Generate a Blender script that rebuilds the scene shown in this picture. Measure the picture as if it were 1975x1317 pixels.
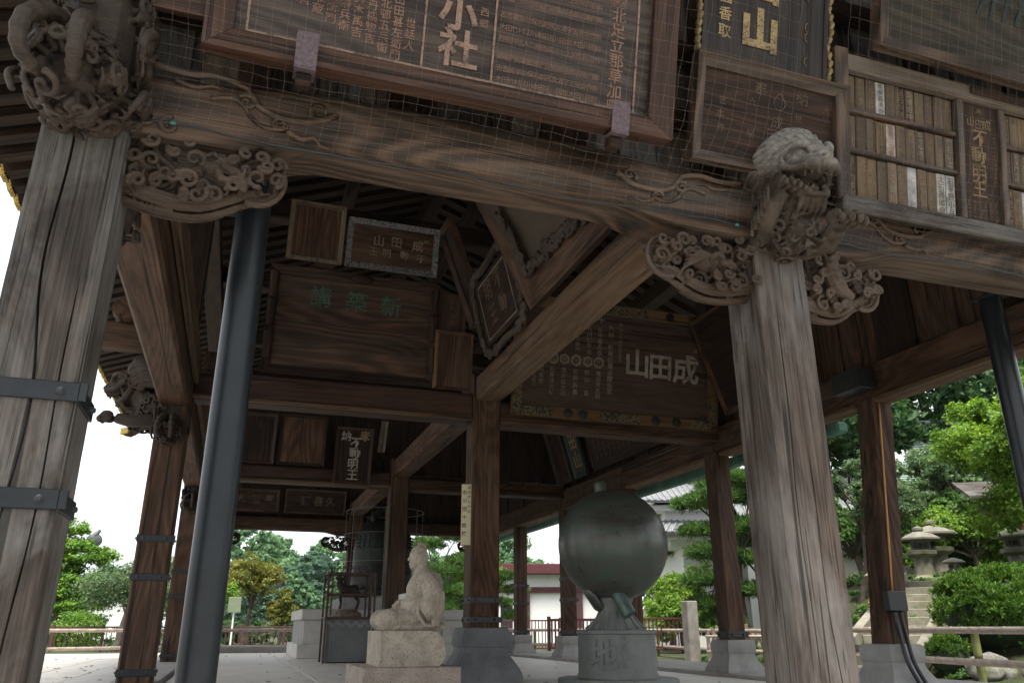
import bpy, math, random
import numpy as np
from mathutils import Vector, Matrix

random.seed(7)
rng = np.random.default_rng(7)
for o in list(bpy.data.objects):
    bpy.data.objects.remove(o)
SC = bpy.context.scene
COL = SC.collection
R = math.radians
PI = math.pi

# ------------------------------------------------------------------ camera, sky, sun, exposure
cam_d = bpy.data.cameras.new('camera')
cam_d.sensor_width = 36.0
cam_d.lens = 27.89
cam_d.clip_start = 0.05
cam_d.clip_end = 2000
cam = bpy.data.objects.new('camera', cam_d)
COL.objects.link(cam)
cam.location = (0, 0, 0.63)
cam.rotation_euler = (R(90 + 19.84), 0, R(-18.58))
SC.camera = cam

SUN_EL, SUN_AZ = 66, 205          # elevation, compass azimuth (0 = +Y, clockwise)
world = bpy.data.worlds.new('World')
SC.world = world
world.use_nodes = True
wn = world.node_tree
wn.nodes.clear()
sky = wn.nodes.new('ShaderNodeTexSky')
sky.sky_type = 'NISHITA'
sky.sun_disc = False
sky.sun_elevation = R(SUN_EL)
sky.sun_rotation = R(SUN_AZ)
sky.air_density = 1.0
sky.dust_density = 4.0
bg1 = wn.nodes.new('ShaderNodeBackground')
bg1.inputs[1].default_value = 0.06
wn.links.new(sky.outputs[0], bg1.inputs[0])
bg2 = wn.nodes.new('ShaderNodeBackground')       # even white cloud layer
bg2.inputs[0].default_value = (0.90, 0.935, 0.965, 1)
bg2.inputs[1].default_value = 0.74
wadd = wn.nodes.new('ShaderNodeMixShader')
wadd.inputs[0].default_value = 0.8
wn.links.new(bg1.outputs[0], wadd.inputs[1])
wn.links.new(bg2.outputs[0], wadd.inputs[2])
wout = wn.nodes.new('ShaderNodeOutputWorld')
wn.links.new(wadd.outputs[0], wout.inputs[0])

sun_d = bpy.data.lights.new('sun', 'SUN')
sun_d.energy = 2.9
sun_d.angle = R(20)
sun_d.color = (1.0, 0.94, 0.84)
sun = bpy.data.objects.new('sun', sun_d)
COL.objects.link(sun)
sun.location = (-20, -40, 60)
_a = R(SUN_AZ)
_dir = Vector((math.sin(_a) * math.cos(R(SUN_EL)), math.cos(_a) * math.cos(R(SUN_EL)), math.sin(R(SUN_EL))))
sun.rotation_euler = _dir.to_track_quat('Z', 'Y').to_euler()

vs = SC.view_settings
vs.view_transform = 'Standard'
vs.look = 'None'
vs.exposure = 1.38
vs.gamma = 1.0
vs.use_curve_mapping = False
SC.cycles.max_bounces = 10
SC.cycles.diffuse_bounces = 6
SC.cycles.transparent_max_bounces = 8
SC.cycles.use_denoising = True

# ------------------------------------------------------------------ helpers: objects
def place(o, parent=None):
    COL.objects.link(o)
    if parent is not None:
        o.parent = parent
        if parent.get('_w'):
            o.matrix_parent_inverse = Matrix(parent_world[parent.name]).inverted()
    return o

parent_world = {}

def tag(o, label=None, cat=None, group=None, kind=None):
    if label: o['label'] = label
    if cat: o['category'] = cat
    if group: o['group'] = group
    if kind: o['kind'] = kind
    return o

def thing(name, label, cat, loc=(0, 0, 0), group=None, world_mesh=True, mat=None):
    """Empty at the base of a thing.  world_mesh: its parts are given in world coordinates."""
    o = bpy.data.objects.new(name, None)
    o.empty_display_size = 0.1
    COL.objects.link(o)
    M = mat if mat is not None else Matrix.Translation(loc)
    o.matrix_basis = M
    if world_mesh:
        o['_w'] = 1
        parent_world[o.name] = [list(r) for r in M]
    return tag(o, label, cat, group)

class MB:
    """mesh builder"""
    def __init__(s):
        s.v = []; s.f = []; s.marks = []
    def add(s, v, f):
        b = len(s.v)
        s.v.extend(tuple(map(float, p)) for p in v)
        s.f.extend(tuple(i + b for i in q) for q in f)
        return s
    def box(s, x0, x1, y0, y1, z0, z1, c=0.0, M=None):
        hx, hy, hz = (x1 - x0) / 2, (y1 - y0) / 2, (z1 - z0) / 2
        C = Vector(((x0 + x1) / 2, (y0 + y1) / 2, (z0 + z1) / 2))
        return s.obox(C, (hx * 2, hy * 2, hz * 2), None, c, M)
    def obox(s, C, size, rot=None, c=0.0, M=None):
        h = [a / 2 for a in size]
        V = []; F = []
        if c <= 0:
            for sx in (-1, 1):
                for sy in (-1, 1):
                    for sz in (-1, 1):
                        V.append(Vector((sx * h[0], sy * h[1], sz * h[2])))
            F = [(0, 1, 3, 2), (4, 6, 7, 5), (0, 4, 5, 1), (2, 3, 7, 6), (0, 2, 6, 4), (1, 5, 7, 3)]
        else:
            c = min(c, min(h) * 0.9)
            idx = {}
            for sx in (-1, 1):
                for sy in (-1, 1):
                    for sz in (-1, 1):
                        sg = (sx, sy, sz)
                        for a in range(3):
                            p = [sg[i] * (h[i] if i == a else h[i] - c) for i in range(3)]
                            idx[(sg, a)] = len(V); V.append(Vector(p))
            for a in range(3):
                b, d = (a + 1) % 3, (a + 2) % 3
                for sa in (-1, 1):
                    q = []
                    for (sb, sd) in ((-1, -1), (1, -1), (1, 1), (-1, 1)):
                        sg = [0, 0, 0]; sg[a] = sa; sg[b] = sb; sg[d] = sd
                        q.append(idx[(tuple(sg), a)])
                    F.append(tuple(q if sa > 0 else q[::-1]))
                for sb in (-1, 1):
                    for sd in (-1, 1):
                        s0 = [0, 0, 0]; s0[a] = -1; s0[b] = sb; s0[d] = sd
                        s1 = list(s0); s1[a] = 1
                        s0 = tuple(s0); s1 = tuple(s1)
                        q = [idx[(s0, b)], idx[(s1, b)], idx[(s1, d)], idx[(s0, d)]]
                        F.append(tuple(q if sb * sd < 0 else q[::-1]))
            for sx in (-1, 1):
                for sy in (-1, 1):
                    for sz in (-1, 1):
                        sg = (sx, sy, sz)
                        q = [idx[(sg, 0)], idx[(sg, 1)], idx[(sg, 2)]]
                        F.append(tuple(q if sx * sy * sz > 0 else q[::-1]))
        if rot is not None:
            V = [rot @ p for p in V]
        V = [p + Vector(C) for p in V]
        if M is not None:
            V = [M @ p for p in V]
        return s.add(V, F)
    def hexa(s, pts):
        """8 points: bottom 4 ccw then top 4"""
        return s.add(pts, [(3, 2, 1, 0), (4, 5, 6, 7), (0, 1, 5, 4), (1, 2, 6, 5), (2, 3, 7, 6), (3, 0, 4, 7)])
    def tube(s, pts, rad, n=8, cap=True, flat=1.0):
        pts = [Vector(p) for p in pts]
        if not hasattr(rad, '__len__'):
            rad = [rad] * len(pts)
        V = []; F = []
        up = None
        for i, p in enumerate(pts):
            t = (pts[min(i + 1, len(pts) - 1)] - pts[max(i - 1, 0)])
            if t.length < 1e-9: t = Vector((0, 0, 1))
            t.normalize()
            if up is None:
                up = Vector((0, 0, 1)) if abs(t.z) < 0.9 else Vector((0, 1, 0))
            a = t.cross(up)
            if a.length < 1e-6: a = t.orthogonal()
            a.normalize(); b = a.cross(t); b.normalize(); up = b
            for k in range(n):
                an = 2 * PI * k / n
                V.append(p + a * (math.cos(an) * rad[i]) + b * (math.sin(an) * rad[i] * flat))
        m = len(pts)
        for i in range(m - 1):
            for k in range(n):
                k2 = (k + 1) % n
                F.append((i * n + k, i * n + k2, (i + 1) * n + k2, (i + 1) * n + k))
        if cap:
            F.append(tuple(range(n - 1, -1, -1)))
            F.append(tuple((m - 1) * n + k for k in range(n)))
        return s.add(V, F)
    def lathe(s, c, prof, n=24, M=None):
        V = []; F = []
        for (r, z) in prof:
            for k in range(n):
                an = 2 * PI * k / n
                V.append(Vector((c[0] + r * math.cos(an), c[1] + r * math.sin(an), c[2] + z)))
        m = len(prof)
        for i in range(m - 1):
            for k in range(n):
                k2 = (k + 1) % n
                F.append((i * n + k, i * n + k2, (i + 1) * n + k2, (i + 1) * n + k))
        F.append(tuple(range(n - 1, -1, -1)))
        F.append(tuple((m - 1) * n + k for k in range(n)))
        if M is not None: V = [M @ p for p in V]
        return s.add(V, F)
    def sqlathe(s, c, prof, ca=0.0):
        """square section profile [(half, z)] : stone bases"""
        V = []; F = []; n = 4
        for (r, z) in prof:
            for sx, sy in ((-1, -1), (1, -1), (1, 1), (-1, 1)):
                V.append((c[0] + r * sx, c[1] + r * sy, c[2] + z))
        m = len(prof)
        for i in range(m - 1):
            for k in range(n):
                k2 = (k + 1) % n
                F.append((i * n + k, i * n + k2, (i + 1) * n + k2, (i + 1) * n + k))
        F.append((3, 2, 1, 0)); F.append(tuple((m - 1) * n + k for k in range(n)))
        return s.add(V, F)
    def prism(s, poly, d0, d1, fn):
        """poly [(a,b)] ccw, extruded between d0 and d1; fn(a,b,d)->xyz"""
        n = len(poly)
        V = [fn(a, b, d0) for a, b in poly] + [fn(a, b, d1) for a, b in poly]
        F = [tuple(range(n - 1, -1, -1)), tuple(range(n, 2 * n))]
        for k in range(n):
            k2 = (k + 1) % n
            F.append((k, k2, n + k2, n + k))
        return s.add(V, F)
    def ell(s, c, r, rot=None, nu=14, nv=8):
        if not hasattr(r, '__len__'): r = (r, r, r)
        V = []; F = []
        V.append(Vector((0, 0, -r[2])))
        for j in range(1, nv):
            ph = -PI / 2 + PI * j / nv
            for k in range(nu):
                an = 2 * PI * k / nu
                V.append(Vector((r[0] * math.cos(ph) * math.cos(an), r[1] * math.cos(ph) * math.sin(an), r[2] * math.sin(ph))))
        V.append(Vector((0, 0, r[2])))
        for k in range(nu):
            F.append((0, 1 + (k + 1) % nu, 1 + k))
            F.append((len(V) - 1, 1 + (nv - 2) * nu + k, 1 + (nv - 2) * nu + (k + 1) % nu))
        for j in range(nv - 2):
            for k in range(nu):
                k2 = (k + 1) % nu
                F.append((1 + j * nu + k, 1 + j * nu + k2, 1 + (j + 1) * nu + k2, 1 + (j + 1) * nu + k))
        if rot is not None: V = [rot @ p for p in V]
        return s.add([p + Vector(c) for p in V], F)
    def mesh(s, name, smooth=False):
        me = bpy.data.meshes.new(name)
        me.from_pydata(s.v, [], s.f)
        if smooth:
            me.polygons.foreach_set('use_smooth', [True] * len(me.polygons))
            if smooth != 'all':
                try: me.set_sharp_from_angle(angle=R(40))
                except Exception: pass
        me.update()
        return me
    def build(s, name, mat, parent=None, smooth=False):
        me = s.mesh(name, smooth)
        me.materials.append(mat)
        return place(bpy.data.objects.new(name, me), parent)

def inst(name, me, parent, M=None):
    """object that shares mesh data, placed at matrix M (world for world-mesh parents, local otherwise)"""
    o = bpy.data.objects.new(name, me)
    place(o, parent)
    if M is not None: o.matrix_basis = M
    return o

def Rx(a): return Matrix.Rotation(R(a), 3, 'X')
def Ry(a): return Matrix.Rotation(R(a), 3, 'Y')
def Rz(a): return Matrix.Rotation(R(a), 3, 'Z')
def T4(x, y, z): return Matrix.Translation((x, y, z))

def sculpt(mb, voxel=0.012, smooth=4, name='sculpt', factor=0.5, cut=None):
    """fuse overlapping primitives of a builder into one continuous skin; cut hollows it"""
    me = mb.mesh(name + '_raw')
    o = bpy.data.objects.new(name + '_raw', me)
    COL.objects.link(o)
    m = o.modifiers.new('r', 'REMESH'); m.mode = 'VOXEL'; m.voxel_size = voxel; m.use_smooth_shade = True
    oc = None
    if cut is not None:
        mc = cut.mesh(name + '_cut'); oc = bpy.data.objects.new(name + '_cut', mc); COL.objects.link(oc)
        mr = oc.modifiers.new('r', 'REMESH'); mr.mode = 'VOXEL'; mr.voxel_size = voxel
        b = o.modifiers.new('b', 'BOOLEAN'); b.operation = 'DIFFERENCE'; b.object = oc; b.solver = 'FAST'
    if smooth:
        k = o.modifiers.new('s', 'SMOOTH'); k.iterations = smooth; k.factor = factor
    dg = bpy.context.evaluated_depsgraph_get()
    out = bpy.data.meshes.new_from_object(o.evaluated_get(dg))
    out.name = name
    out.polygons.foreach_set('use_smooth', [True] * len(out.polygons))
    bpy.data.objects.remove(o); bpy.data.meshes.remove(me)
    if oc is not None:
        bpy.data.objects.remove(oc); bpy.data.meshes.remove(mc)
    out.materials.clear()
    return out

# glyphs --------------------------------------------------------------
_gl = {}
def glyph(ch, off=0.0):
    k = (ch, off)
    if k not in _gl:
        c = bpy.data.curves.new('g', 'FONT'); c.body = ch; c.resolution_u = 2; c.offset = off
        o = bpy.data.objects.new('g', c); COL.objects.link(o)
        dg = bpy.context.evaluated_depsgraph_get()
        me = bpy.data.meshes.new_from_object(o.evaluated_get(dg))
        V = [(v.co.x, v.co.y) for v in me.vertices]
        F = [tuple(p.vertices) for p in me.polygons]
        bpy.data.objects.remove(o); bpy.data.curves.remove(c); bpy.data.meshes.remove(me)
        _gl[k] = (V, F)
    return _gl[k]

def letter(mb, ch, u, v, size, n=0.004, off=0.0, thick=0.0, slant=0.0):
    """glyph centred on (u,v) in the local plane, raised n along local z"""
    if ch in ' \u3000': return
    V, F = glyph(ch, off)
    if not V: return
    mb.marks.append((len(mb.v), len(mb.f), size))
    P = [(u + (x - 0.5) * size + slant * (y - 0.38) * size, v + (y - 0.38) * size, n + thick) for x, y in V]
    mb.add(P, F)
    if thick > 0:
        cnt = {}
        for f in F:
            for i in range(len(f)):
                e = (f[i], f[(i + 1) % len(f)])
                if (e[1], e[0]) in cnt: cnt.pop((e[1], e[0]))
                else: cnt[e] = 1
        for (a, b) in cnt:
            pa, pb = P[a], P[b]
            mb.add([pa, pb, (pb[0], pb[1], n), (pa[0], pa[1], n)], [(1, 0, 3, 2)])

def vtext(mb, s, u, vtop, size, pitch=None, **k):
    pitch = pitch or size * 1.05
    for i, ch in enumerate(s):
        letter(mb, ch, u, vtop - size * 0.5 - i * pitch, size, **k)

def htext(mb, s, u0, v, size, pitch=None, **k):
    pitch = pitch or size * 1.05
    for i, ch in enumerate(s):
        letter(mb, ch, u0 + i * pitch, v, size, **k)
# ------------------------------------------------------------------ procedural materials
def nmat(name):
    m = bpy.data.materials.new(name); m.use_nodes = True
    nt = m.node_tree
    b = nt.nodes['Principled BSDF']
    return m, nt, b

def nd(nt, typ, **kw):
    n = nt.nodes.new(typ)
    for k, v in kw.items():
        if k.startswith('i_'):
            key = k[2:]
            key = int(key) if key.isdigit() else key.replace('_', ' ')
            n.inputs[key].default_value = v
        else:
            setattr(n, k, v)
    return n

def ramp(nt, stops, interp='LINEAR'):
    n = nt.nodes.new('ShaderNodeValToRGB')
    n.color_ramp.interpolation = interp
    while len(n.color_ramp.elements) < len(stops): n.color_ramp.elements.new(0.5)
    for e, (p, c) in zip(n.color_ramp.elements, stops):
        e.position = p
        e.color = tuple(c) + (1,) if len(c) == 3 else c
    return n

def mixc(nt, fac, a, b, mode='MIX'):
    n = nt.nodes.new('ShaderNodeMix'); n.data_type = 'RGBA'; n.blend_type = mode
    for sock, val in ((0, fac), (6, a), (7, b)):
        if hasattr(val, 'is_output') or hasattr(val, 'links'):
            nt.links.new(val, n.inputs[sock])
        else:
            n.inputs[sock].default_value = val if sock == 0 else (tuple(val) + (1,) if len(val) == 3 else val)
    return n.outputs[2]

def math_(nt, op, a, b=None):
    n = nt.nodes.new('ShaderNodeMath'); n.operation = op
    for i, val in enumerate((a, b)):
        if val is None: continue
        if hasattr(val, 'links'): nt.links.new(val, n.inputs[i])
        else: n.inputs[i].default_value = val
    return n.outputs[0]

def coords(nt, scale, kind='Object', loc=(0, 0, 0)):
    t = nt.nodes.new('ShaderNodeTexCoord')
    mp = nt.nodes.new('ShaderNodeMapping')
    mp.inputs['Scale'].default_value = scale
    mp.inputs['Location'].default_value = loc
    nt.links.new(t.outputs[kind], mp.inputs[0])
    return mp.outputs[0]

def noise(nt, vec, scale=1.0, detail=4, rough=0.55, dist=0.0):
    n = nd(nt, 'ShaderNodeTexNoise', i_Scale=scale, i_Detail=detail, i_Roughness=rough, i_Distortion=dist)
    nt.links.new(vec, n.inputs['Vector'])
    return n.outputs[0]

def bump(nt, b, h, strength=0.3, dist=0.01):
    n = nd(nt, 'ShaderNodeBump', i_Strength=strength, i_Distance=dist)
    nt.links.new(h, n.inputs['Height'])
    nt.links.new(n.outputs[0], b.inputs['Normal'])
    return n

_wood = {}
def wood(axis='X', dark=(0.055, 0.038, 0.027), mid=(0.13, 0.095, 0.07), light=(0.22, 0.17, 0.13), grey=(0.30, 0.28, 0.26),
         greyamt=0.35, fig=1.0, rough=0.75, crack=1.0, key=None):
    k = (axis, key or (dark, mid, light, grey, greyamt, fig, rough, crack))
    if k in _wood: return _wood[k]
    wk = (0.84, 0.80, 0.77) if k[1] in ('out', 'pale_out') else (0.90, 0.775, 0.68)
    dark, mid, light = [(c[0] * wk[0], c[1] * wk[1], c[2] * wk[2]) for c in (dark, mid, light)]
    grey = tuple(c * 0.85 for c in grey)
    m, nt, b = nmat('wood_' + axis.lower())
    def sc(l, c):
        return tuple(l if 'XYZ'[i] == axis else c for i in range(3))
    oi = nt.nodes.new('ShaderNodeObjectInfo')
    tc = nt.nodes.new('ShaderNodeTexCoord')
    off = nd(nt, 'ShaderNodeVectorMath', operation='SCALE')
    comb = nt.nodes.new('ShaderNodeCombineXYZ')
    for i in range(3): nt.links.new(oi.outputs['Random'], comb.inputs[i])
    nt.links.new(comb.outputs[0], off.inputs[0]); off.inputs['Scale'].default_value = 37.0
    addv = nd(nt, 'ShaderNodeVectorMath', operation='ADD')
    nt.links.new(tc.outputs['Object'], addv.inputs[0]); nt.links.new(off.outputs[0], addv.inputs[1])
    def mapped(l, c):
        mp = nt.nodes.new('ShaderNodeMapping'); mp.inputs['Scale'].default_value = sc(l, c)
        nt.links.new(addv.outputs[0], mp.inputs[0]); return mp.outputs[0]
    fine = noise(nt, mapped(1.1, 95), 1.0, 4, 0.7, 0.1)
    broad = noise(nt, mapped(0.30, 1.9), 1.0, 1.5, 0.4, 0.15)
    bands = math_(nt, 'MULTIPLY_ADD', math_(nt, 'SINE', math_(nt, 'MULTIPLY', broad, 110.0)), 0.5)
    bands.node.inputs[2].default_value = 0.5
    streak = noise(nt, mapped(0.75, 24), 1.0, 4, 0.62, 0.35)
    tone = noise(nt, mapped(0.9, 3.4), 1.0, 4, 0.65, 0.8)
    mix1 = math_(nt, 'ADD', math_(nt, 'MULTIPLY', bands, 0.10 * fig), math_(nt, 'MULTIPLY', fine, 0.44 - 0.07 * fig))
    mix2 = math_(nt, 'ADD', mix1, math_(nt, 'MULTIPLY', streak, 0.26))
    tot = math_(nt, 'ADD', mix2, math_(nt, 'MULTIPLY', tone, 0.32 - 0.02 * fig))
    rp = ramp(nt, [(0.37, dark), (0.50, mid), (0.66, light)])
    nt.links.new(tot, rp.inputs[0])
    wz = noise(nt, mapped(0.8, 3.0), 1.0, 5, 0.65, 0.6)
    wr = ramp(nt, [(0.42, (0, 0, 0)), (0.72, (1, 1, 1))])
    nt.links.new(wz, wr.inputs[0])
    gfac = math_(nt, 'MULTIPLY', math_(nt, 'MULTIPLY', wr.outputs[0], greyamt), math_(nt, 'ADD', fine, 0.35))
    col = mixc(nt, gfac, rp.outputs[0], grey)
    ck = noise(nt, mapped(0.30, 17), 1.0, 2, 0.5, 0.25)
    cr = ramp(nt, [(0.345, (1, 1, 1)), (0.375, (0, 0, 0))])
    nt.links.new(ck, cr.inputs[0])
    ck2 = noise(nt, mapped(1.6, 52), 1.0, 2, 0.5, 0.4)
    cr2 = ramp(nt, [(0.30, (1, 1, 1)), (0.34, (0, 0, 0))]); nt.links.new(ck2, cr2.inputs[0])
    crf = math_(nt, 'MULTIPLY', math_(nt, 'MAXIMUM', cr.outputs[0], math_(nt, 'MULTIPLY', cr2.outputs[0], 0.8)), 0.75 * crack)
    col = mixc(nt, crf, col, tuple(x * 0.35 for x in dark))
    val = math_(nt, 'ADD', math_(nt, 'MULTIPLY', oi.outputs['Random'], 0.32), 0.84)
    hs = nd(nt, 'ShaderNodeHueSaturation')
    nt.links.new(val, hs.inputs['Value']); nt.links.new(col, hs.inputs['Color'])
    nt.links.new(hs.outputs[0], b.inputs['Base Color'])
    b.inputs['Roughness'].default_value = rough
    b.inputs['Specular IOR Level'].default_value = 0.3
    hgt = math_(nt, 'SUBTRACT', math_(nt, 'ADD', math_(nt, 'MULTIPLY', fine, 0.7), math_(nt, 'MULTIPLY', bands, 0.25 * fig)), math_(nt, 'MULTIPLY', crf, 1.3))
    bump(nt, b, hgt, 0.7, 0.008)
    _wood[k] = m
    return m

# weathered facade timber (grey brown), sheltered timber (brown), dark inner timber
def w_out(a): return wood(a, (0.009, 0.0073, 0.006), (0.046, 0.0375, 0.032), (0.125, 0.106, 0.092), (0.215, 0.208, 0.20), 1.0, 0.45, key='out')
def w_beam(a): return wood(a, (0.010, 0.0058, 0.0037), (0.040, 0.0255, 0.0168), (0.108, 0.073, 0.051), (0.17, 0.14, 0.114), 0.5, 1.9, 0.5, 0.6, key='beam')
def w_in(a): return wood(a, (0.012, 0.0058, 0.0032), (0.055, 0.029, 0.0165), (0.135, 0.080, 0.049), (0.165, 0.12, 0.088), 0.4, 0.9, key='in')
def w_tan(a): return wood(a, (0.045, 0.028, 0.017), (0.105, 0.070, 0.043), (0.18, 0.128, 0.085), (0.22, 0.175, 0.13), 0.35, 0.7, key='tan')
def w_dark(a): return wood(a, (0.005, 0.0026, 0.0015), (0.021, 0.0108, 0.0062), (0.058, 0.032, 0.0195), (0.055, 0.04, 0.032), 0.25, 1.0, key='dark')
def w_red(a): return wood(a, (0.013, 0.006, 0.0040), (0.044, 0.0225, 0.0150), (0.095, 0.054, 0.038), (0.105, 0.077, 0.063), 0.25, 0.7, 0.55, key='red')
def w_pale(a): return wood(a, (0.05, 0.041, 0.033), (0.12, 0.10, 0.082), (0.22, 0.19, 0.163), (0.27, 0.25, 0.235), 0.5, 0.6, key='pale')
def w_black(a): return wood(a, (0.006, 0.005, 0.0045), (0.019, 0.0145, 0.012), (0.042, 0.033, 0.028), (0.06, 0.05, 0.045), 0.2, 1.1, 0.5, key='black')

def plain(name, col, rough=0.5, metal=0.0, var=0.12, scale=6.0, bumpk=0.0, spec=0.5, bscale=60):
    m, nt, b = nmat(name)
    v = coords(nt, (1, 1, 1))
    n = noise(nt, v, scale, 5, 0.6)
    rp = ramp(nt, [(0.3, tuple(c * (1 - var) for c in col)), (0.7, tuple(min(1, c * (1 + var)) for c in col))])
    nt.links.new(n, rp.inputs[0]); nt.links.new(rp.outputs[0], b.inputs['Base Color'])
    b.inputs['Roughness'].default_value = rough
    b.inputs['Metallic'].default_value = metal
    b.inputs['Specular IOR Level'].default_value = spec
    if bumpk:
        bump(nt, b, noise(nt, v, bscale, 4, 0.6), bumpk, 0.004)
    return m

def stone(name, a, bcol, scale=30, speck=140, speckcol=(0.05, 0.045, 0.04), sk=0.5, moss=0.0, rough=0.85, stain=(0.12, 0.1, 0.08), stk=0.3):
    m, nt, b = nmat(name)
    v = coords(nt, (1, 1, 1))
    n = noise(nt, v, scale * 0.12, 6, 0.65)
    rp = ramp(nt, [(0.3, a), (0.7, bcol)]); nt.links.new(n, rp.inputs[0])
    sp = noise(nt, v, speck, 2, 0.7)
    sr = ramp(nt, [(0.56, (0, 0, 0)), (0.64, (1, 1, 1))]); nt.links.new(sp, sr.inputs[0])
    col = mixc(nt, math_(nt, 'MULTIPLY', sr.outputs[0], sk), rp.outputs[0], speckcol)
    st = noise(nt, v, 1.7, 6, 0.7, 0.4)
    st2 = ramp(nt, [(0.5, (0, 0, 0)), (0.7, (1, 1, 1))]); nt.links.new(st, st2.inputs[0])
    col = mixc(nt, math_(nt, 'MULTIPLY', st2.outputs[0], stk), col, stain)
    if moss:
        ms = noise(nt, coords(nt, (1, 1, 1), loc=(3, 5, 1)), 2.6, 6, 0.7)
        mr = ramp(nt, [(0.48, (0, 0, 0)), (0.62, (1, 1, 1))]); nt.links.new(ms, mr.inputs[0])
        col = mixc(nt, math_(nt, 'MULTIPLY', mr.outputs[0], moss), col, (0.10, 0.13, 0.035))
    nt.links.new(col, b.inputs['Base Color'])
    b.inputs['Roughness'].default_value = rough
    b.inputs['Specular IOR Level'].default_value = 0.3
    bump(nt, b, math_(nt, 'ADD', sp, n), 0.35, 0.006)
    return m

def leafmat(name, c0, c1, c2, scale=1.3, trans=0.35):
    m = bpy.data.materials.new(name); m.use_nodes = True
    nt = m.node_tree; nt.nodes.clear()
    out = nt.nodes.new('ShaderNodeOutputMaterial')
    geo = nt.nodes.new('ShaderNodeNewGeometry')
    v = coords(nt, (1, 1, 1))
    n1 = noise(nt, v, scale, 3, 0.6)
    t = math_(nt, 'ADD', math_(nt, 'MULTIPLY', n1, 0.75), math_(nt, 'MULTIPLY', geo.outputs['Random Per Island'], 0.5))
    rp = ramp(nt, [(0.32, c0), (0.62, c1), (0.92, c2)]); nt.links.new(t, rp.inputs[0])
    p = nt.nodes.new('ShaderNodeBsdfPrincipled')
    p.inputs['Roughness'].default_value = 0.55
    p.inputs['Specular IOR Level'].default_value = 0.3
    nt.links.new(rp.outputs[0], p.inputs['Base Color'])
    tr = nt.nodes.new('ShaderNodeBsdfTranslucent')
    hs = nd(nt, 'ShaderNodeHueSaturation', i_Hue=0.485, i_Saturation=1.1, i_Value=1.5)
    nt.links.new(rp.outputs[0], hs.inputs['Color']); nt.links.new(hs.outputs[0], tr.inputs[0])
    mx = nt.nodes.new('ShaderNodeMixShader'); mx.inputs[0].default_value = trans
    nt.links.new(p.outputs[0], mx.inputs[1]); nt.links.new(tr.outputs[0], mx.inputs[2])
    nt.links.new(mx.outputs[0], out.inputs[0])
    return m

def worn(name, col, flake=0.5):
    m, nt, b = nmat(name)
    v = coords(nt, (1, 1, 1))
    n = math_(nt, 'ADD', math_(nt, 'MULTIPLY', noise(nt, v, 70, 4, 0.7), 0.6), math_(nt, 'MULTIPLY', noise(nt, v, 9, 3, 0.6), 0.4))
    rp = ramp(nt, [(0.40, tuple(c * (1 - flake) * 0.4 + 0.006 for c in col)), (0.49, tuple(c * 0.75 for c in col)), (0.62, col)])
    nt.links.new(n, rp.inputs[0]); nt.links.new(rp.outputs[0], b.inputs['Base Color'])
    b.inputs['Roughness'].default_value = 0.7; b.inputs['Specular IOR Level'].default_value = 0.3
    return m

STEEL = plain('steel_grey_paint', (0.0095, 0.0125, 0.0155), 0.36, 0.0, 0.35, 5, 0.12, 0.35)
BLACK = plain('black_paint', (0.012, 0.013, 0.015), 0.45, 0.0, 0.2, 4)
IRON = plain('black_iron', (0.03, 0.034, 0.038), 0.5, 0.3, 0.3, 12, 0.3)
GOLD = None
def gold_mat(name='gilt_fitting', cell=120):
    m, nt, b = nmat(name)
    v = coords(nt, (1, 1, 1))
    vo = nd(nt, 'ShaderNodeTexVoronoi', feature='DISTANCE_TO_EDGE', i_Scale=cell / 3)
    nt.links.new(v, vo.inputs['Vector'])
    r = ramp(nt, [(0.06, (0.10, 0.06, 0.012)), (0.16, (0.62, 0.42, 0.09))]); nt.links.new(vo.outputs['Distance'], r.inputs[0])
    nt.links.new(r.outputs[0], b.inputs['Base Color'])
    b.inputs['Metallic'].default_value = 0.55; b.inputs['Roughness'].default_value = 0.4
    bump(nt, b, vo.outputs['Distance'], 0.5, 0.01)
    return m
GOLD = gold_mat()
GOLDLEAF = worn('worn_gold_leaf', (0.36, 0.26, 0.13))
GOLDDIM = worn('faded_gold_paint', (0.20, 0.135, 0.065))
COPPERLINE = worn('copper_red_lettering', (0.26, 0.145, 0.10))
COPPERPALE = worn('pale_copper_lettering', (0.29, 0.185, 0.14), 0.4)
GREENLET = worn('verdigris_lettering', (0.065, 0.13, 0.09), 0.3)
WHITELET = worn('chalky_white_lettering', (0.44, 0.40, 0.34))
BUFFLET = worn('buff_lettering', (0.25, 0.205, 0.15), 0.3)
FAINTLET = worn('faint_ochre_lettering', (0.125, 0.085, 0.053), 0.4)
BLACKLET = plain('black_ink_lettering', (0.02, 0.02, 0.02), 0.6)
COPPERSTRAP = plain('purple_brown_strap', (0.105, 0.075, 0.085), 0.7, 0.3, 0.4, 50, 0.6)
GRANITE_W = stone('pale_granite', (0.46, 0.44, 0.41), (0.60, 0.58, 0.55), 30, 160, (0.16, 0.15, 0.14), 0.55)
GRANITE_T = stone('tan_granite', (0.31, 0.26, 0.205), (0.52, 0.45, 0.365), 60, 48, (0.15, 0.115, 0.08), 0.65, stain=(0.15, 0.12, 0.09), stk=0.6)
GRANITE_P = stone('pink_granite', (0.29, 0.235, 0.19), (0.43, 0.36, 0.30), 40, 55, (0.07, 0.06, 0.055), 0.75)
BASESTONE = stone('grey_base_stone', (0.13, 0.135, 0.14), (0.23, 0.235, 0.24), 30, 120, (0.06, 0.06, 0.06), 0.4, stk=0.35, stain=(0.06, 0.06, 0.055))
BASEPALE = stone('light_base_stone', (0.24, 0.235, 0.225), (0.36, 0.35, 0.335), 30, 120, (0.1, 0.1, 0.09), 0.4, stk=0.35)
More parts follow.
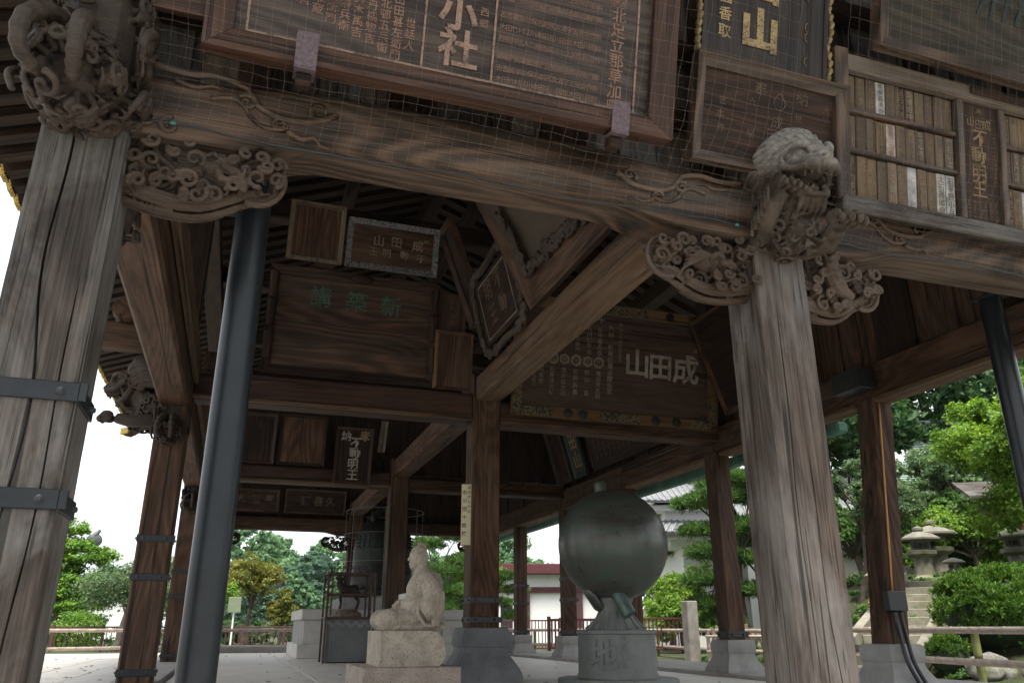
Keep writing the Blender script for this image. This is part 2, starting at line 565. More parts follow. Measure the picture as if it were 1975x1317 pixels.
LANTERN = stone('lichen_stone', (0.13, 0.122, 0.10), (0.27, 0.255, 0.22), 30, 60, (0.1, 0.1, 0.08), 0.4, moss=0.55, stk=0.5)
STEPSTONE = stone('step_stone', (0.19, 0.175, 0.14), (0.33, 0.31, 0.26), 30, 80, (0.12, 0.12, 0.1), 0.3, moss=0.4)
ROCK = stone('mossy_rock', (0.13, 0.125, 0.115), (0.32, 0.31, 0.29), 60, 30, (0.05, 0.05, 0.045), 0.6, moss=0.7)
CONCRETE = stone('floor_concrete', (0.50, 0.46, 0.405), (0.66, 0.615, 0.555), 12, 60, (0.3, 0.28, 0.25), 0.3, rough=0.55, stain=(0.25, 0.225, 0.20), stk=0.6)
FLAG = stone('flagstone', (0.36, 0.35, 0.34), (0.50, 0.49, 0.48), 14, 180, (0.2, 0.2, 0.2), 0.3, stk=0.45, stain=(0.22, 0.21, 0.2))
KERB = stone('kerb_stone', (0.25, 0.235, 0.21), (0.38, 0.36, 0.33), 20, 100, (0.1, 0.1, 0.09), 0.4)
PLASTER = plain('white_plaster', (0.78, 0.78, 0.77), 0.8, 0, 0.04, 2)
MAROON = plain('maroon_paint', (0.085, 0.018, 0.022), 0.5, 0, 0.2, 4)
TILE = plain('grey_roof_tile', (0.20, 0.21, 0.225), 0.45, 0, 0.25, 5)
COPPERROOF = plain('verdigris_copper_roof', (0.12, 0.175, 0.16), 0.5, 0.15, 0.25, 3)
BRONZE_D = plain('dark_bronze', (0.018, 0.022, 0.018), 0.5, 0.5, 0.4, 6, 0.2)
BARK = plain('tree_bark', (0.085, 0.068, 0.053), 0.9, 0, 0.4, 9, 0.9, bscale=25)
BARKPALE = plain('pale_bark', (0.19, 0.16, 0.13), 0.9, 0, 0.4, 9, 0.9, bscale=25)
# ------------------------------------------------------------------ carved pieces (made first, while the scene is small)
def scroll2(cx, cy, r, turns=1.6, a0=0.0, sg=1, n=22):
    P = []
    for i in range(n):
        t = i / (n - 1)
        rr = r * (1 - 0.86 * t)
        a = a0 + sg * turns * 2 * PI * t
        P.append((cx + rr * math.cos(a), cy + rr * math.sin(a)))
    return P

def smooth_path(pts, n=24):
    """Catmull-Rom through points of any dimension"""
    P = [np.array(p, float) for p in pts]
    P = [2 * P[0] - P[1]] + P + [2 * P[-1] - P[-2]]
    out = []
    seg = len(P) - 3
    for i in range(n):
        t = i / (n - 1) * seg
        k = min(int(t), seg - 1); u = t - k
        a, b, c, d = P[k], P[k + 1], P[k + 2], P[k + 3]
        out.append(tuple(0.5 * ((2 * b) + (-a + c) * u + (2 * a - 5 * b + 4 * c - d) * u * u + (-a + 3 * b - 3 * c + d) * u ** 3)))
    return out

def taper(r0, r1, n): return [r0 + (r1 - r0) * i / (n - 1) for i in range(n)]

def bracket_raw(w, h, seed, kind):
    """openwork carved bracket: local x from the pillar outwards, y depth (0 front .. thick back), z up"""
    rnd = random.Random(seed)
    mb = MB()
    top = lambda a: h * (1.0 - 0.26 * (a / w) ** 1.5)
    bot = lambda a: h * (0.10 + 0.34 * max(0, (a / w - 0.45) / 0.55) ** 1.5 - 0.12 * math.sin(min(1, a / w / 0.75) * PI))
    # keel: layered feathered lower wing
    for q, (lift, y, r) in enumerate(((0.0, 0.11, 0.034), (0.022, 0.060, 0.013), (0.045, 0.045, 0.013), (0.068, 0.04, 0.012), (0.090, 0.04, 0.011), (0.0, 0.085, 0.012), (-0.018, 0.11, 0.012), (0.02, 0.16, 0.032))):
        pts = [(a, y, bot(a) + lift * (1 - 0.5 * a / w)) for a in np.linspace(-0.02, w * (0.98 - 0.05 * q), 14)]
        mb.tube(pts, taper(r, r * 0.5, 14), 8)
    # long wave ribbons
    for q in range(5):
        a0 = w * (0.03 + 0.03 * q); y = 0.06 + 0.03 * (q % 3)
        pts = smooth_path([(a0 + w * 0.04, y, top(a0) - 0.03), (a0 + w * 0.05, y - 0.01, h * 0.68), (a0 + w * 0.17, y, h * 0.50), (a0 + w * 0.13, y, h * 0.29), (a0 - w * 0.05, y, h * 0.23)], 22)
        mb.tube(pts, taper(0.018, 0.014, 22), 7)
    # crest wave curling over the tip
    for q, k in enumerate((1.0, 0.82, 0.66, 0.52)):
        cx, cz, r = w * 0.845, h * 0.55, h * 0.30 * k
        pts = [(cx + r * math.cos(a), 0.05 + 0.02 * q, cz + r * math.sin(a) * 1.15) for a in np.linspace(-2.0, 2.5, 20)]
        mb.tube(pts, taper(0.019, 0.011, 20), 7)
    # cloud scrolls
    spots = []
    tries = 0
    while len(spots) < 38 and tries < 1500:
        tries += 1
        a = rnd.uniform(0.03, 0.97) * w
        r = rnd.uniform(0.03, 0.055)
        lo, hi = bot(a) + 0.05, top(a)
        if hi - lo < r: continue
        z = rnd.uniform(lo, hi)
        if any((a - b) ** 2 + (z - c) ** 2 < (0.78 * (r + s)) ** 2 for b, c, s in spots): continue
        if 0.42 < a / w < 0.74 and 0.3 < z / h < 0.62: continue
        spots.append((a, z, r))
        y = rnd.uniform(-0.07, 0.08)
        P = scroll2(a, z, r, rnd.uniform(1.15, 1.5), rnd.uniform(0, 6.28), rnd.choice((-1, 1)), 26)
        mb.tube([(p, y + 0.012 * i / 26, q) for i, (p, q) in enumerate(P)], taper(0.0155, 0.0095, len(P)), 7)
        mb.tube([(P[0][0], y, P[0][1]), (P[0][0] * 0.6 + a * 0.4, y + 0.06, P[0][1]), (a, 0.15, z)], [0.010, 0.012, 0.014], 6)
    if kind == 'deer':
        mb.ell((w * 0.56, 0.02, h * 0.52), (w * 0.115, 0.05, h * 0.105), Ry(18))
        mb.tube(smooth_path([(w * 0.62, 0.0, h * 0.54), (w * 0.69, -0.03, h * 0.47), (w * 0.735, -0.04, h * 0.40)], 8), taper(0.042, 0.028, 8), 8)
        mb.ell((w * 0.745, -0.045, h * 0.34), (0.026, 0.028, 0.05), Ry(-15))
        for s in (-1, 1):
            mb.tube([(w * 0.745, -0.045 + s * 0.018, h * 0.43), (w * 0.76, -0.045 + s * 0.03, h * 0.56)], [0.010, 0.004], 6)
            mb.tube([(w * 0.73, -0.045 + s * 0.02, h * 0.43), (w * 0.685, -0.055 + s * 0.05, h * 0.45)], [0.011, 0.005], 6)
            mb.tube(smooth_path([(w * 0.58, -0.01 + s * 0.03, h * 0.46), (w * 0.61, -0.03 + s * 0.03, h * 0.35), (w * 0.66, -0.03 + s * 0.03, h * 0.33), (w * 0.64, -0.03 + s * 0.03, h * 0.2)], 10), taper(0.025, 0.010, 10), 7)
        mb.tube(smooth_path([(w * 0.47, 0.02, h * 0.50), (w * 0.40, 0.02, h * 0.44), (w * 0.43, 0.0, h * 0.36)], 8), taper(0.036, 0.016, 8), 7)
    elif kind == 'bird':
        mb.ell((w * 0.54, 0.01, h * 0.50), (w * 0.15, 0.05, h * 0.12), Ry(-28))
        for q in range(7):
            mb.tube(smooth_path([(w * 0.46, -0.03, h * 0.56), (w * (0.55 + 0.03 * q), -0.05, h * (0.60 - 0.05 * q)), (w * (0.68 + 0.02 * q), -0.03, h * (0.58 - 0.08 * q))], 8), taper(0.013, 0.006, 8), 6)
        mb.tube(smooth_path([(w * 0.44, 0.0, h * 0.56), (w * 0.36, -0.03, h * 0.62), (w * 0.35, -0.05, h * 0.48)], 8), taper(0.030, 0.016, 8), 7)
        mb.ell((w * 0.35, -0.055, h * 0.45), (0.034, 0.024, 0.024))
    else:  # carp
        mb.tube(smooth_path([(w * 0.36, 0.0, h * 0.96), (w * 0.34, -0.03, h * 0.70), (w * 0.42, -0.03, h * 0.42), (w * 0.60, -0.01, h * 0.32)], 16), [0.016, 0.03, 0.04, 0.047, 0.053, 0.056, 0.058, 0.058, 0.056, 0.054, 0.05, 0.047, 0.042, 0.04, 0.036, 0.03], 10)
        mb.tube([(w * 0.36, 0, h * 0.94), (w * 0.25, -0.02, h * 1.05)], [0.016, 0.026], 6, flat=0.5)
        mb.tube([(w * 0.36, 0, h * 0.94), (w * 0.47, -0.02, h * 1.04)], [0.016, 0.026], 6, flat=0.5)
        mb.tube([(w * 0.45, -0.05, h * 0.5), (w * 0.62, -0.06, h * 0.60)], [0.026, 0.010], 6, flat=0.4)
        for q in range(9):
            t_ = q / 9; mb.ell((w * (0.345 + 0.1 * t_), -0.075, h * (0.78 - 0.42 * t_)), (0.03, 0.012, 0.012), Ry(20 - 40 * t_), 8, 5)
    return mb

BR_DEER = sculpt(bracket_raw(0.76, 0.44, 3, 'deer'), 0.0052, 0, 'carved_bracket')
BR_BIRD = sculpt(bracket_raw(0.72, 0.40, 11, 'bird'), 0.0052, 0, 'carved_bracket')
BR_CARP = sculpt(bracket_raw(0.62, 0.42, 23, 'carp'), 0.0052, 0, 'carved_bracket')

def on_shell(mb, rl, c, r, n, cond, size=(0.045, 0.07), tr=0.018, leaf=0.4):
    """cut scrolls and leaf blades lying on an ellipsoid shell"""
    pts = []
    tries = 0
    while len(pts) < n and tries < n * 60:
        tries += 1
        d = Vector((rl.gauss(0, 1), rl.gauss(0, 1), rl.gauss(0, 1))).normalized()
        p = Vector((c[0] + d.x * r[0], c[1] + d.y * r[1], c[2] + d.z * r[2]))
        nrm = Vector((d.x / r[0], d.y / r[1], d.z / r[2])).normalized()
        if not cond(p, nrm): continue
        if any((p - q).length < size[0] * 1.15 for q in pts): continue
        pts.append(p)
        t1 = nrm.orthogonal().normalized(); t2 = nrm.cross(t1); a0 = rl.uniform(0, 6.28)
        u = t1 * math.cos(a0) + t2 * math.sin(a0); w = nrm.cross(u)
        lift = rl.uniform(-0.015, 0.03)
        if rl.random() < leaf:
            L = rl.uniform(*size) * 1.5
            for k in (-1, 0, 1):
                P = smooth_path([p + nrm * (lift - 0.02), p + u * L * 0.4 + w * k * 0.02 + nrm * (lift + 0.012), p + u * L + w * k * 0.045 + nrm * (lift - 0.004 + 0.012 * abs(k))], 8)
                mb.tube(P, [tr * 0.6, tr * 0.75, tr * 0.8, tr * 0.75, tr * 0.65, tr * 0.5, tr * 0.4, tr * 0.2], 6)
        else:
            P = scroll2(0, 0, rl.uniform(*size), rl.uniform(1.1, 1.5), rl.uniform(0, 6), rl.choice((-1, 1)), 20)
            mb.tube([p + u * x + w * y + nrm * (lift + 0.02 * i / 20) for i, (x, y) in enumerate(P)], taper(tr, tr * 0.6, 20), 7)
        mb.tube([p + nrm * lift, p - nrm * 0.07], [tr * 0.8, tr * 1.1], 6)

def lion_raw():
    """nosing lion, local: projects towards -Y, x sideways, z up; origin at the pillar face, sole of the chest"""
    mb = MB(); cut = MB(); rl = random.Random(8)
    mb.tube(smooth_path([(0, 0.08, 0.16), (0, -0.08, 0.20), (0, -0.18, 0.30), (0, -0.26, 0.42)], 10), [0.17, 0.175, 0.175, 0.17, 0.16, 0.155, 0.145, 0.14, 0.13, 0.12], 14)
    mb.tube(smooth_path([(0, 0.04, 0.06), (0, -0.14, 0.06), (0, -0.26, 0.12)], 8), taper(0.11, 0.075, 8), 12)
    # ---- head, modelled level and then bowed
    h = MB(); hcut = MB(); V3 = Vector
    h.ell((0, 0, 0), (0.12, 0.14, 0.105))
    h.ell((0, -0.125, -0.01), (0.082, 0.095, 0.058))
    h.tube(smooth_path([(0, 0.02, 0.10), (0, -0.08, 0.085), (0, -0.16, 0.05), (0, -0.205, 0.03)], 8), taper(0.035, 0.03, 8), 8)      # bridge of the nose
    for s in (-1, 1):
        h.ell((s * 0.046, -0.185, -0.022), (0.046, 0.05, 0.042))
        h.tube(smooth_path([(s * 0.135, 0.02, 0.02), (s * 0.115, -0.045, 0.085), (s * 0.06, -0.105, 0.092), (s * 0.03, -0.14, 0.045)], 12), taper(0.018, 0.024, 12), 8)
        hcut.ell((s * 0.105, -0.085, 0.04), (0.045, 0.04, 0.032))
        h.ell((s * 0.072, -0.082, 0.038), (0.024, 0.026, 0.024))
        h.tube(smooth_path([(s * 0.10, 0.05, 0.05), (s * 0.165, 0.085, 0.075), (s * 0.185, 0.13, 0.03)], 8), taper(0.03, 0.012, 8), 8, flat=0.6)
        h.tube(smooth_path([(s * 0.085, -0.19, -0.03), (s * 0.125, -0.11, -0.05), (s * 0.135, -0.01, -0.03)], 8), taper(0.02, 0.024, 8), 7)
        h.tube(smooth_path([(s * 0.10, 0.02, -0.08), (s * 0.085, -0.09, -0.165), (s * 0.045, -0.175, -0.165)], 10), taper(0.034, 0.024, 10), 8)
        h.tube(smooth_path([(s * 0.10, -0.06, -0.05), (s * 0.105, -0.075, -0.10), (s * 0.09, -0.085, -0.14)], 8), 0.014, 6)
        for k in range(3):
            h.tube([(s * (0.078 - 0.022 * k), -0.155 - 0.032 * k, -0.05), (s * (0.073 - 0.022 * k), -0.157 - 0.032 * k, -0.095 + 0.012 * (k % 2))], [0.013, 0.004], 6)
            h.tube([(s * (0.07 - 0.02 * k), -0.12 - 0.025 * k, -0.15), (s * (0.068 - 0.02 * k), -0.125 - 0.025 * k, -0.112)], [0.012, 0.004], 6)
        hcut.ell((s * 0.024, -0.238, 0.018), (0.013, 0.016, 0.011))
        for q in range(4):      # cheek whorls
            P = scroll2(0.0 + 0.03 * q, -0.03 - 0.035 * q, 0.036, 1.3, q, 1)
            h.tube([(s * (0.135 + 0.01 * i / 21), a, b) for i, (a, b) in enumerate(P)], taper(0.012, 0.007, len(P)), 6)
    h.ell((0, -0.212, 0.026), (0.045, 0.028, 0.026))
    h.ell((0, -0.135, -0.178), (0.052, 0.07, 0.022))
    h.ell((0, -0.09, -0.135), (0.038, 0.075, 0.016), Rx(12))
    hcut.ell((0, -0.17, -0.10), (0.07, 0.10, 0.033))
    for q in range(5):          # beard
        h.tube(smooth_path([(0.03 * (q - 2), -0.13, -0.185), (0.035 * (q - 2), -0.12, -0.25), (0.03 * (q - 2), -0.06, -0.30)], 8), taper(0.022, 0.008, 8), 6)
    # flowing mane: two layers of locks sweeping back from the face
    for s in (-1, 1):
        for q in range(13):
            a = -0.35 + 2.55 * q / 12
            for lay in (0, 1):
                rr_ = 0.115 + 0.03 * lay
                p0 = V3((s * rr_ * math.sin(a + 0.1), 0.03 + 0.05 * lay, rr_ * math.cos(a + 0.1)))
                od = V3((s * math.sin(a), 0.0, math.cos(a)))
                p1 = p0 + od * 0.055 + V3((0, 0.06, 0))
                p2 = p1 + od * 0.02 + V3((0, 0.08, -0.05))
                p3 = p2 - od * 0.015 + V3((0, 0.05, -0.05))
                h.tube(smooth_path([p0, p1, p2, p3], 10), [0.014, 0.019, 0.021, 0.022, 0.021, 0.020, 0.017, 0.014, 0.010, 0.005], 7)
    hc = V3((0.0, -0.34, 0.50)); RH = Rz(-10) @ Rx(26)
    mb.add([hc + RH @ (V3(v) * 1.18) for v in h.v], h.f)
    cut.add([hc + RH @ (V3(v) * 1.18) for v in hcut.v], hcut.f)
    # shoulder, chest and belly covered with cut scrolls
    on_shell(mb, rl, (0, -0.04, 0.20), (0.20, 0.22, 0.23), 54, lambda p, n: p.z < 0.36 and p.y < 0.12, (0.04, 0.062), 0.0165)
    on_shell(mb, rl, (0, -0.16, 0.05), (0.13, 0.17, 0.11), 20, lambda p, n: p.z < 0.08, (0.035, 0.05), 0.015)
    # raised fore paw on the near (left) side, the other stretched forward
    mb.tube(smooth_path([(-0.15, -0.02, 0.10), (-0.205, -0.14, 0.13), (-0.21, -0.26, 0.22), (-0.185, -0.33, 0.27)], 12), taper(0.075, 0.05, 12), 9)
    for q in range(4):
        mb.ell((-0.25 + 0.046 * q, -0.385 - 0.012 * (q in (1, 2)), 0.29 - 0.008 * q), (0.021, 0.055, 0.034), Rx(-15))
        mb.ell((-0.25 + 0.046 * q, -0.435 - 0.012 * (q in (1, 2)), 0.268 - 0.008 * q), (0.017, 0.022, 0.024))
    for q in range(6):
        mb.tube(smooth_path([(-0.27, -0.06 - 0.04 * q, 0.06 + 0.028 * q), (-0.285, -0.10 - 0.04 * q, 0.13 + 0.03 * q), (-0.25, -0.06 - 0.04 * q, 0.20 + 0.03 * q)], 8), taper(0.016, 0.006, 8), 6)
    mb.tube(smooth_path([(0.13, -0.06, 0.03), (0.16, -0.26, 0.00), (0.13, -0.40, 0.03)], 10), taper(0.08, 0.06, 10), 9)
    for q in range(4):
        mb.ell((0.035 + 0.06 * q, -0.485 - 0.02 * (q in (1, 2)), 0.04), (0.0275, 0.065, 0.052))
        mb.ell((0.035 + 0.06 * q, -0.545 - 0.02 * (q in (1, 2)), 0.008), (0.022, 0.028, 0.032))
    return mb, cut
_l = lion_raw(); LION = sculpt(_l[0], 0.0056, 0, 'lion_carving', cut=_l[1])

def beast_raw():
    """long-nosed beast nosing on the corner pillar, wrapped in curls; projects towards -Y"""
    mb = MB(); cut = MB(); rl = random.Random(9)
    mb.ell((0, 0.02, 0.20), (0.19, 0.22, 0.20))
    mb.ell((-0.02, -0.16, 0.08), (0.13, 0.14, 0.10), Rx(-25))
    mb.tube([(0.0, 0.08, 0.3), (0.0, 0.04, 0.80)], [0.19, 0.18], 12)
    on_shell(mb, rl, (0, 0.02, 0.20), (0.235, 0.27, 0.25), 60, lambda p, n: p.z < 0.34 and p.y < 0.16 and not (abs(p.x) > 0.12 and p.z > 0.12 and -0.26 < p.y < 0.0), (0.045, 0.07), 0.0185)
    on_shell(mb, rl, (-0.02, -0.20, 0.09), (0.19, 0.21, 0.17), 42, lambda p, n: p.y < -0.10, (0.045, 0.07), 0.018)
    on_shell(mb, rl, (0, 0.05, 0.60), (0.235, 0.24, 0.30), 46, lambda p, n: p.z > 0.42, (0.05, 0.075), 0.019, 0.7)
    for s in (-1, 1):
        for q in range(5):      # cheek ruff: concentric arcs
            r = 0.06 + 0.026 * q
            pts = [(s * (0.245 - 0.006 * q), -0.02 + r * math.cos(a), 0.36 + r * math.sin(a)) for a in np.linspace(1.5, 4.7, 16)]
            mb.tube(pts, taper(0.0135, 0.009, 16), 6)
        pts = [(s * 0.255, -0.13 + 0.046 * math.cos(a), 0.37 + 0.038 * math.sin(a)) for a in np.linspace(0, 6.28, 18)]
        mb.tube(pts, 0.015, 6)
        cut.ell((s * 0.27, -0.13, 0.37), (0.03, 0.028, 0.022)); mb.ell((s * 0.228, -0.13, 0.37), (0.022, 0.018, 0.018))
        mb.tube(smooth_path([(s * 0.21, 0.02, 0.46), (s * 0.26, -0.10, 0.45), (s * 0.265, -0.21, 0.39), (s * 0.255, -0.27, 0.29), (s * 0.25, -0.22, 0.22)], 16), taper(0.034, 0.018, 16), 8)
        mb.tube(smooth_path([(s * 0.225, 0.02, 0.25), (s * 0.265, -0.09, 0.225), (s * 0.27, -0.18, 0.25), (s * 0.255, -0.25, 0.21)], 12), taper(0.024, 0.018, 12), 7)
        mb.tube(smooth_path([(s * 0.23, 0.01, 0.16), (s * 0.27, -0.10, 0.12), (s * 0.275, -0.19, 0.04), (s * 0.24, -0.21, -0.05)], 12), taper(0.030, 0.016, 12), 7)
        cut.ell((s * 0.25, -0.11, 0.175), (0.075, 0.10, 0.034), Rx(-14))
        mb.tube(smooth_path([(s * 0.235, -0.17, 0.17), (s * 0.265, -0.23, 0.14), (s * 0.265, -0.27, 0.20)], 8), taper(0.017, 0.006, 8), 6)
    for dx in (-0.12, 0.02):
        mb.tube(smooth_path([(dx * 0.5, -0.22, 0.30), (dx, -0.36, 0.28), (dx * 1.5, -0.46, 0.16), (dx * 1.5, -0.44, 0.02), (dx, -0.35, -0.02), (dx, -0.32, 0.06)], 24), [0.05 * (1 - 0.6 * i / 23) + 0.006 * (i % 2) for i in range(24)], 9)
    return mb, cut
_b = beast_raw(); BEAST = sculpt(_b[0], 0.0062, 0, 'beast_carving', cut=_b[1])

def statue_raw():
    """seated robed man facing -X; origin on the seat below the hips (x forward is negative)"""
    mb = MB()
    # lap: crossed legs under the robe
    mb.ell((-0.20, 0.0, 0.11), (0.40, 0.40, 0.14))
    mb.ell((-0.42, 0.24, 0.11), (0.17, 0.17, 0.12))
    mb.ell((-0.42, -0.24, 0.11), (0.17, 0.17, 0.12))
    mb.ell((0.16, 0, 0.10), (0.22, 0.34, 0.12))
    mb.box(-0.52, 0.32, -0.36, 0.36, 0.0, 0.08, 0.03)
    # torso
    mb.tube(smooth_path([(0.10, 0, 0.08), (0.10, 0, 0.30), (0.08, 0, 0.48), (0.05, 0, 0.58), (0.02, 0, 0.66)], 10), [0.24, 0.245, 0.25, 0.25, 0.25, 0.245, 0.225, 0.19, 0.14, 0.09], 16)
    for s in (-1, 1):
        mb.ell((0.07, s * 0.19, 0.52), (0.13, 0.12, 0.12))
        # upper arm with wide sleeve, forearm to the lap
        mb.tube(smooth_path([(0.08, s * 0.22, 0.52), (0.14, s * 0.31, 0.38), (0.10, s * 0.33, 0.24), (0.02, s * 0.32, 0.16)], 10), [0.10, 0.115, 0.125, 0.135, 0.145, 0.15, 0.145, 0.13, 0.11, 0.09], 12)
        mb.tube(smooth_path([(0.04, s * 0.30, 0.28), (-0.10, s * 0.24, 0.27), (-0.22, s * 0.12, 0.27)], 8), taper(0.10, 0.065, 8), 10)
        mb.tube([(0.03, s * 0.05, 0.68), (-0.07, s * 0.12, 0.50), (-0.10, s * 0.05, 0.34)], [0.035, 0.045, 0.04], 8)      # collar folds
        mb.ell((-0.25, s * 0.08, 0.27), (0.06, 0.045, 0.05))
        for q in range(4):      # fingers
            mb.tube([(-0.27, s * (0.055 + 0.024 * q), 0.285), (-0.315, s * (0.05 + 0.022 * q), 0.27), (-0.315, s * (0.05 + 0.022 * q), 0.235)], [0.0135, 0.013, 0.011], 6)
        mb.tube([(-0.23, s * 0.035, 0.30), (-0.29, s * 0.02, 0.315)], [0.016, 0.012], 6)
        for q in range(5):      # robe folds on the lap
            mb.tube(smooth_path([(0.02 - 0.04 * q, s * 0.30, 0.20), (-0.16 - 0.05 * q, s * 0.31, 0.16 - 0.02 * q), (-0.34 - 0.03 * q, s * 0.22, 0.13)], 8), taper(0.02, 0.012, 8), 6)
        mb.tube(smooth_path([(0.24, s * 0.33, 0.40), (0.22, s * 0.40, 0.22), (0.16, s * 0.38, 0.06)], 8), taper(0.05, 0.06, 8), 8)
    for q in range(7):
        a = -0.9 + 0.3 * q
        mb.tube(smooth_path([(0.05, 0.10 * math.sin(a), 0.64), (-0.17 * math.cos(a) + 0.09, 0.24 * math.sin(a), 0.46), (-0.23 * math.cos(a) + 0.10, 0.25 * math.sin(a), 0.26)], 8), taper(0.014, 0.018, 8), 6)
    for s in (-1, 1):
        mb.tube(smooth_path([(-0.06, s * 0.32, 0.34), (0.06, s * 0.42, 0.24), (0.16, s * 0.43, 0.08), (0.04, s * 0.40, 0.05), (-0.06, s * 0.36, 0.18), (-0.06, s * 0.32, 0.32)], 16), 0.022, 7)
        mb.tube(smooth_path([(0.10, s * 0.28, 0.55), (0.20, s * 0.36, 0.40), (0.22, s * 0.41, 0.20)], 8), taper(0.02, 0.016, 8), 6)
    # head: skull, face, nose, chin, ears, topknot
    h = Vector((-0.005, 0, 0.80))
    mb.tube([(0.03, 0, 0.62), (0.02, 0, 0.74)], [0.085, 0.075], 12)
    mb.ell(h, (0.128, 0.102, 0.135))
    mb.ell(h + Vector((-0.045, 0, -0.05)), (0.075, 0.074, 0.095))
    mb.ell(h + Vector((-0.085, 0, -0.115)), (0.034, 0.04, 0.03))
    mb.tube([h + Vector((-0.112, 0, 0.02)), h + Vector((-0.142, 0, -0.045))], [0.012, 0.022], 8)
    mb.ell(h + Vector((-0.118, 0, -0.075)), (0.018, 0.034, 0.011))
    mb.ell(h + Vector((-0.113, 0, -0.098)), (0.018, 0.03, 0.011))
    for s in (-1, 1):
        mb.ell(h + Vector((-0.10, s * 0.04, 0.018)), (0.022, 0.026, 0.010))
        mb.ell(h + Vector((-0.104, s * 0.04, 0.042)), (0.02, 0.035, 0.010))
        mb.ell(h + Vector((0.0, s * 0.095, -0.02)), (0.03, 0.014, 0.045))
    mb.ell(h + Vector((0.045, 0, -0.02)), (0.09, 0.094, 0.115))
    mb.tube(smooth_path([h + Vector((0.08, 0, 0.08)), h + Vector((0.05, 0, 0.135)), h + Vector((-0.02, 0, 0.135))], 8), taper(0.035, 0.028, 8), 8)
    mb.ell(h + Vector((0.10, 0, -0.16)), (0.05, 0.06, 0.05))
    return mb
STATUE = sculpt(statue_raw(), 0.0078, 1, 'seated_figure')

def kirin_raw():
    """small standing horse-like beast facing -X, hooves at z = 0, about 1 m tall"""
    mb = MB()
    mb.tube(smooth_path([(0.30, 0, 0.56), (0.12, 0, 0.58), (-0.08, 0, 0.56), (-0.24, 0, 0.62)], 12), [0.13, 0.15, 0.155, 0.15, 0.14, 0.135, 0.135, 0.14, 0.15, 0.16, 0.155, 0.13], 12)
    mb.tube(smooth_path([(-0.20, 0, 0.62), (-0.30, 0, 0.76), (-0.26, 0, 0.92)], 8), taper(0.15, 0.075, 8), 10)
    mb.tube(smooth_path([(-0.25, 0, 0.94), (-0.34, 0, 0.93), (-0.43, 0, 0.88)], 6), [0.075, 0.075, 0.065, 0.055, 0.05, 0.04], 9)
    for s in (-1, 1):
        mb.tube([(-0.24, s * 0.04, 0.99), (-0.20, s * 0.06, 1.06)], [0.022, 0.008], 6)
        mb.tube(smooth_path([(-0.22, s * 0.08, 0.56), (-0.25, s * 0.09, 0.36), (-0.22, s * 0.09, 0.20), (-0.24, s * 0.09, 0.02)], 10), [0.085, 0.075, 0.06, 0.05, 0.046, 0.04, 0.034, 0.032, 0.036, 0.045], 8)
        mb.tube(smooth_path([(0.30, s * 0.08, 0.54), (0.24, s * 0.10, 0.38), (0.34, s * 0.10, 0.24), (0.27, s * 0.10, 0.02)], 10), [0.11, 0.10, 0.08, 0.06, 0.05, 0.045, 0.036, 0.034, 0.036, 0.046], 8)
    for q in range(7):
        mb.tube(smooth_path([(-0.20 + 0.012 * q, 0, 0.97 - 0.055 * q), (-0.13 + 0.012 * q, 0, 0.96 - 0.055 * q), (-0.10, 0, 0.88 - 0.055 * q)], 6), taper(0.035, 0.014, 6), 6)
    mb.tube(smooth_path([(0.38, 0, 0.60), (0.50, 0, 0.66), (0.54, 0, 0.50), (0.50, 0, 0.34)], 10), taper(0.05, 0.03, 10), 7)
    return mb
KIRIN = sculpt(kirin_raw(), 0.012, 2, 'bronze_beast')
# ------------------------------------------------------------------ ground and floors
C0, C1, C2 = -0.93, 3.1, 6.95
ROWS = [4.0, 10.5, 16.8, 23.2]
GZ = -0.15

def gravel_mat():
    m, nt, b = nmat('white_gravel')
    v = coords(nt, (1, 1, 1))
    vo = nd(nt, 'ShaderNodeTexVoronoi', i_Scale=38.0); nt.links.new(v, vo.inputs['Vector'])
    rp = ramp(nt, [(0.0, (0.36, 0.35, 0.33)), (0.5, (0.52, 0.51, 0.49)), (1, (0.66, 0.65, 0.63))])
    nt.links.new(vo.outputs['Color'], rp.inputs[0])
    big = noise(nt, v, 0.35, 5, 0.6)
    br = ramp(nt, [(0.45, (0, 0, 0)), (0.62, (1, 1, 1))]); nt.links.new(big, br.inputs[0])
    col = mixc(nt, math_(nt, 'MULTIPLY', br.outputs[0], 0.35), rp.outputs[0], (0.22, 0.22, 0.15))
    nt.links.new(col, b.inputs['Base Color']); b.inputs['Roughness'].default_value = 0.9
    bump(nt, b, vo.outputs['Distance'], 0.6, 0.02)
    return m
GRAVEL = gravel_mat()

def lawn_mat():
    m, nt, b = nmat('garden_ground')
    v = coords(nt, (1, 1, 1))
    n = noise(nt, v, 0.9, 6, 0.65); n2 = noise(nt, v, 24, 4, 0.7)
    t = math_(nt, 'ADD', math_(nt, 'MULTIPLY', n, 0.7), math_(nt, 'MULTIPLY', n2, 0.3))
    rp = ramp(nt, [(0.38, (0.022, 0.022, 0.013)), (0.48, (0.045, 0.048, 0.02)), (0.57, (0.065, 0.095, 0.022)), (0.68, (0.12, 0.11, 0.07))])
    nt.links.new(t, rp.inputs[0]); nt.links.new(rp.outputs[0], b.inputs['Base Color'])
    b.inputs['Roughness'].default_value = 0.95
    bump(nt, b, n2, 0.8, 0.04)
    return m
LAWN = lawn_mat()

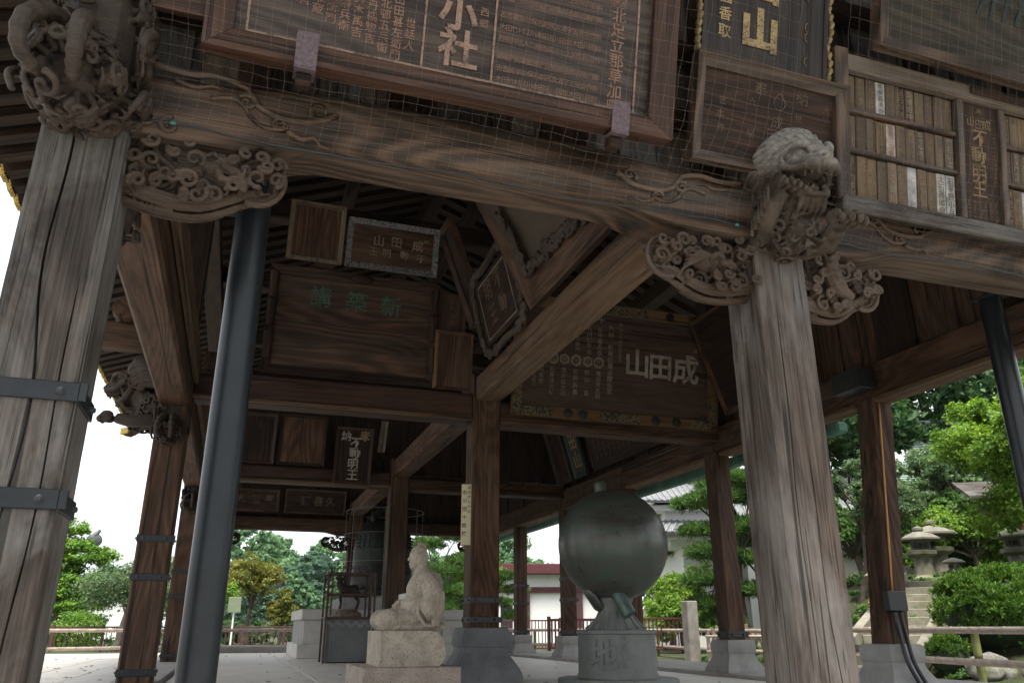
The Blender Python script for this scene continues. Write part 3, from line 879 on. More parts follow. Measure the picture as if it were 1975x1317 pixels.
g = MB()
N = 90
xs = np.concatenate([np.linspace(-400, -12, 12), np.linspace(-10, 40, 90), np.linspace(44, 400, 14)])
ys = np.concatenate([np.linspace(-300, -12, 10), np.linspace(-10, 60, 90), np.linspace(64, 500, 16)])
def sstep(t): t = max(0, min(1, t)); return t * t * (3 - 2 * t)
def ground_h(x, y):
    z = GZ
    # planted bank rising on the right
    d = (x - 11.0) * 0.80 + (14.0 - abs(y - 14.0)) * 0.0
    if x > 10.6 and 4 < y < 24:
        k = min(1, max(0, (x - 10.9) / 4.2)); e = min(1, max(0, min(y - 5, 19.2 - y) / 2.2))
        k = k * k * (3 - 2 * k); e = e * e * (3 - 2 * e)
        z += 1.95 * k * e
        sx_, sy_ = x - 10.35, y - 11.75; al = (sx_ * 5.7 + sy_ * 3.9) / 6.906; ac = abs(-sx_ * 3.9 + sy_ * 5.7) / 6.906
        if ac < 1.6 and -0.5 < al < 7.2: z = min(z, GZ + 0.275 * max(0, al) - 0.12 + max(0, ac - 0.8) * 1.2)
        z += 0.08 * math.sin(x * 2.1 + y) * math.sin(y * 1.7) * k * e
    return z
V = [(x, y, ground_h(x, y)) for y in ys for x in xs]
F = []
nx = len(xs)
for j in range(len(ys) - 1):
    for i in range(nx - 1):
        F.append((j * nx + i, j * nx + i + 1, (j + 1) * nx + i + 1, (j + 1) * nx + i))
g.add(V, F)
tag(g.build('ground', LAWN, smooth='all'), 'green garden ground around the hall', None, kind='structure')
gv = MB()
for (x0, x1, y0, y1) in ((-9, -1.3, -6, 30), (-1.3, 8.4, -6, 2.2), (8.4, 10.9, -6, 24), (-1.3, 10.9, 24.6, 30)):
    gv.add([(x0, y0, GZ + 0.012), (x1, y0, GZ + 0.012), (x1, y1, GZ + 0.012), (x0, y1, GZ + 0.012)], [(0, 1, 2, 3)])
tag(gv.build('gravel_path', GRAVEL), 'white gravel path round the platform', None, kind='structure')

fl = MB(); fl.box(-0.68, 6.5, 2.6, 24.1, -0.30, -0.03)
floor = tag(fl.build('hall_floor', KERB), 'pale concrete slab floor of the hall', None, kind='structure')
sx = np.linspace(-0.68, 6.5, 5); sy = np.linspace(2.6, 24.1, 12)
slab = {}
for i in range(4):
    for j in range(11):
        w, d = sx[1] - sx[0] - 0.018, sy[1] - sy[0] - 0.018
        if 's' not in slab:
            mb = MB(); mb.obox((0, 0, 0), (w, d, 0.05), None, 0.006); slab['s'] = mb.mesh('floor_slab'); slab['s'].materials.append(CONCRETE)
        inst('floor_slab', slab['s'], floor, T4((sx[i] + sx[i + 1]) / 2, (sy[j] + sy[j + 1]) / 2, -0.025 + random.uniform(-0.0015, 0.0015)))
# raised sills under the outer pillar rows, outer aisle paving
sl = MB(); sl.box(-1.22, -0.69, 2.6, 24.1, -0.3, 0.055, 0.012)
tag(sl.build('stone_sill', KERB, smooth=False), 'raised stone sill under the outer pillars', None, kind='structure')
sr = MB(); sr.box(6.51, 8.3, 2.6, 24.1, -0.3, 0.05, 0.012)
tag(sr.build('outer_aisle', KERB), 'grey stone aisle strip under the side posts', None, kind='structure')
bk = MB(); bk.box(-1.22, 8.3, 24.11, 24.5, -0.3, 0.16, 0.015)
tag(bk.build('rear_kerb', KERB), 'low stone kerb at the rear of the hall', None, kind='structure')
pv = MB(); pv.box(-4.6, -1.23, 2.6, 22.0, -0.3, -0.03)
pav = tag(pv.build('side_paving', KERB), 'flagstone paving beside the hall', None, kind='structure')
fx = np.linspace(-4.6, -1.23, 6)
for i in range(5):
    y = 2.6 + random.uniform(0, 0.6)
    yy = 2.6
    while y < 22.0:
        mb = MB(); mb.box(fx[i] + 0.006, fx[i + 1] - 0.006, yy + 0.006, y - 0.006, -0.05, 0.0 + random.uniform(-0.003, 0.003), 0.006)
        if y - yy > 0.2: mb.build('flagstone', FLAG, pav)
        yy = y; y = min(22.0, y + random.uniform(1.3, 2.3)) if y < 21.9 else 99
# ------------------------------------------------------------------ the votive hall
hall = thing('votive_hall', 'open timber hall of weathered pillars and carved beams under a tiled roof', 'hall', (3.0, 13.6, 0))

def pillar(x, y, w, z0, z1, mat, lean=(0, 0), d=None, name='pillar', taperk=0.0, splits=()):
    d = d or w
    mb = MB()
    c = w * 0.06
    # four-sided post with chamfered arrises, slightly uneven
    secs = np.linspace(z0, z1, 44 if splits else 9)
    V = []; F = []
    for z in secs:
        t = (z - z0) / (z1 - z0)
        k = 1 - taperk * t + random.uniform(-0.004, 0.004)
        cx, cy = x + lean[0] * t, y + lean[1] * t
        hw, hd = w / 2 * k, d / 2 * k
        fr = [(-hw + c, -hd)]
        for (u0, wob, wd, za, zb) in splits:      # drying cracks: V grooves wandering down the front
            gx = u0 * hw + wob * math.sin(z * 2.1 + u0 * 9) + wob * 0.5 * math.sin(z * 5.3 + u0 * 4)
            on = sstep((z - za) / 0.25) * sstep((zb - z) / 0.25) + 0.02
            fr += [(gx - wd * on, -hd), (gx, -hd + 0.035 * on), (gx + wd * on, -hd)]
        for px, py in fr + [(hw - c, -hd), (hw, -hd + c), (hw, hd - c), (hw - c, hd), (-hw + c, hd), (-hw, hd - c), (-hw, -hd + c)]:
            V.append((cx + px, cy + py, z))
    n = 8 + 3 * len(splits)
    for i in range(len(secs) - 1):
        for k in range(n):
            k2 = (k + 1) % n
            F.append((i * n + k, i * n + k2, (i + 1) * n + k2, (i + 1) * n + k))
    F.append(tuple(range(n - 1, -1, -1))); F.append(tuple((len(secs) - 1) * n + k for k in range(n)))
    mb.add(V, F)
    return mb.build(name, mat, hall)

bolt_mb = MB(); bolt_mb.lathe((0, 0, 0), [(0.019, 0), (0.019, 0.006), (0.014, 0.009), (0.013, 0.018), (0.008, 0.021)], 8)
BOLT = bolt_mb.mesh('bolt', True); BOLT.materials.append(IRON)
def band(x, y, w, z, h=0.078, d=None, mat=None, bolts=True, side=True):
    d = d or w
    t = 0.010
    mb = MB()
    mb.box(x - w / 2 - t, x + w / 2 + t, y - d / 2 - t, y + d / 2 + t, z - h / 2, z + h / 2, 0.004)
    mb.box(x + w / 2 + t, x + w / 2 + t + 0.03, y - d / 2 - t - 0.002, y - d / 2 + 0.012, z - h / 2 + 0.004, z + h / 2 - 0.004)
    b = mb.build('steel_band', mat or STEEL, hall)
    if bolts:
        for s in (-0.33, 0.33):
            inst('bolt', BOLT, b, Matrix.Translation((x + w * s, y - d / 2 - t, z)) @ Matrix.Rotation(R(90), 4, 'X'))
            if side:
                inst('bolt', BOLT, b, Matrix.Translation((x + w / 2 + t, y + d * s, z)) @ Matrix.Rotation(R(90), 4, 'Y'))
                inst('bolt', BOLT, b, Matrix.Translation((x - w / 2 - t, y + d * s, z)) @ Matrix.Rotation(R(-90), 4, 'Y'))
    return b

P1W = 0.38
pillar(C0, 3.97, P1W, 0.055, 4.05, w_out('Z'), splits=[(-0.1, 0.030, 0.006, 0.9, 3.6), (0.55, 0.012, 0.004, 0.2, 2.2)])
for z in (1.60, 1.135, 0.25): band(C0, 3.97, P1W, z, 0.085)
pillar(C0, 10.5, 0.37, 0.055, 3.9, w_in('Z'))
for z in (1.615, 1.18, 0.165): band(C0, 10.5, 0.37, z)
pillar(C0, 16.8, 0.37, 0.055, 3.9, w_in('Z'))
for z in (1.62, 1.18, 0.16): band(C0, 16.8, 0.37, z)
pillar(C0, 23.2, 0.37, 0.055, 3.9, w_in('Z'))
pillar(C1, 4.0, 0.37, 0.0, 4.05, wood('Z', (0.010, 0.0072, 0.0058), (0.048, 0.0365, 0.030), (0.125, 0.101, 0.085), (0.22, 0.205, 0.193), 0.95, 0.5, key='pale_out'), splits=[(-0.45, 0.012, 0.004, 0.3, 2.6), (0.2, 0.02, 0.004, 0.1, 1.7)])
pillar(C1, 10.5, 0.385, 0.60, 4.02, w_in('Z'))
pillar(C1, 16.8, 0.385, 0.60, 4.02, w_in('Z'))
pillar(C1, 23.2, 0.385, 0.60, 4.02, w_in('Z'))
for y in (10.5, 16.8, 23.2):
    for z in (0.97, 0.73): band(C1, y, 0.385, z, 0.072, mat=BLACK)
# side posts (a row twice as dense) on stone feet
side_posts = [(6.68, 7.26, 0.29), (6.86, 10.5, 0.0), (6.92, 13.7, 0.0), (6.94, 16.8, 0.0), (6.95, 20.0, 0.0), (6.95, 23.2, 0.0), (6.95, 4.0, 0.0)]
for i, (x, y, ln) in enumerate(side_posts):
    w = 0.28 if i else 0.275
    pillar(x, y, w, 0.46, 3.15, w_in('Z') if i != 1 else w_in('Z'), (ln, 0))
    if i in (2, 3, 4, 5):
        for z in (1.64, 1.205): band(x, y, w, z, 0.07, mat=BLACK)
    if i: band(x, y, w, 0.545, 0.08, mat=BLACK)

def ogee_base(x, y, top, hw, foot, mat, fhw):
    mb = MB()
    prof = [(fhw, 0.0), (fhw, 0.05)]
    for t in np.linspace(0.05, 1, 9):
        k = 0.5 - 0.5 * math.cos(PI * t)
        prof.append((fhw + (hw * 0.93 - fhw) * k, 0.05 + (top * 0.62 - 0.05) * t))
    prof += [(hw, top * 0.66), (hw, top * 0.9), (hw * 0.93, top * 0.985), (hw * 0.80, top)]
    mb.sqlathe((x, y, 0), prof)
    return mb.build('pillar_base', mat, hall, smooth=True)
for y in (10.5, 16.8, 23.2): ogee_base(C1, y, 0.64, 0.30, 0, BASESTONE, 0.43)
for i, (x, y, ln) in enumerate(side_posts):
    ogee_base(x, y, 0.475, 0.225, 0, BASEPALE if i < 3 else BASEPALE, 0.30)

# ---------------------------------------------------------------- beams
def straight_beam(x0, x1, y0, y1, z0, z1, mat, c=0.02, name='beam'):
    mb = MB(); mb.box(x0, x1, y0, y1, z0, z1, c)
    return mb.build(name, mat, hall)

def bowed_beam(x0, x1, y0, y1, top, bot, mat, n=40, bulge=0.03, name='rainbow_beam'):
    """rainbow beam: top(x), bot(x) functions; rounded cross section"""
    mb = MB(); V = []; F = []
    ym = (y0 + y1) / 2; hd = (y1 - y0) / 2
    ring = []
    for k in range(20):      # superellipse section
        a = 2 * PI * (k + 0.5) / 20
        ca, sa = math.cos(a), math.sin(a)
        e = 0.32
        ring.append((math.copysign(abs(ca) ** e, ca), math.copysign(abs(sa) ** e, sa)))
    m = len(ring)
    for i in range(n):
        x = x0 + (x1 - x0) * i / (n - 1)
        zt, zb = top(x), bot(x)
        zm, hz = (zt + zb) / 2, (zt - zb) / 2
        for (a, b) in ring:
            V.append((x, ym + a * (hd + (bulge * (1 - b * b) if a < 0 else 0)), zm + b * hz))
    for i in range(n - 1):
        for k in range(m):
            k2 = (k + 1) % m
            F.append((i * m + k, (i + 1) * m + k, (i + 1) * m + k2, i * m + k2))
    F.append(tuple(range(m))); F.append(tuple((n - 1) * m + k for k in range(m - 1, -1, -1)))
    mb.add(V, F)
    return mb.build(name, mat, hall, smooth=True)

def sstep(t): t = max(0, min(1, t)); return t * t * (3 - 2 * t)
def fl_top(x): return 3.36 + 0.09 * sstep((x + 0.7) / 1.1) * sstep((2.9 - x) / 1.1)
def fl_bot(x): return 2.97 + 0.125 * sstep((x + 0.30) / 0.55) * sstep((2.45 - x) / 0.55)
bowed_beam(C0 + 0.18, C1 - 0.17, 3.83, 4.20, fl_top, fl_bot, w_beam('X'))
def fr_top(x): return 3.345 + 0.05 * sstep((x - 3.4) / 1.0) * sstep((6.9 - x) / 1.0)
def fr_bot(x): return 2.955 + 0.10 * sstep((x - 3.75) / 0.4) * sstep((6.6 - x) / 0.4)
bowed_beam(C1 + 0.17, C2 - 0.12, 3.83, 4.20, fr_top, fr_bot, w_beam('X'))

# cross beams of the inner rows
W_IN_X, W_IN_Y = w_in('X'), w_in('Y')
for i, y in enumerate((10.5, 16.8)):
    z0, z1 = ((3.33, 3.73), (3.39, 3.72))[i]
    straight_beam(C0 + 0.186, C1 - 0.194, y - 0.15, y + 0.15, z0, z1, w_red('X'))
    straight_beam(C1 + 0.194, C2 - 0.10, y - 0.15, y + 0.15, z0 - 0.03, z1 - 0.10, W_IN_X)
    straight_beam(C0 + 0.187, C1 - 0.195, y - 0.185, y - 0.152, z0 + 0.003, z0 + 0.055, w_tan('X'), 0.006, 'beam_lip')
    straight_beam(C1 + 0.195, C2 - 0.10, y - 0.20, y - 0.152, z0 - 0.027, z0 + 0.03, W_IN_X, 0.006, 'beam_lip')
def rb_bot(x): return 3.06 + 0.09 * sstep((x - (-0.5)) / 0.5) * sstep((2.7 - x) / 0.5)
bowed_beam(C0 + 0.18, C1 - 0.19, 23.02, 23.38, lambda x: 3.50, rb_bot, W_IN_X, 24, 0.0)
bowed_beam(C1 + 0.19, C2 - 0.12, 23.02, 23.38, lambda x: 3.50, lambda x: 3.06 + 0.09 * sstep((x - 3.5) / 0.5) * sstep((6.6 - x) / 0.5), W_IN_X, 24, 0.0)
# beams running into the hall
for (ya, yb) in ((4.205, 10.30), (10.70, 16.60), (17.0, 23.0)):
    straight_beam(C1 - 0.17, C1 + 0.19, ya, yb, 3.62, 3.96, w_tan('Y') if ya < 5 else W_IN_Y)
    zb = 3.20
    straight_beam(C0 - 0.18, C0 + 0.17, ya, yb, zb, 3.66, W_IN_Y, 0.03)
    straight_beam(C0 + 0.18, C0 + 0.25, ya, yb, 3.50, 3.80, w_tan('Y'), 0.01, 'wall_plate')
ys_side = [4.0, 7.26, 10.5, 13.7, 16.8, 20.0, 23.2]
for a, b in zip(ys_side[:-1], ys_side[1:]):
    straight_beam(C2 - 0.13, C2 + 0.15, a + (0.20 if a == 4.0 else 0.002), b - 0.002, 3.155, 3.56, W_IN_Y, 0.02)
    straight_beam(C2 - 0.15, C2 + 0.12, a + 0.15, b - 0.15, 3.10, 3.152, w_tan('Y'), 0.008, 'beam_lip')
gr = MB(); gr.box(C2 + 0.27, C2 + 0.45, 8.2, 23.0, 3.02, 3.17, 0.03)
gr.build('copper_gutter', plain('verdigris_copper', (0.055, 0.15, 0.11), 0.6, 0.2, 0.5, 3), hall)

# upper walls of boards behind the front plaques and over the right side beam
def board_run(a0, a1, z0, z1, axis, pos, mats, wmin=0.20, wmax=0.32, thick=0.03):
    a = a0; i = 0
    while a < a1 - 0.03:
        w = min(random.uniform(wmin, wmax), a1 - a)
        mb = MB(); off = (i % 2) * 0.034 + random.uniform(-0.002, 0.002)
        if axis == 'X': mb.box(a - 0.02, a + w + 0.02, pos + off, pos + thick + off, z0, z1, 0.003)
        else: mb.box(pos + off, pos + thick + off, a - 0.02, a + w + 0.02, z0, z1, 0.003)
        mb.build('wall_board', mats[i % len(mats)], hall)
        a += w; i += 1
board_run(C0 + 0.2, C2, 3.42, 6.0, 'X', 4.06, [w_out('Z'), w_pale('Z'), w_dark('Z'), w_out('Z')])
board_run(4.25, 13.5, 3.57, 5.6, 'Y', C2 + 0.06, [w_in('Z'), w_dark('Z'), w_in('Z')], 0.5, 0.75)
board_run(13.5, 23.0, 3.57, 5.6, 'Y', C2 + 0.06, [w_dark('Z')], 0.5, 0.75)
board_run(C0 + 0.2, C2 - 0.1, 3.73, 5.2, 'X', 16.93, [w_dark('Z')], 0.45, 0.7)
board_run(C0 + 0.2, C2 - 0.1, 3.52, 5.4, 'X', 23.25, [w_dark('Z')], 0.45, 0.7)
for z, h in ((3.83, 0.13), (4.42, 0.12), (5.2, 0.14)):
    straight_beam(C0 + 0.2, C1 - 0.2, 3.93, 4.05, z, z + h, w_dark('X'), 0.01, 'tie_rail')
    straight_beam(C1 + 0.2, C2 - 0.1, 3.93, 4.05, z, z + h, w_dark('X'), 0.01, 'tie_rail')
# high plates and roof timbers
for x in (C0, C2): straight_beam(x - 0.15, x + 0.15, 3.0, 24.2, 6.35, 6.65, w_dark('Y'), 0.01, 'wall_plate')
for y in (4.0, 23.2): straight_beam(C0 - 1.0, C2 + 1.0, y - 0.15, y + 0.15, 6.02, 6.34, w_dark('X'), 0.01, 'wall_plate')
for y in (4.0, 10.5, 16.8, 23.2):
    straight_beam(C0 - 0.14, C0 + 0.14, y - 0.14, y + 0.14, 3.9, 6.0, w_dark('Z'), 0.01, 'upper_post')
    straight_beam(C2 - 0.13, C2 + 0.05, y - 0.14, y + 0.14, 3.57, 6.34, w_dark('Z'), 0.01, 'upper_post')
for y in (8.2, 11.2, 14.0, 17.2, 20.2):
    straight_beam(C0 + 0.16, C2 - 0.16, y - 0.13, y + 0.13, 6.4, 6.72, w_dark('X'), 0.02, 'roof_beam')
for x in (1.1, 3.1, 5.1):
    straight_beam(x - 0.1, x + 0.1, 4.2, 23.0, 7.0, 7.22, w_dark('Y'), 0.02, 'purlin')
# diagonal struts
for (y, x) in ((11.2, 1.2), (11.2, 4.9), (14.0, 1.6)):
    mb = MB(); mb.obox((x, y, 6.1), (1.8, 0.12, 0.16), Ry(-38), 0.01); mb.build('strut', W_IN_X, hall)

# ---------------------------------------------------------------- roof
EX0, EX1, EY0, EY1, EZ, SL = -3.43, 9.33, 1.35, 25.85, 6.15, 0.38
def roof_pts(z_off, grow=0.0):
    r = (EX1 - EX0) / 2
    zt = EZ + SL * r + z_off
    a = (EX0 - grow, EY0 - grow); b = (EX1 + grow, EY0 - grow); c = (EX1 + grow, EY1 + grow); d = (EX0 - grow, EY1 + grow)
    ze = EZ + z_off - SL * grow
    return [(a[0], a[1], ze), (b[0], b[1], ze), (c[0], c[1], ze), (d[0], d[1], ze), ((EX0 + EX1) / 2, EY0 + r, zt), ((EX0 + EX1) / 2, EY1 - r, zt)]
rf = MB()
lo, hi = roof_pts(0.17, 0.0), roof_pts(0.62, 0.12)
RF = [(0, 1, 4), (1, 2, 5, 4), (2, 3, 5), (3, 0, 4, 5)]
rf.add(lo, [tuple(reversed(q)) for q in RF]); rf.add(hi, RF)
for i in range(4):
    j = (i + 1) % 4
    rf.add([lo[i], lo[j], hi[j], hi[i]], [(0, 1, 2, 3)])
roof = rf.build('roof', w_dark('X'), hall)
# rafters on the left eave (and right), end caps gilt
ang = math.degrees(math.atan(SL))
rm = MB(); rm.box(0, 1, -0.10, 0.10, 0.0, 0.13); RAFT = rm.mesh('rafter'); RAFT.materials.append(w_dark('X'))
cm = MB(); cm.box(-0.018, 0.05, -0.108, 0.108, -0.03, 0.135, 0.008); CAP = cm.mesh('rafter_cap'); CAP.materials.append(GOLD)
y = EY0 + 0.5
while y < EY1 - 0.4:
    L = min(6.2, y - EY0, EY1 - y) / math.cos(R(ang))
    for side in (0, 1):
        if side and L < 1: continue
        M = Matrix.Translation((EX0 if not side else EX1, y, EZ + 0.012)) @ (Matrix.Rotation(R(180), 4, 'Z') if side else Matrix.Identity(4)) @ Matrix.Rotation(R(-ang), 4, 'Y')
        o = inst('rafter', RAFT, hall, M @ Matrix.Diagonal((L, 1, 1, 1)))
        if not side:
            c = inst('rafter_cap', CAP, o)
            c.matrix_basis = Matrix.Diagonal((1 / L, 1, 1, 1))
    y += 0.40
x = EX0 + 0.6
while x < EX1 - 0.5:
    L = min(6.0, x - EX0, EX1 - x) / math.cos(R(ang))
    for back in (0, 1):
        M = Matrix.Translation((x, EY1 if back else EY0, EZ + 0.012)) @ Matrix.Rotation(R(-90 if back else 90), 4, 'Z') @ Matrix.Rotation(R(-ang), 4, 'Y')
        inst('rafter', RAFT, hall, M @ Matrix.Diagonal((L, 1, 1, 1)))
    x += 0.42
# round tile ends along the left eave
tm = MB()
y = EY0 - 0.1
while y < EY1 + 0.1:
    tm.tube([(EX0 - 0.20, y, EZ + 0.56), (EX0 + 0.4, y, EZ + 0.80)], 0.055, 8)
    y += 0.22
t = tm.build('eave_tiles', plain('dark_roof_tile', (0.07, 0.075, 0.08), 0.5), hall, smooth=True); t['kind'] = 'stuff'
cm = MB(); cm.obox((EX0 - 0.06, EY1 + 0.03, EZ + 0.04), (0.34, 0.34, 0.2), Rz(45), 0.02); cm.build('corner_rafter_cap', GOLD, hall)
cm = MB(); cm.obox((EX0 + 0.9, EY1 - 0.95, EZ + 0.36), (2.9, 0.26, 0.22), Rz(-45) @ Ry(-15), 0.02); cm.build('hip_rafter', w_dark('X'), hall)

# ---------------------------------------------------------------- carved work on the hall
CARVE = wood('X', (0.018, 0.0125, 0.009), (0.052, 0.038, 0.028), (0.105, 0.080, 0.061), (0.14, 0.12, 0.105), 0.35, 0.2, 0.65, 0.1, key='carve')
CARVED = wood('X', (0.009, 0.0062, 0.0046), (0.031, 0.0225, 0.017), (0.072, 0.055, 0.043), (0.11, 0.095, 0.083), 0.35, 0.2, 0.65, 0.1, key='carved')
def lionmat():
    # bleached crown where rain and sun reach the top of the head
    m, nt, b = nmat('bleached_carving')
    v = coords(nt, (1, 1, 1))
    n = noise(nt, v, 14, 5, 0.6)
    rp = ramp(nt, [(0.3, (0.024, 0.0175, 0.013)), (0.7, (0.082, 0.062, 0.047))]); nt.links.new(n, rp.inputs[0])
    tc = nt.nodes.new('ShaderNodeTexCoord'); sp = nt.nodes.new('ShaderNodeSeparateXYZ'); nt.links.new(tc.outputs['Object'], sp.inputs[0])
    hgt = math_(nt, 'ADD', sp.outputs[2], math_(nt, 'MULTIPLY', noise(nt, v, 6, 4, 0.6), 0.12))
    hgt = math_(nt, 'SUBTRACT', hgt, math_(nt, 'MULTIPLY', sp.outputs[1], 0.35))
    hr = ramp(nt, [(0.58, (0, 0, 0)), (0.68, (1, 1, 1))]); nt.links.new(hgt, hr.inputs[0])
    fine = noise(nt, coords(nt, (30, 8, 30)), 1, 4, 0.6)
    pale = ramp(nt, [(0.3, (0.075, 0.066, 0.058)), (0.65, (0.25, 0.23, 0.21))]); nt.links.new(fine, pale.inputs[0])
    nt.links.new(mixc(nt, hr.outputs[0], rp.outputs[0], pale.outputs[0]), b.inputs['Base Color'])
    b.inputs['Roughness'].default_value = 0.75; b.inputs['Specular IOR Level'].default_value = 0.25
    bump(nt, b, fine, 0.5, 0.006)
    return m
def hang(me, mat, M, name='carved_bracket', label=None):
    m2 = me
    if not m2.materials: m2.materials.append(mat)
    o = inst(name, m2, hall, M)
    if o.data.materials[0] != mat:
        o.data = me.copy(); o.data.materials.clear(); o.data.materials.append(mat)
    if label: o['label'] = label
    return o
S4 = lambda a, b, c: Matrix.Diagonal((a, b, c, 1))
hang(BR_DEER, CARVE, T4(C0 + 0.185, 3.86, 2.625), label='openwork bracket carved with a horned beast among clouds')
hang(BR_BIRD, CARVE, T4(C1 - 0.18, 3.86, 2.575) @ S4(-1, 1, 1), label='openwork bracket carved with a bird among waves')
hang(BR_CARP, CARVE, T4(C1 + 0.18, 3.86, 2.54), label='openwork bracket carved with a leaping carp in waves')
hang(LION, lionmat(), T4(C1, 3.80, 2.88) @ S4(0.95, 0.95, 0.95), 'lion_carving', 'carved lion head with bleached crown and paws')
hang(BEAST, CARVED, T4(C0, 3.70, 2.93), 'beast_carving', 'dark curling long-nosed beast carving')
# carvings at the second and third left pillars, rear brackets
hang(LION, CARVED, T4(C0 - 0.16, 10.5, 2.98) @ Matrix.Rotation(R(-90), 4, 'Z') @ S4(1.15, 1.15, 1.05), 'lion_carving')
hang(BEAST, CARVED, T4(C0, 10.38, 2.80) @ S4(0.75, 0.75, 0.8), 'beast_carving')
hang(BEAST, CARVED, T4(C0, 16.65, 2.80) @ S4(0.7, 0.7, 0.75), 'beast_carving')
for x, s in ((C1 - 0.19, -1), (C1 + 0.19, 1), (C2 - 0.13, -1), (C0 + 0.18, 1)):
    hang(BR_BIRD if s < 0 else BR_DEER, CARVED, T4(x, 23.05, 2.66) @ S4(s * 1.0, 1, 1))
hang(BR_CARP, CARVED, T4(C0 + 0.1, 4.18, 2.62) @ Matrix.Rotation(R(90), 4, 'Z'))
# boat-shaped arm and beam stub outside the second pillar
st = MB(); st.box(-1.95, -1.13, 10.2, 10.46, 3.86, 4.2, 0.05); st.build('bracket_arm', w_in('X'), hall)
st = MB(); st.tube([(-1.62, 10.05, 4.32), (-1.62, 10.7, 4.32)], [0.16, 0.16], 12, flat=0.8); st.build('bearing_block', w_in('Y'), hall, smooth=True)
st = MB(); st.box(-1.34, -1.13, 4.3, 10.2, 4.55, 4.85, 0.02); st.build('outer_beam', w_in('Y'), hall)

# relief vines on the beams
def relief(pts, r, y=3.80, n=26, r1=None):
    P = smooth_path(pts, n)
    mb = MB()
    mb.tube([(a, y, b) for a, b in P], taper(r, r1 if r1 is not None else r * 0.5, n), 7)
    return mb
def vine(x0, z0, sx, sz, mat=w_beam('X')):
    mb = MB()
    def put(pts, r, r1, n=24):
        P = smooth_path(pts, n)
        mb.tube([(x0 + a * sx, 3.803, z0 + b * sz) for a, b in P], taper(r * 1.25, r1 * 1.25, n), 7)
    put([(0.0, 0.12), (0.18, 0.10), (0.33, 0.12), (0.47, 0.08), (0.55, -0.02), (0.66, -0.06), (0.82, -0.05), (0.95, 0.02)], 0.014, 0.016, 40)
    put([(0.30, -0.02), (0.40, 0.005), (0.47, -0.03), (0.52, -0.10), (0.60, -0.14), (0.70, -0.12), (0.66, -0.07)], 0.011, 0.008)
    P = scroll2(0.48, -0.005, 0.05, 1.4, 2.5, -1); mb.tube([(x0 + a * sx, 3.801, z0 + b * sz) for a, b in P], taper(0.014, 0.008, len(P)), 7)
    P = scroll2(0.66, -0.11, 0.045, 1.3, 1.0, 1); mb.tube([(x0 + a * sx, 3.801, z0 + b * sz) for a, b in P], taper(0.013, 0.007, len(P)), 7)
    P = scroll2(0.86, 0.02, 0.055, 1.3, 4.0, -1); mb.tube([(x0 + a * sx, 3.801, z0 + b * sz) for a, b in P], taper(0.014, 0.008, len(P)), 7)
    put([(0.70, -0.14), (0.78, -0.17), (0.84, -0.15), (0.88, -0.19), (0.93, -0.2)], 0.012, 0.005)
    put([(0.12, 0.05), (0.22, 0.03), (0.30, 0.055), (0.36, 0.04)], 0.010, 0.004)
    o = mb.build('beam_carving', mat, hall, smooth='all')
    o['kind'] = 'stuff'
    return o
vine(C0 + 0.24, 3.26, 1.0, 1.0)
vine(C1 - 0.24, 3.24, -0.95, 0.9)
vine(C1 + 0.34, 3.24, 1.0, 0.9)
# ------------------------------------------------------------------ votive plaques
EXX = Vector((1, 0, 0))
def frame_matrix(BL, ex, lean):
    ex = Vector(ex).normalized(); up = Vector((0, 0, 1)); en0 = ex.cross(up)
    a = R(lean); ey = up * math.cos(a) + en0 * math.sin(a); en = ex.cross(ey)
    M = Matrix.Identity(4)
    for i in range(3):
        M[i][0], M[i][1], M[i][2], M[i][3] = ex[i], ey[i], en[i], BL[i]
    return M

def plaque(name, label, BL, w, h, lean, fw, fd, fmat, pmat, ex=EXX, cat='plaque', group=None, slope=0.55, planks=1, pdepth=0.03, fmats=None):
    """Empty at the lower left corner; local x right, y up, z towards the viewer"""
    t = thing(name, label, cat, group=group, world_mesh=False, mat=frame_matrix(BL, ex, lean))
    ph = (h - 2 * fw) / planks
    for i in range(planks):
        mb = MB(); mb.box(fw * 0.6, w - fw * 0.6, fw * 0.6 + i * (h - 1.2 * fw) / planks + 0.001, fw * 0.6 + (i + 1) * (h - 1.2 * fw) / planks - 0.001, 0.0, pdepth, 0.002)
        mb.build('panel' if planks == 1 else 'plank', pmat, t)
    zi = max(pdepth + 0.008, fd * slope)
    o = [(0, 0), (w, 0), (w, h), (0, h)]; q = [(fw, fw), (w - fw, fw), (w - fw, h - fw), (fw, h - fw)]
    g = 0.0012
    for k in range(4):
        k2 = (k + 1) % 4
        dx, dy = o[k2][0] - o[k][0], o[k2][1] - o[k][1]
        L = math.hypot(dx, dy); dx, dy = dx / L * g, dy / L * g
        A, B, C, D = (o[k][0] + dx, o[k][1] + dy), (o[k2][0] - dx, o[k2][1] - dy), (q[k2][0] - dx, q[k2][1] - dy), (q[k][0] + dx, q[k][1] + dy)
        mb = MB()
        e = fw * 0.12
        mb.hexa([(A[0], A[1], -0.004), (B[0], B[1], -0.004), (C[0], C[1], -0.004), (D[0], D[1], -0.004),
                 (A[0], A[1], fd), (B[0], B[1], fd), (C[0], C[1], zi), (D[0], D[1], zi)])
        m = (fmats or {}).get(k, fmat)
        if callable(m): m = m('X' if k % 2 == 0 else 'Y')
        mb.build('frame_rail', m, t)
    return t
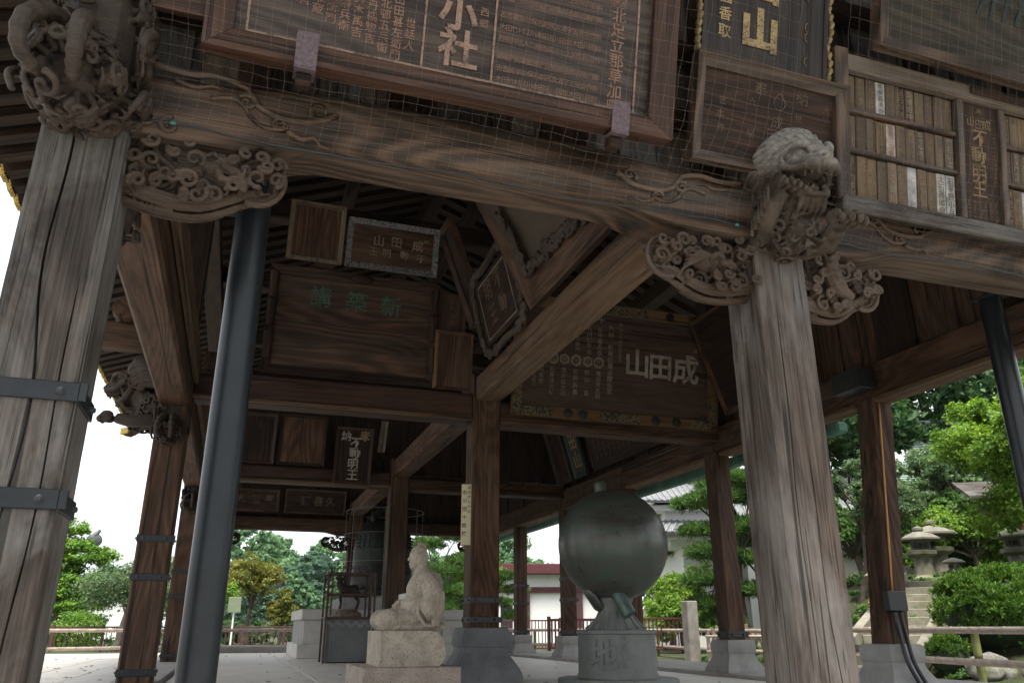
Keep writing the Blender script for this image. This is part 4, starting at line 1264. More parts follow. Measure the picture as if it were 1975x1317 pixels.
def put_letters(t, mb, mat, name='lettering'):
    if not mb.v: return
    big = [m for m in mb.marks if m[2] >= 0.12]
    if mb.marks and len(big) == len(mb.marks) and len(big) <= 12:
        ends = mb.marks[1:] + [(len(mb.v), len(mb.f), 0)]
        for (v0, f0, _), (v1, f1, _) in zip(mb.marks, ends):
            c = MB(); c.v = mb.v[v0:v1]; c.f = [tuple(i - v0 for i in q) for q in mb.f[f0:f1]]
            c.build('character', mat, t)['kind'] = 'stuff'
    else:
        mb.build(name, mat, t)['kind'] = 'stuff'

KM = '成田山不動明王奉納講中世話人吉田木村佐藤鈴田中高橋山本小林加藤渡辺伊東大川清水石井長谷森池内原金子平野三宅松竹梅安岡島福西村上太郎次郎衛門助兵蔵'
KR = random.Random(31)
def kstr(n): return ''.join(KR.choice(KM) for _ in range(n))

# 1 the great copper-lettered plaque over the front beam
t = plaque('votive_plaque', 'huge dark plaque with copper-red lettering hung over the front beam', (-0.44, 3.62, 3.37), 2.615, 1.55, 14, 0.135, 0.13, w_red, wood('X', (0.012, 0.0085, 0.007), (0.038, 0.028, 0.0235), (0.085, 0.067, 0.058), (0.11, 0.095, 0.088), 0.35, 1.5, 0.5, 0.3, key='bigpanel'))
lm = MB(); z = 0.033
for (a, b, c, d) in ((0.19, 2.40, 0.150, 0.163), (0.19, 2.40, 1.375, 1.388)): lm.box(a, b, c, d, z, z + 0.004)
for x in (0.19, 1.10, 1.50, 2.385): lm.box(x, x + 0.012, 0.164, 1.374, z, z + 0.004)
lm.build('border_line', COPPERPALE, t)['kind'] = 'stuff'
lb = MB()
letter(lb, '社', 1.305, 0.31, 0.235, z, 0.022, 0.006); letter(lb, '小', 1.29, 0.52, 0.225, z, 0.03, 0.006); letter(lb, '父', 1.28, 0.75, 0.23, z, 0.03, 0.006)
letter(lb, '秩', 1.28, 1.02, 0.25, z, 0.02, 0.006); letter(lb, '奉', 1.28, 1.25, 0.2, z, 0.02, 0.006)
lo_ = MB()
vtext(lo_, '埼玉縣武蔵國北足立郡草加町', 2.265, 1.355, 0.098, 0.0945, n=z, off=0.008)
cols = ['世話人', '山田甚左衛門', '北邨五兵衛', '丹橋惣吉', '鈴木萬吉', '中島清兵衛', '成俣佐治右衛門', '須藤市蔵', '高橋綱吉', '尾花又次郎']
base = [0.235, 0.165, 0.19, 0.225, 0.245, 0.265, 0.29, 0.325, 0.355, 0.39]
for i, c in enumerate(cols):
    n = len(c); s = 0.062
    vtext(lo_, c, 1.03 - 0.071 * i, base[i] + n * s * 1.02, s, s * 1.02, n=z, off=0.006)
letter(lo_, '西', 1.44, 0.56, 0.055, z, 0.004); letter(lo_, '郷', 1.44, 0.49, 0.055, z, 0.004)
sm = MB()
for r_, v in enumerate((0.19, 0.255, 0.325, 0.43, 0.50, 0.575, 0.68, 0.76, 0.86, 0.95, 1.05, 1.15, 1.25)):
    s = ('木田竹村江川本田名川田世木田川田鈴', '吉音藏車助保名前民次清字五安倉作新', '郎衛門郎助郎衛門郎衛郎吉郎吉衛門郎', '野般持植人二組吉高淺七上前知民田井')[r_ % 4]
    htext(sm, s, 1.55, v, 0.042, 0.037, n=z, off=0.003)
put_letters(t, lb, COPPERPALE, 'large_lettering'); put_letters(t, lo_, COPPERLINE); put_letters(t, sm, plain('dim_copper_lettering', (0.15, 0.085, 0.06), 0.6, 0.1, 0.4, 20), 'small_lettering')
for x in (0.50, 2.27):
    mb = MB(); mb.box(x - 0.055, x + 0.055, -0.02, 0.165, 0.136, 0.142); mb.box(x - 0.055, x + 0.055, -0.03, -0.022, -0.02, 0.142); mb.build('strap', COPPERSTRAP, t)
    mb = MB(); mb.box(x - 0.04, x + 0.04, -0.10, -0.032, 0.01, 0.10, 0.01); mb.build('bearing_wedge', w_dark('X'), t)

# 2 the dark plaque with a gilt edge: one great character for mountain
t = plaque('votive_plaque', 'tall black plaque with scalloped gilt edge and one large gold mountain character', (2.46, 3.60, 4.05), 0.96, 1.25, 14, 0.03, 0.06, w_black, w_black('Y'), pdepth=0.05)
lm = MB(); z = 0.053
letter(lm, '山', 0.43, 0.30, 0.30, z, 0.045, 0.005); letter(lm, '田', 0.43, 0.64, 0.30, z, 0.04, 0.005); letter(lm, '成', 0.43, 0.98, 0.30, z, 0.035, 0.005)
vtext(lm, '下總國香取', 0.165, 0.755, 0.098, 0.118, n=z, off=0.014)
put_letters(t, lm, GOLDLEAF)
for s, x in ((0, -0.012), (1, 0.968)):
    mb = MB()
    for k in range(22):
        v = 0.03 + k * 0.055
        bulge = 0.03 * abs(math.sin(k * 0.62))
        mb.ell((x + (bulge if s else -bulge * 0.3), v, 0.04), (0.022, 0.031, 0.035), None, 8, 5)
    me = sculpt(mb, 0.008, 1, 'gilt_edge'); me.materials.append(plain('tarnished_gilt', (0.19, 0.14, 0.065), 0.45, 0.35, 0.5, 30)); inst('gilt_edge', me, t)
mb = MB()
for v in (0.16, 0.33, 0.40, 0.62):
    pts = [(0.80 + 0.02 * math.cos(a), v + 0.03 * math.sin(a), 0.056) for a in np.linspace(1.6, 4.6, 8)]
    mb.tube(pts, 0.004, 5)
mb.build('gilt_arabesque', GOLDDIM, t)['kind'] = 'stuff'

# 3 brown framed plaque with faded gold characters
t = plaque('votive_plaque', 'brown framed plaque with faint gold characters, behind the lion carving', (2.42, 3.76, 3.41), 1.16, 0.70, 16, 0.075, 0.085, w_beam, w_dark('X'))
lm = MB(); z = 0.033
letter(lm, '山', 0.575, 0.185, 0.085, z, 0.01); letter(lm, '田', 0.60, 0.275, 0.085, z, 0.002); letter(lm, '成', 0.635, 0.36, 0.10, z, 0.002)
letter(lm, '大', 1.015, 0.52, 0.055, z, 0.004); letter(lm, '川', 1.01, 0.46, 0.05, z, 0.002)
put_letters(t, lm, FAINTLET)
l2 = MB()
for (c, x, v, s) in (('奉', 0.50, 0.56, 0.10), ('納', 0.82, 0.56, 0.10), ('吉', 0.22, 0.43, 0.06), ('本', 0.21, 0.34, 0.06), ('作', 0.22, 0.25, 0.06), ('六', 0.44, 0.46, 0.06), ('世', 0.8, 0.42, 0.06), ('明', 0.44, 0.25, 0.06)): letter(l2, c, x, v, s, z, 0.0)
put_letters(t, l2, FAINTLET, 'faded_lettering')
mb = MB(); mb.tube([(0.645 + 0.045 * math.sin(a) * (1 - 0.5 * max(0, math.cos(a))), 0.50 + 0.055 * math.cos(a), z) for a in np.linspace(0, 6.28, 20)], 0.004, 5); mb.build('jewel_emblem', FAINTLET, t)

# 4 large painted panel high on the right
t = plaque('votive_painting', 'large dark painted panel in a heavy timber frame above the tablet rack', (3.72, 3.40, 4.33), 2.9, 1.3, 14, 0.10, 0.09, w_beam, wood('X', (0.009, 0.009, 0.006), (0.026, 0.0235, 0.016), (0.06, 0.052, 0.036), (0.075, 0.065, 0.055), 0.3, 1.2, 0.7, 0.4, key='painting'), cat='painting', planks=3)
mb = MB(); PR = random.Random(4)
for k in range(16):
    u = 0.9 + k * 0.12
    mb.tube(smooth_path([(u, 0.45, 0.033), (u + 0.04, 0.55 + 0.08 * math.sin(k), 0.036), (u + 0.14, 0.62 + 0.1 * math.sin(k * 1.3), 0.034), (u + 0.2, 0.58, 0.033)], 10), [0.02] * 10, 5, flat=0.25)
o = mb.build('painted_foliage', plain('faded_blue_green_paint', (0.014, 0.02, 0.018), 0.8, 0, 0.4, 20), t); o['kind'] = 'stuff'

# 5 rack of narrow name tablets
t = thing('tablet_rack', 'pale wooden rack of three rows of narrow written tablets', 'rack', world_mesh=False, mat=frame_matrix((3.60, 3.74, 3.30), EXX, 10))
mb = MB(); mb.box(-0.06, 2.7, 0.0, 1.06, 0.0, 0.012); mb.build('back_board', w_dark('X'), t)
for nm, (a, b, c, d, e, mt) in {'top_rail': (-0.10, 2.75, 0.945, 1.065, 0.085, w_pale('X')), 'bottom_rail': (-0.08, 2.75, -0.075, 0.035, 0.10, w_out('X'))}.items():
    mb = MB(); mb.box(a, b, c, d, 0.013, e, 0.012); mb.build(nm, mt, t)
mb = MB(); mb.box(-0.11, 0.0, 0.0, 1.10, 0.013, 0.09, 0.012); mb.build('side_rail', w_beam('Y'), t)
for v in (0.655, 0.362):
    for a, b in ((0.002, 0.955), (1.405, 2.7)):
        mb = MB(); mb.box(a, b, v, v + 0.032, 0.013, 0.055, 0.006); mb.build('shelf_rail', w_beam('X'), t)
for x in (0.957, 1.352):
    mb = MB(); mb.box(x, x + 0.05, 0.037, 0.943, 0.013, 0.075, 0.008); mb.build('divider_post', w_beam('Y'), t)
mb = MB(); mb.box(1.009, 1.350, 0.037, 0.943, 0.013, 0.045, 0.004); pn = mb.build('name_panel', w_dark('Y'), t)
lm = MB()
for (c, x, v, s, o_) in (('奉', 1.18, 0.885, 0.06, 0.004), ('成', 1.25, 0.80, 0.085, 0.008), ('田', 1.18, 0.79, 0.085, 0.008), ('山', 1.10, 0.80, 0.075, 0.008), ('不', 1.18, 0.685, 0.15, 0.012), ('動', 1.165, 0.545, 0.15, 0.01), ('明', 1.16, 0.42, 0.145, 0.01), ('王', 1.155, 0.295, 0.145, 0.012)): letter(lm, c, x, v, s, 0.047, o_)
put_letters(pn, lm, GOLDDIM)
lm = MB()
for k in range(6): vtext(lm, kstr(5), 1.05 + 0.05 * k, 0.20, 0.026, 0.028, n=0.047)
for k in range(1): vtext(lm, kstr(11), 1.315, 0.72, 0.026, 0.034, n=0.047)
put_letters(pn, lm, FAINTLET, 'small_lettering')
mb = MB(); mb.box(1.06, 1.62, 0.985, 1.045, 0.087, 0.11, 0.02); mb.build('rail_label', w_dark('X'), t)
tabm = [wood('Y', (0.045, 0.035, 0.026), (0.095, 0.075, 0.055), (0.16, 0.13, 0.10), (0.2, 0.18, 0.16), 0.3, 0.5, key='tab1'), wood('Y', (0.065, 0.048, 0.033), (0.13, 0.098, 0.067), (0.20, 0.16, 0.115), (0.22, 0.2, 0.18), 0.3, 0.5, key='tab2'), wood('Y', (0.03, 0.023, 0.018), (0.065, 0.051, 0.041), (0.12, 0.098, 0.08), (0.17, 0.15, 0.14), 0.3, 0.5, key='tab3')]
tabw = plain('whitewashed_tablet', (0.27, 0.262, 0.25), 0.8, 0, 0.5, 14)
tabp = plain('pinkish_tablet', (0.26, 0.20, 0.18), 0.8, 0, 0.5, 14)
white = {(0, 3): tabw, (1, 4): tabp, (2, 6): tabw, (2, 9): tabw, (2, 10): tabw, (2, 13): tabw}
TR = random.Random(17)
for row, (v0, v1) in enumerate(((0.690, 0.942), (0.397, 0.652), (0.040, 0.359))):
    for k in range(16):
        x0 = 0.008 + 0.0855 * k if k < 11 else 1.408 + 0.0855 * (k - 11)
        mb = MB(); dz = TR.uniform(0, 0.006)
        mb.box(x0 + 0.003, x0 + 0.082, v0 + 0.003, v1 - TR.uniform(0.003, 0.012), 0.014, 0.026 + dz, 0.003)
        tb = mb.build('name_tablet', white.get((row, k), TR.choice(tabm)), t)
        if (row, k) in white and TR.random() < 0.6: continue
        lm = MB(); n = TR.choice((4, 5))
        s = (v1 - v0 - 0.03) / n
        vtext(lm, kstr(n), x0 + 0.043, v1 - 0.018, min(0.062, s), s, n=0.028 + dz, off=0.006)
        put_letters(tb, lm, TR.choice((GOLDDIM, FAINTLET, GOLDDIM, BUFFLET)))

# 6 small board left of the great plaque
t = plaque('votive_plaque', 'small bare board tucked left of the huge copper-lettered plaque', (-0.72, 3.68, 3.62), 0.26, 0.6, 10, 0.03, 0.04, w_red, w_red('X'))

# ---- inner row: over the first cross beam
t = plaque('votive_plaque', 'wide plank plaque with three green characters on the first cross beam', (0.02, 10.30, 3.735), 2.30, 1.46, 6, 0.12, 0.09, w_dark, wood('X', (0.016, 0.009, 0.006), (0.042, 0.024, 0.0155), (0.115, 0.068, 0.045), (0.13, 0.095, 0.072), 0.35, 1.4, 0.55, 0.4, key='green_panel'), planks=4)
lm = MB(); z = 0.034
for c, x, v in (('新', 1.63, 1.075), ('築', 1.155, 1.085), ('講', 0.68, 1.095)): letter(lm, c, x, v, 0.30, z, 0.004, 0.01)
put_letters(t, lm, GREENLET)
for x in (0.0, 2.18):
    for v in (0.18, 0.62, 1.0):
        mb = MB(); mb.tube([(x + 0.06, v, 0.075), (x + 0.06, v + 0.36, 0.075)], [0.055, 0.062], 10); mb.build('bamboo_style_moulding', w_dark('Y'), t, smooth=True)
mb = MB(); mb.ell((1.2, 1.40, 0.08), (0.17, 0.06, 0.05)); mb.build('crest_boss', w_dark('X'), t, smooth='all')

t = plaque('votive_plaque', 'blank brown panel in a pale double-lined frame above the green-lettered planks', (0.185, 10.02, 5.26), 0.73, 0.80, 14, 0.06, 0.05, wood('Y', (0.06, 0.048, 0.033), (0.12, 0.098, 0.068), (0.19, 0.16, 0.12), (0.2, 0.18, 0.16), 0.3, 0.4, key='buff_frame'), w_in('Y'))
mb = MB(); mb.box(0.05, 0.68, 0.045, 0.055, 0.052, 0.056); mb.box(0.05, 0.68, 0.745, 0.755, 0.052, 0.056); mb.build('frame_line', BLACK, t)

def frame_pattern(name, base, ink, scale):
    m, nt, b = nmat(name)
    v = coords(nt, (1, 1, 1))
    n = noise(nt, v, scale, 3, 0.6, 1.5)
    rp = ramp(nt, [(0.44, ink), (0.50, base), (0.56, base), (0.60, ink)]); nt.links.new(n, rp.inputs[0])
    nt.links.new(rp.outputs[0], b.inputs['Base Color']); b.inputs['Roughness'].default_value = 0.7
    bump(nt, b, n, 0.4, 0.01)
    return m
t = plaque('votive_plaque', 'plaque with seven dim characters in a white scroll-painted frame', (0.96, 10.02, 5.26), 1.27, 0.68, 14, 0.075, 0.06, frame_pattern('white_blue_scrolls', (0.20, 0.19, 0.17), (0.035, 0.03, 0.05), 26), w_in('X'))
lm = MB()
for c, x, v in (('成', 0.975, 0.41), ('田', 0.675, 0.42), ('山', 0.43, 0.41), ('不', 1.03, 0.235), ('動', 0.80, 0.25), ('明', 0.55, 0.245), ('王', 0.37, 0.25)): letter(lm, c, x, v, 0.165 if v > 0.4 else 0.13, z, 0.012)
letter(lm, '奉', 1.09, 0.47, 0.09, z, 0.004)
put_letters(t, lm, BUFFLET)

t = plaque('votive_plaque', 'small narrow framed board beside the green-lettered planks, upper of two', (2.32, 10.22, 4.54), 0.40, 0.56, 6, 0.035, 0.04, w_in, w_in('Y'))
lm = MB(); vtext(lm, kstr(4), 0.2, 0.5, 0.09, 0.105, n=z); put_letters(t, lm, FAINTLET)
t = plaque('votive_plaque', 'orange-edged framed board on the beam beside the green-lettered planks, lower of two', (2.28, 10.20, 3.70), 0.54, 0.82, 6, 0.04, 0.05, w_in, w_in('Y'), fmats={3: wood('Y', (0.14, 0.075, 0.04), (0.26, 0.15, 0.08), (0.34, 0.21, 0.12), (0.3, 0.25, 0.2), 0.2, 0.5, key='orange')})

# the great white-lettered plaque between the central pillar and the side post
orn = frame_pattern('gilt_black_openwork_edge', (0.12, 0.085, 0.04), (0.012, 0.012, 0.01), 9)
t = plaque('votive_plaque', 'great plaque with white Naritasan characters, crests and ornate gilt edging', (3.42, 10.27, 3.45), 3.30, 1.74, 10, 0.15, 0.08, wood('X', (0.06, 0.036, 0.014), (0.125, 0.078, 0.032), (0.19, 0.125, 0.057), (0.2, 0.16, 0.11), 0.2, 0.5, key='ochre'), wood('X', (0.03, 0.02, 0.016), (0.055, 0.036, 0.028), (0.085, 0.058, 0.045), (0.1, 0.08, 0.07), 0.2, 0.6, key='deep_panel'), slope=0.7)
t['label'] = 'great plaque with three large white characters, round crests and ornate gilt edging'
lm = MB()
for c, x, v, s in (('成', 2.76, 0.90, 0.46), ('田', 2.33, 0.90, 0.42), ('山', 1.94, 0.92, 0.44)): letter(lm, c, x, v, s, z, 0.02, 0.008)
letter(lm, '印', 2.93, 1.20, 0.07, z)
put_letters(t, lm, worn('white_relief_lettering', (0.34, 0.30, 0.245), 0.3), 'large_lettering')
lm = MB()
vtext(lm, '明治十八年四月吉日', 1.655, 1.50, 0.062, 0.066, n=z)
vtext(lm, '奉納 松尾組醤油醸造家', 1.50, 1.44, 0.092, 0.094, n=z, off=0.004)
vtext(lm, '田中喜兵衛', 1.325, 1.40, 0.085, 0.088, n=z, off=0.004); vtext(lm, '石川仁平治', 1.15, 1.40, 0.085, 0.088, n=z, off=0.004)
vtext(lm, '増田市五郎', 1.315, 0.74, 0.08, 0.084, n=z, off=0.004); vtext(lm, '杉山 直', 1.135, 0.74, 0.085, 0.10, n=z, off=0.004)
vtext(lm, '松岡真喜', 0.955, 0.74, 0.085, 0.10, n=z, off=0.004); vtext(lm, '茂木延太郎', 0.77, 0.74, 0.08, 0.084, n=z, off=0.004)
vtext(lm, '石井孫次郎', 0.59, 0.74, 0.08, 0.084, n=z, off=0.004); vtext(lm, '三郎会所', 0.43, 0.82, 0.08, 0.09, n=z, off=0.004)
vtext(lm, '上右衛門', 0.32, 0.68, 0.06, 0.066, n=z); vtext(lm, '佐治右衛門', 0.97, 1.38, 0.075, 0.08, n=z, off=0.004)
letter(lm, '十', 1.335, 1.50, 0.12, z, 0.02); letter(lm, '四', 1.15, 1.50, 0.11, z, 0.02)
put_letters(t, lm, worn('pale_lettering', (0.27, 0.235, 0.19)))
for k, x in enumerate((1.315, 1.14, 0.955, 0.775, 0.60)):
    cr = MB()
    for r0, r1 in ((0.052, 0.085),):
        nseg = 6 if k % 2 else 18
        o_ = [(x + r1 * math.cos(2 * PI * i / nseg + 0.5), 0.86 + r1 * math.sin(2 * PI * i / nseg + 0.5), z + 0.003) for i in range(nseg)]
        i_ = [(x + r0 * math.cos(2 * PI * i / nseg + 0.5), 0.86 + r0 * math.sin(2 * PI * i / nseg + 0.5), z + 0.003) for i in range(nseg)]
        cr.add(o_ + i_, [(i, (i + 1) % nseg, nseg + (i + 1) % nseg, nseg + i) for i in range(nseg)])
    letter(cr, '井田川吉山'[k], x, 0.86, 0.085, z + 0.003, 0.008)
    cr.build('crest', BUFFLET, t)
for (u0, v0, u1, v1) in ((0.0, 0.0, 0.62, 0.15), (0.0, 0.0, 0.15, 0.62), (2.85, 0.0, 3.3, 0.15), (3.15, 0.0, 3.3, 0.45), (1.35, 0.0, 2.0, 0.15), (3.15, 0.9, 3.3, 1.74), (1.4, 1.59, 2.1, 1.74), (2.85, 1.59, 3.3, 1.74)):
    mb = MB(); mb.box(u0 + 0.012, u1 - 0.012, v0 + 0.012, v1 - 0.012, 0.05, 0.084, 0.004); mb.build('openwork_fitting', orn, t)
for (u, v) in ((0.85, 0.075), (1.08, 0.075), (2.25, 0.075), (2.6, 0.075), (2.45, 1.665)):
    mb = MB(); mb.lathe((u, v, 0.06), [(0.07, 0), (0.07, 0.024), (0.03, 0.032)], 14); mb.build('round_fitting', BRONZE_D, t, smooth=True)

# plaques leaning out over the beam that runs into the hall (seen edge on)
EXM = Vector((0, -1, 0))
t = thing('votive_plaque', 'dark plaque with a scalloped cloud-shaped frame leaning over the inner beam', 'plaque', world_mesh=False, mat=frame_matrix((2.86, 9.42, 3.98), EXM, 14))
mb = MB(); mb.box(0.08, 1.42, 0.08, 0.92, 0.0, 0.03, 0.004); mb.build('panel', w_dark('X'), t)
pts = []
for k in range(60):
    a = 2 * PI * k / 60
    cx, cy = 0.75 + 0.78 * math.copysign(abs(math.cos(a)) ** 0.35, math.cos(a)), 0.5 + 0.53 * math.copysign(abs(math.sin(a)) ** 0.35, math.sin(a))
    s = 1 + 0.05 * math.sin(k * 1.5)
    pts.append((0.75 + (cx - 0.75) * s, 0.5 + (cy - 0.5) * s))
mb = MB()
for k in range(60):
    p, q = pts[k], pts[(k + 1) % 60]
    mb.tube([(p[0], p[1], 0.03), (q[0], q[1], 0.03)], 0.045, 7)
    if k % 4 == 0:
        P = scroll2(p[0], p[1], 0.08, 1.3, k * 0.1, 1, 14); mb.tube([(a, b, 0.05) for a, b in P], taper(0.024, 0.012, 14), 6)
me = sculpt(mb, 0.014, 1, 'cloud_frame'); me.materials.append(wood('X', (0.022, 0.017, 0.014), (0.055, 0.043, 0.034), (0.10, 0.082, 0.067), (0.14, 0.12, 0.105), 0.4, 0.3, key='cloudframe')); inst('cloud_frame', me, t)
lm = MB(); vtext(lm, '不動', 0.95, 0.85, 0.28, 0.32, n=0.034, off=0.01); vtext(lm, '明王', 0.55, 0.85, 0.28, 0.32, n=0.034, off=0.01); put_letters(t, lm, FAINTLET)
mb = MB()
for (a, b, c, d) in ((0.2, 1.3, 0.14, 0.155), (0.2, 1.3, 0.845, 0.86), (0.2, 0.215, 0.156, 0.844), (1.285, 1.3, 0.156, 0.844)): mb.box(a, b, c, d, 0.031, 0.036)
mb.build('border_line', BUFFLET, t)['kind'] = 'stuff'

t = plaque('votive_plaque', 'huge blank ochre board in a carved dark frame leaning over the inner beam', (2.88, 7.62, 3.98), 2.95, 1.9, 28, 0.34, 0.12, w_in, plain('ochre_board', (0.048, 0.033, 0.019), 0.75, 0, 0.25, 2.5), ex=EXM, slope=0.4)
for side in (0, 1):
    mb = MB(); SR = random.Random(side + 2)
    for k in range(26):
        if side == 0: p = (0.36 + k * 0.09, 0.30 + SR.uniform(-0.05, 0.06), 0.10)
        else: p = (0.30 + SR.uniform(-0.05, 0.06), 0.36 + k * 0.055, 0.10)
        P = scroll2(p[0], p[1], SR.uniform(0.05, 0.085), 1.3, SR.uniform(0, 6), SR.choice((-1, 1)), 14)
        mb.tube([(a, b, p[2] + 0.02 * SR.random()) for a, b in P], taper(0.028, 0.014, 14), 6)
    me = sculpt(mb, 0.014, 1, 'carved_edging'); me.materials.append(CARVED); o = inst('carved_edging', me, t); o['kind'] = 'stuff'
lm = MB(); letter(lm, '奉', 0.95, 1.35, 0.3, 0.034, -0.01); letter(lm, '納', 0.95, 1.0, 0.3, 0.034, -0.01); put_letters(t, lm, plain('scratched_lettering', (0.24, 0.19, 0.12), 0.8, 0, 0.3, 20))
t = plaque('votive_plaque', 'slim dark board standing behind the scalloped plaque', (2.86, 10.05, 4.6), 0.5, 1.5, 20, 0.06, 0.10, w_red, w_dark('Y'), ex=EXM)
mb = MB(); mb.box(0, 1.2, 0, 1.4, -0.05, 0); 

# second cross row
t = plaque('votive_plaque', 'rough-edged upright board with white brush characters, farther back', (1.68, 16.47, 3.40), 0.75, 1.15, 8, 0.05, 0.05, w_red, w_dark('Y'))
lm = MB()
for c, x, v, s in (('納', 0.20, 0.97, 0.21), ('不', 0.41, 0.845, 0.24), ('動', 0.40, 0.625, 0.24), ('明', 0.375, 0.41, 0.23), ('王', 0.38, 0.19, 0.24)): letter(lm, c, x, v, s, z, 0.016, 0.006)
put_letters(t, lm, WHITELET)
lm = MB(); letter(lm, '奉', 0.585, 0.985, 0.23, z, 0.016, 0.006); put_letters(t, lm, GOLDLEAF, 'gold_character')
t = plaque('votive_plaque', 'plain dark framed board nearest the grey pipe on the second beam', (-0.25, 16.5, 3.72), 0.74, 1.0, 6, 0.06, 0.06, w_red, w_dark('Y'))
t = plaque('votive_plaque', 'bare brown framed board left of the white-brushed upright board', (0.56, 16.5, 3.72), 0.92, 1.02, 6, 0.06, 0.05, w_dark, w_in('Y'))
t = plaque('votive_plaque', 'short grey stick-like tablet hanging beside the white-brushed board', (2.52, 16.2, 4.05), 0.14, 0.66, 30, 0.02, 0.05, w_pale, w_pale('Y'))
t = plaque('votive_plaque', 'narrow gilt-framed tablet on the back beam right of the bell', (4.05, 22.9, 3.6), 0.3, 0.6, 8, 0.06, 0.04, wood('Y', (0.12, 0.08, 0.035), (0.23, 0.155, 0.07), (0.32, 0.225, 0.11), (0.3, 0.25, 0.18), 0.2, 0.5, key='ochre'), w_dark('Y'))
# third row
t = plaque('votive_plaque', 'dim board with three faint characters over the rear beam, left one', (-0.25, 22.95, 3.60), 1.2, 0.62, 8, 0.07, 0.05, w_in, w_dark('X'))
lm = MB()
for c, x in (('札', 0.22), ('額', 0.58), ('奉', 0.93)): letter(lm, c, x, 0.36, 0.24, z, 0.02)
put_letters(t, lm, FAINTLET)
t = plaque('votive_plaque', 'dim board with three faint characters over the rear beam, right one', (1.10, 22.95, 3.60), 1.65, 0.66, 8, 0.05, 0.05, w_in, w_dark('X'))
lm = MB()
for c, x in (('講', 0.55), ('喜', 0.9), ('久', 1.22)): letter(lm, c, x, 0.36, 0.27, z, 0.025)
put_letters(t, lm, FAINTLET)
# side wall beyond the globe
t = plaque('votive_plaque', 'tall narrow green-black board with gold characters beyond the globe', (6.72, 15.6, 3.62), 0.62, 1.5, 16, 0.08, 0.06, plain('green_black_lacquer', (0.02, 0.035, 0.032), 0.5), plain('black_lacquer', (0.012, 0.012, 0.012), 0.5), ex=EXM)
lm = MB(); vtext(lm, '成田山', 0.31, 1.36, 0.38, 0.40, n=z, off=0.015); put_letters(t, lm, GOLDLEAF)
t = plaque('votive_plaque', 'dark carved-edge board left of the green-black gold-lettered board', (6.72, 16.6, 3.62), 0.85, 1.5, 16, 0.14, 0.06, CARVED, w_dark('Y'), ex=EXM)
t = plaque('votive_plaque', 'long dark inscribed board above the green copper gutter', (6.74, 14.7, 3.62), 3.4, 1.1, 14, 0.06, 0.05, w_dark, w_dark('X'), ex=EXM)
lm = MB()
for k in range(14): vtext(lm, kstr(7), 0.3 + 0.2 * k, 0.95, 0.10, 0.11, n=z)
put_letters(t, lm, FAINTLET)
t = plaque('votive_plaque', 'bare tilted board above the side beam by the black speaker', (6.74, 9.9, 3.62), 1.7, 1.5, 20, 0.08, 0.05, w_in, w_dark('X'), ex=EXM)

# vertical name board on the central pillar
t = thing('name_sign', 'narrow cream sign with black vertical characters fixed to the central pillar', 'sign', world_mesh=False, mat=frame_matrix((2.895, 10.29, 1.62), Vector((0, -1, 0)), 0))
t.matrix_basis = frame_matrix((2.86, 10.42, 1.66), Vector((0.94, -0.34, 0)), 0)
mb = MB(); mb.box(-0.07, 0.07, 0.0, 0.80, 0.012, 0.03, 0.003); mb.build('board', plain('cream_board', (0.62, 0.54, 0.34), 0.6, 0, 0.06, 3), t)
mb = MB(); mb.box(-0.02, 0.02, 0.1, 0.7, -0.06, 0.011); mb.build('fixing_batten', w_dark('Y'), t)
lm = MB(); vtext(lm, '成田屋七代目', 0.034, 0.78, 0.046, 0.064, n=0.032, off=0.008); vtext(lm, '市川団十郎像', -0.028, 0.72, 0.066, 0.108, n=0.032, off=0.012); put_letters(t, lm, BLACKLET)
# ------------------------------------------------------------------ steel props, services
def pipe(x, y, z0, z1, r, label, mat=STEEL, lean=(0, 0)):
    t = thing('steel_prop', label, 'support post', (x, y, z0))
    mb = MB(); mb.tube([(x, y, z0 + 0.02), (x + lean[0], y + lean[1], z1 - 0.02)], r, 40); mb.build('shaft', mat, t, smooth=True)
    mb = MB(); mb.box(x - r * 1.6, x + r * 1.6, y - r * 1.6, y + r * 1.6, z0, z0 + 0.019, 0.004); mb.build('base_plate', mat, t)
    mb = MB(); mb.box(x + lean[0] - r * 1.2, x + lean[0] + r * 1.2, y + lean[1] - r * 1.2, y + lean[1] + r * 1.2, z1 - 0.019, z1, 0.004); mb.build('head_plate', mat, t)
pipe(-0.127, 4.5, 0.0, 3.22, 0.098, 'thick grey steel pipe propping the front beam beside the carved bracket')
pipe(-0.30, 22.6, 0.0, 3.1, 0.098, 'distant grey steel pipe seen just behind the thick near pipe')
pipe(6.34, 5.0, 0.05, 3.50, 0.098, 'dark steel pipe at the right edge of the picture', plain('dark_steel', (0.012, 0.015, 0.017), 0.3, 0.1, 0.1, 3))

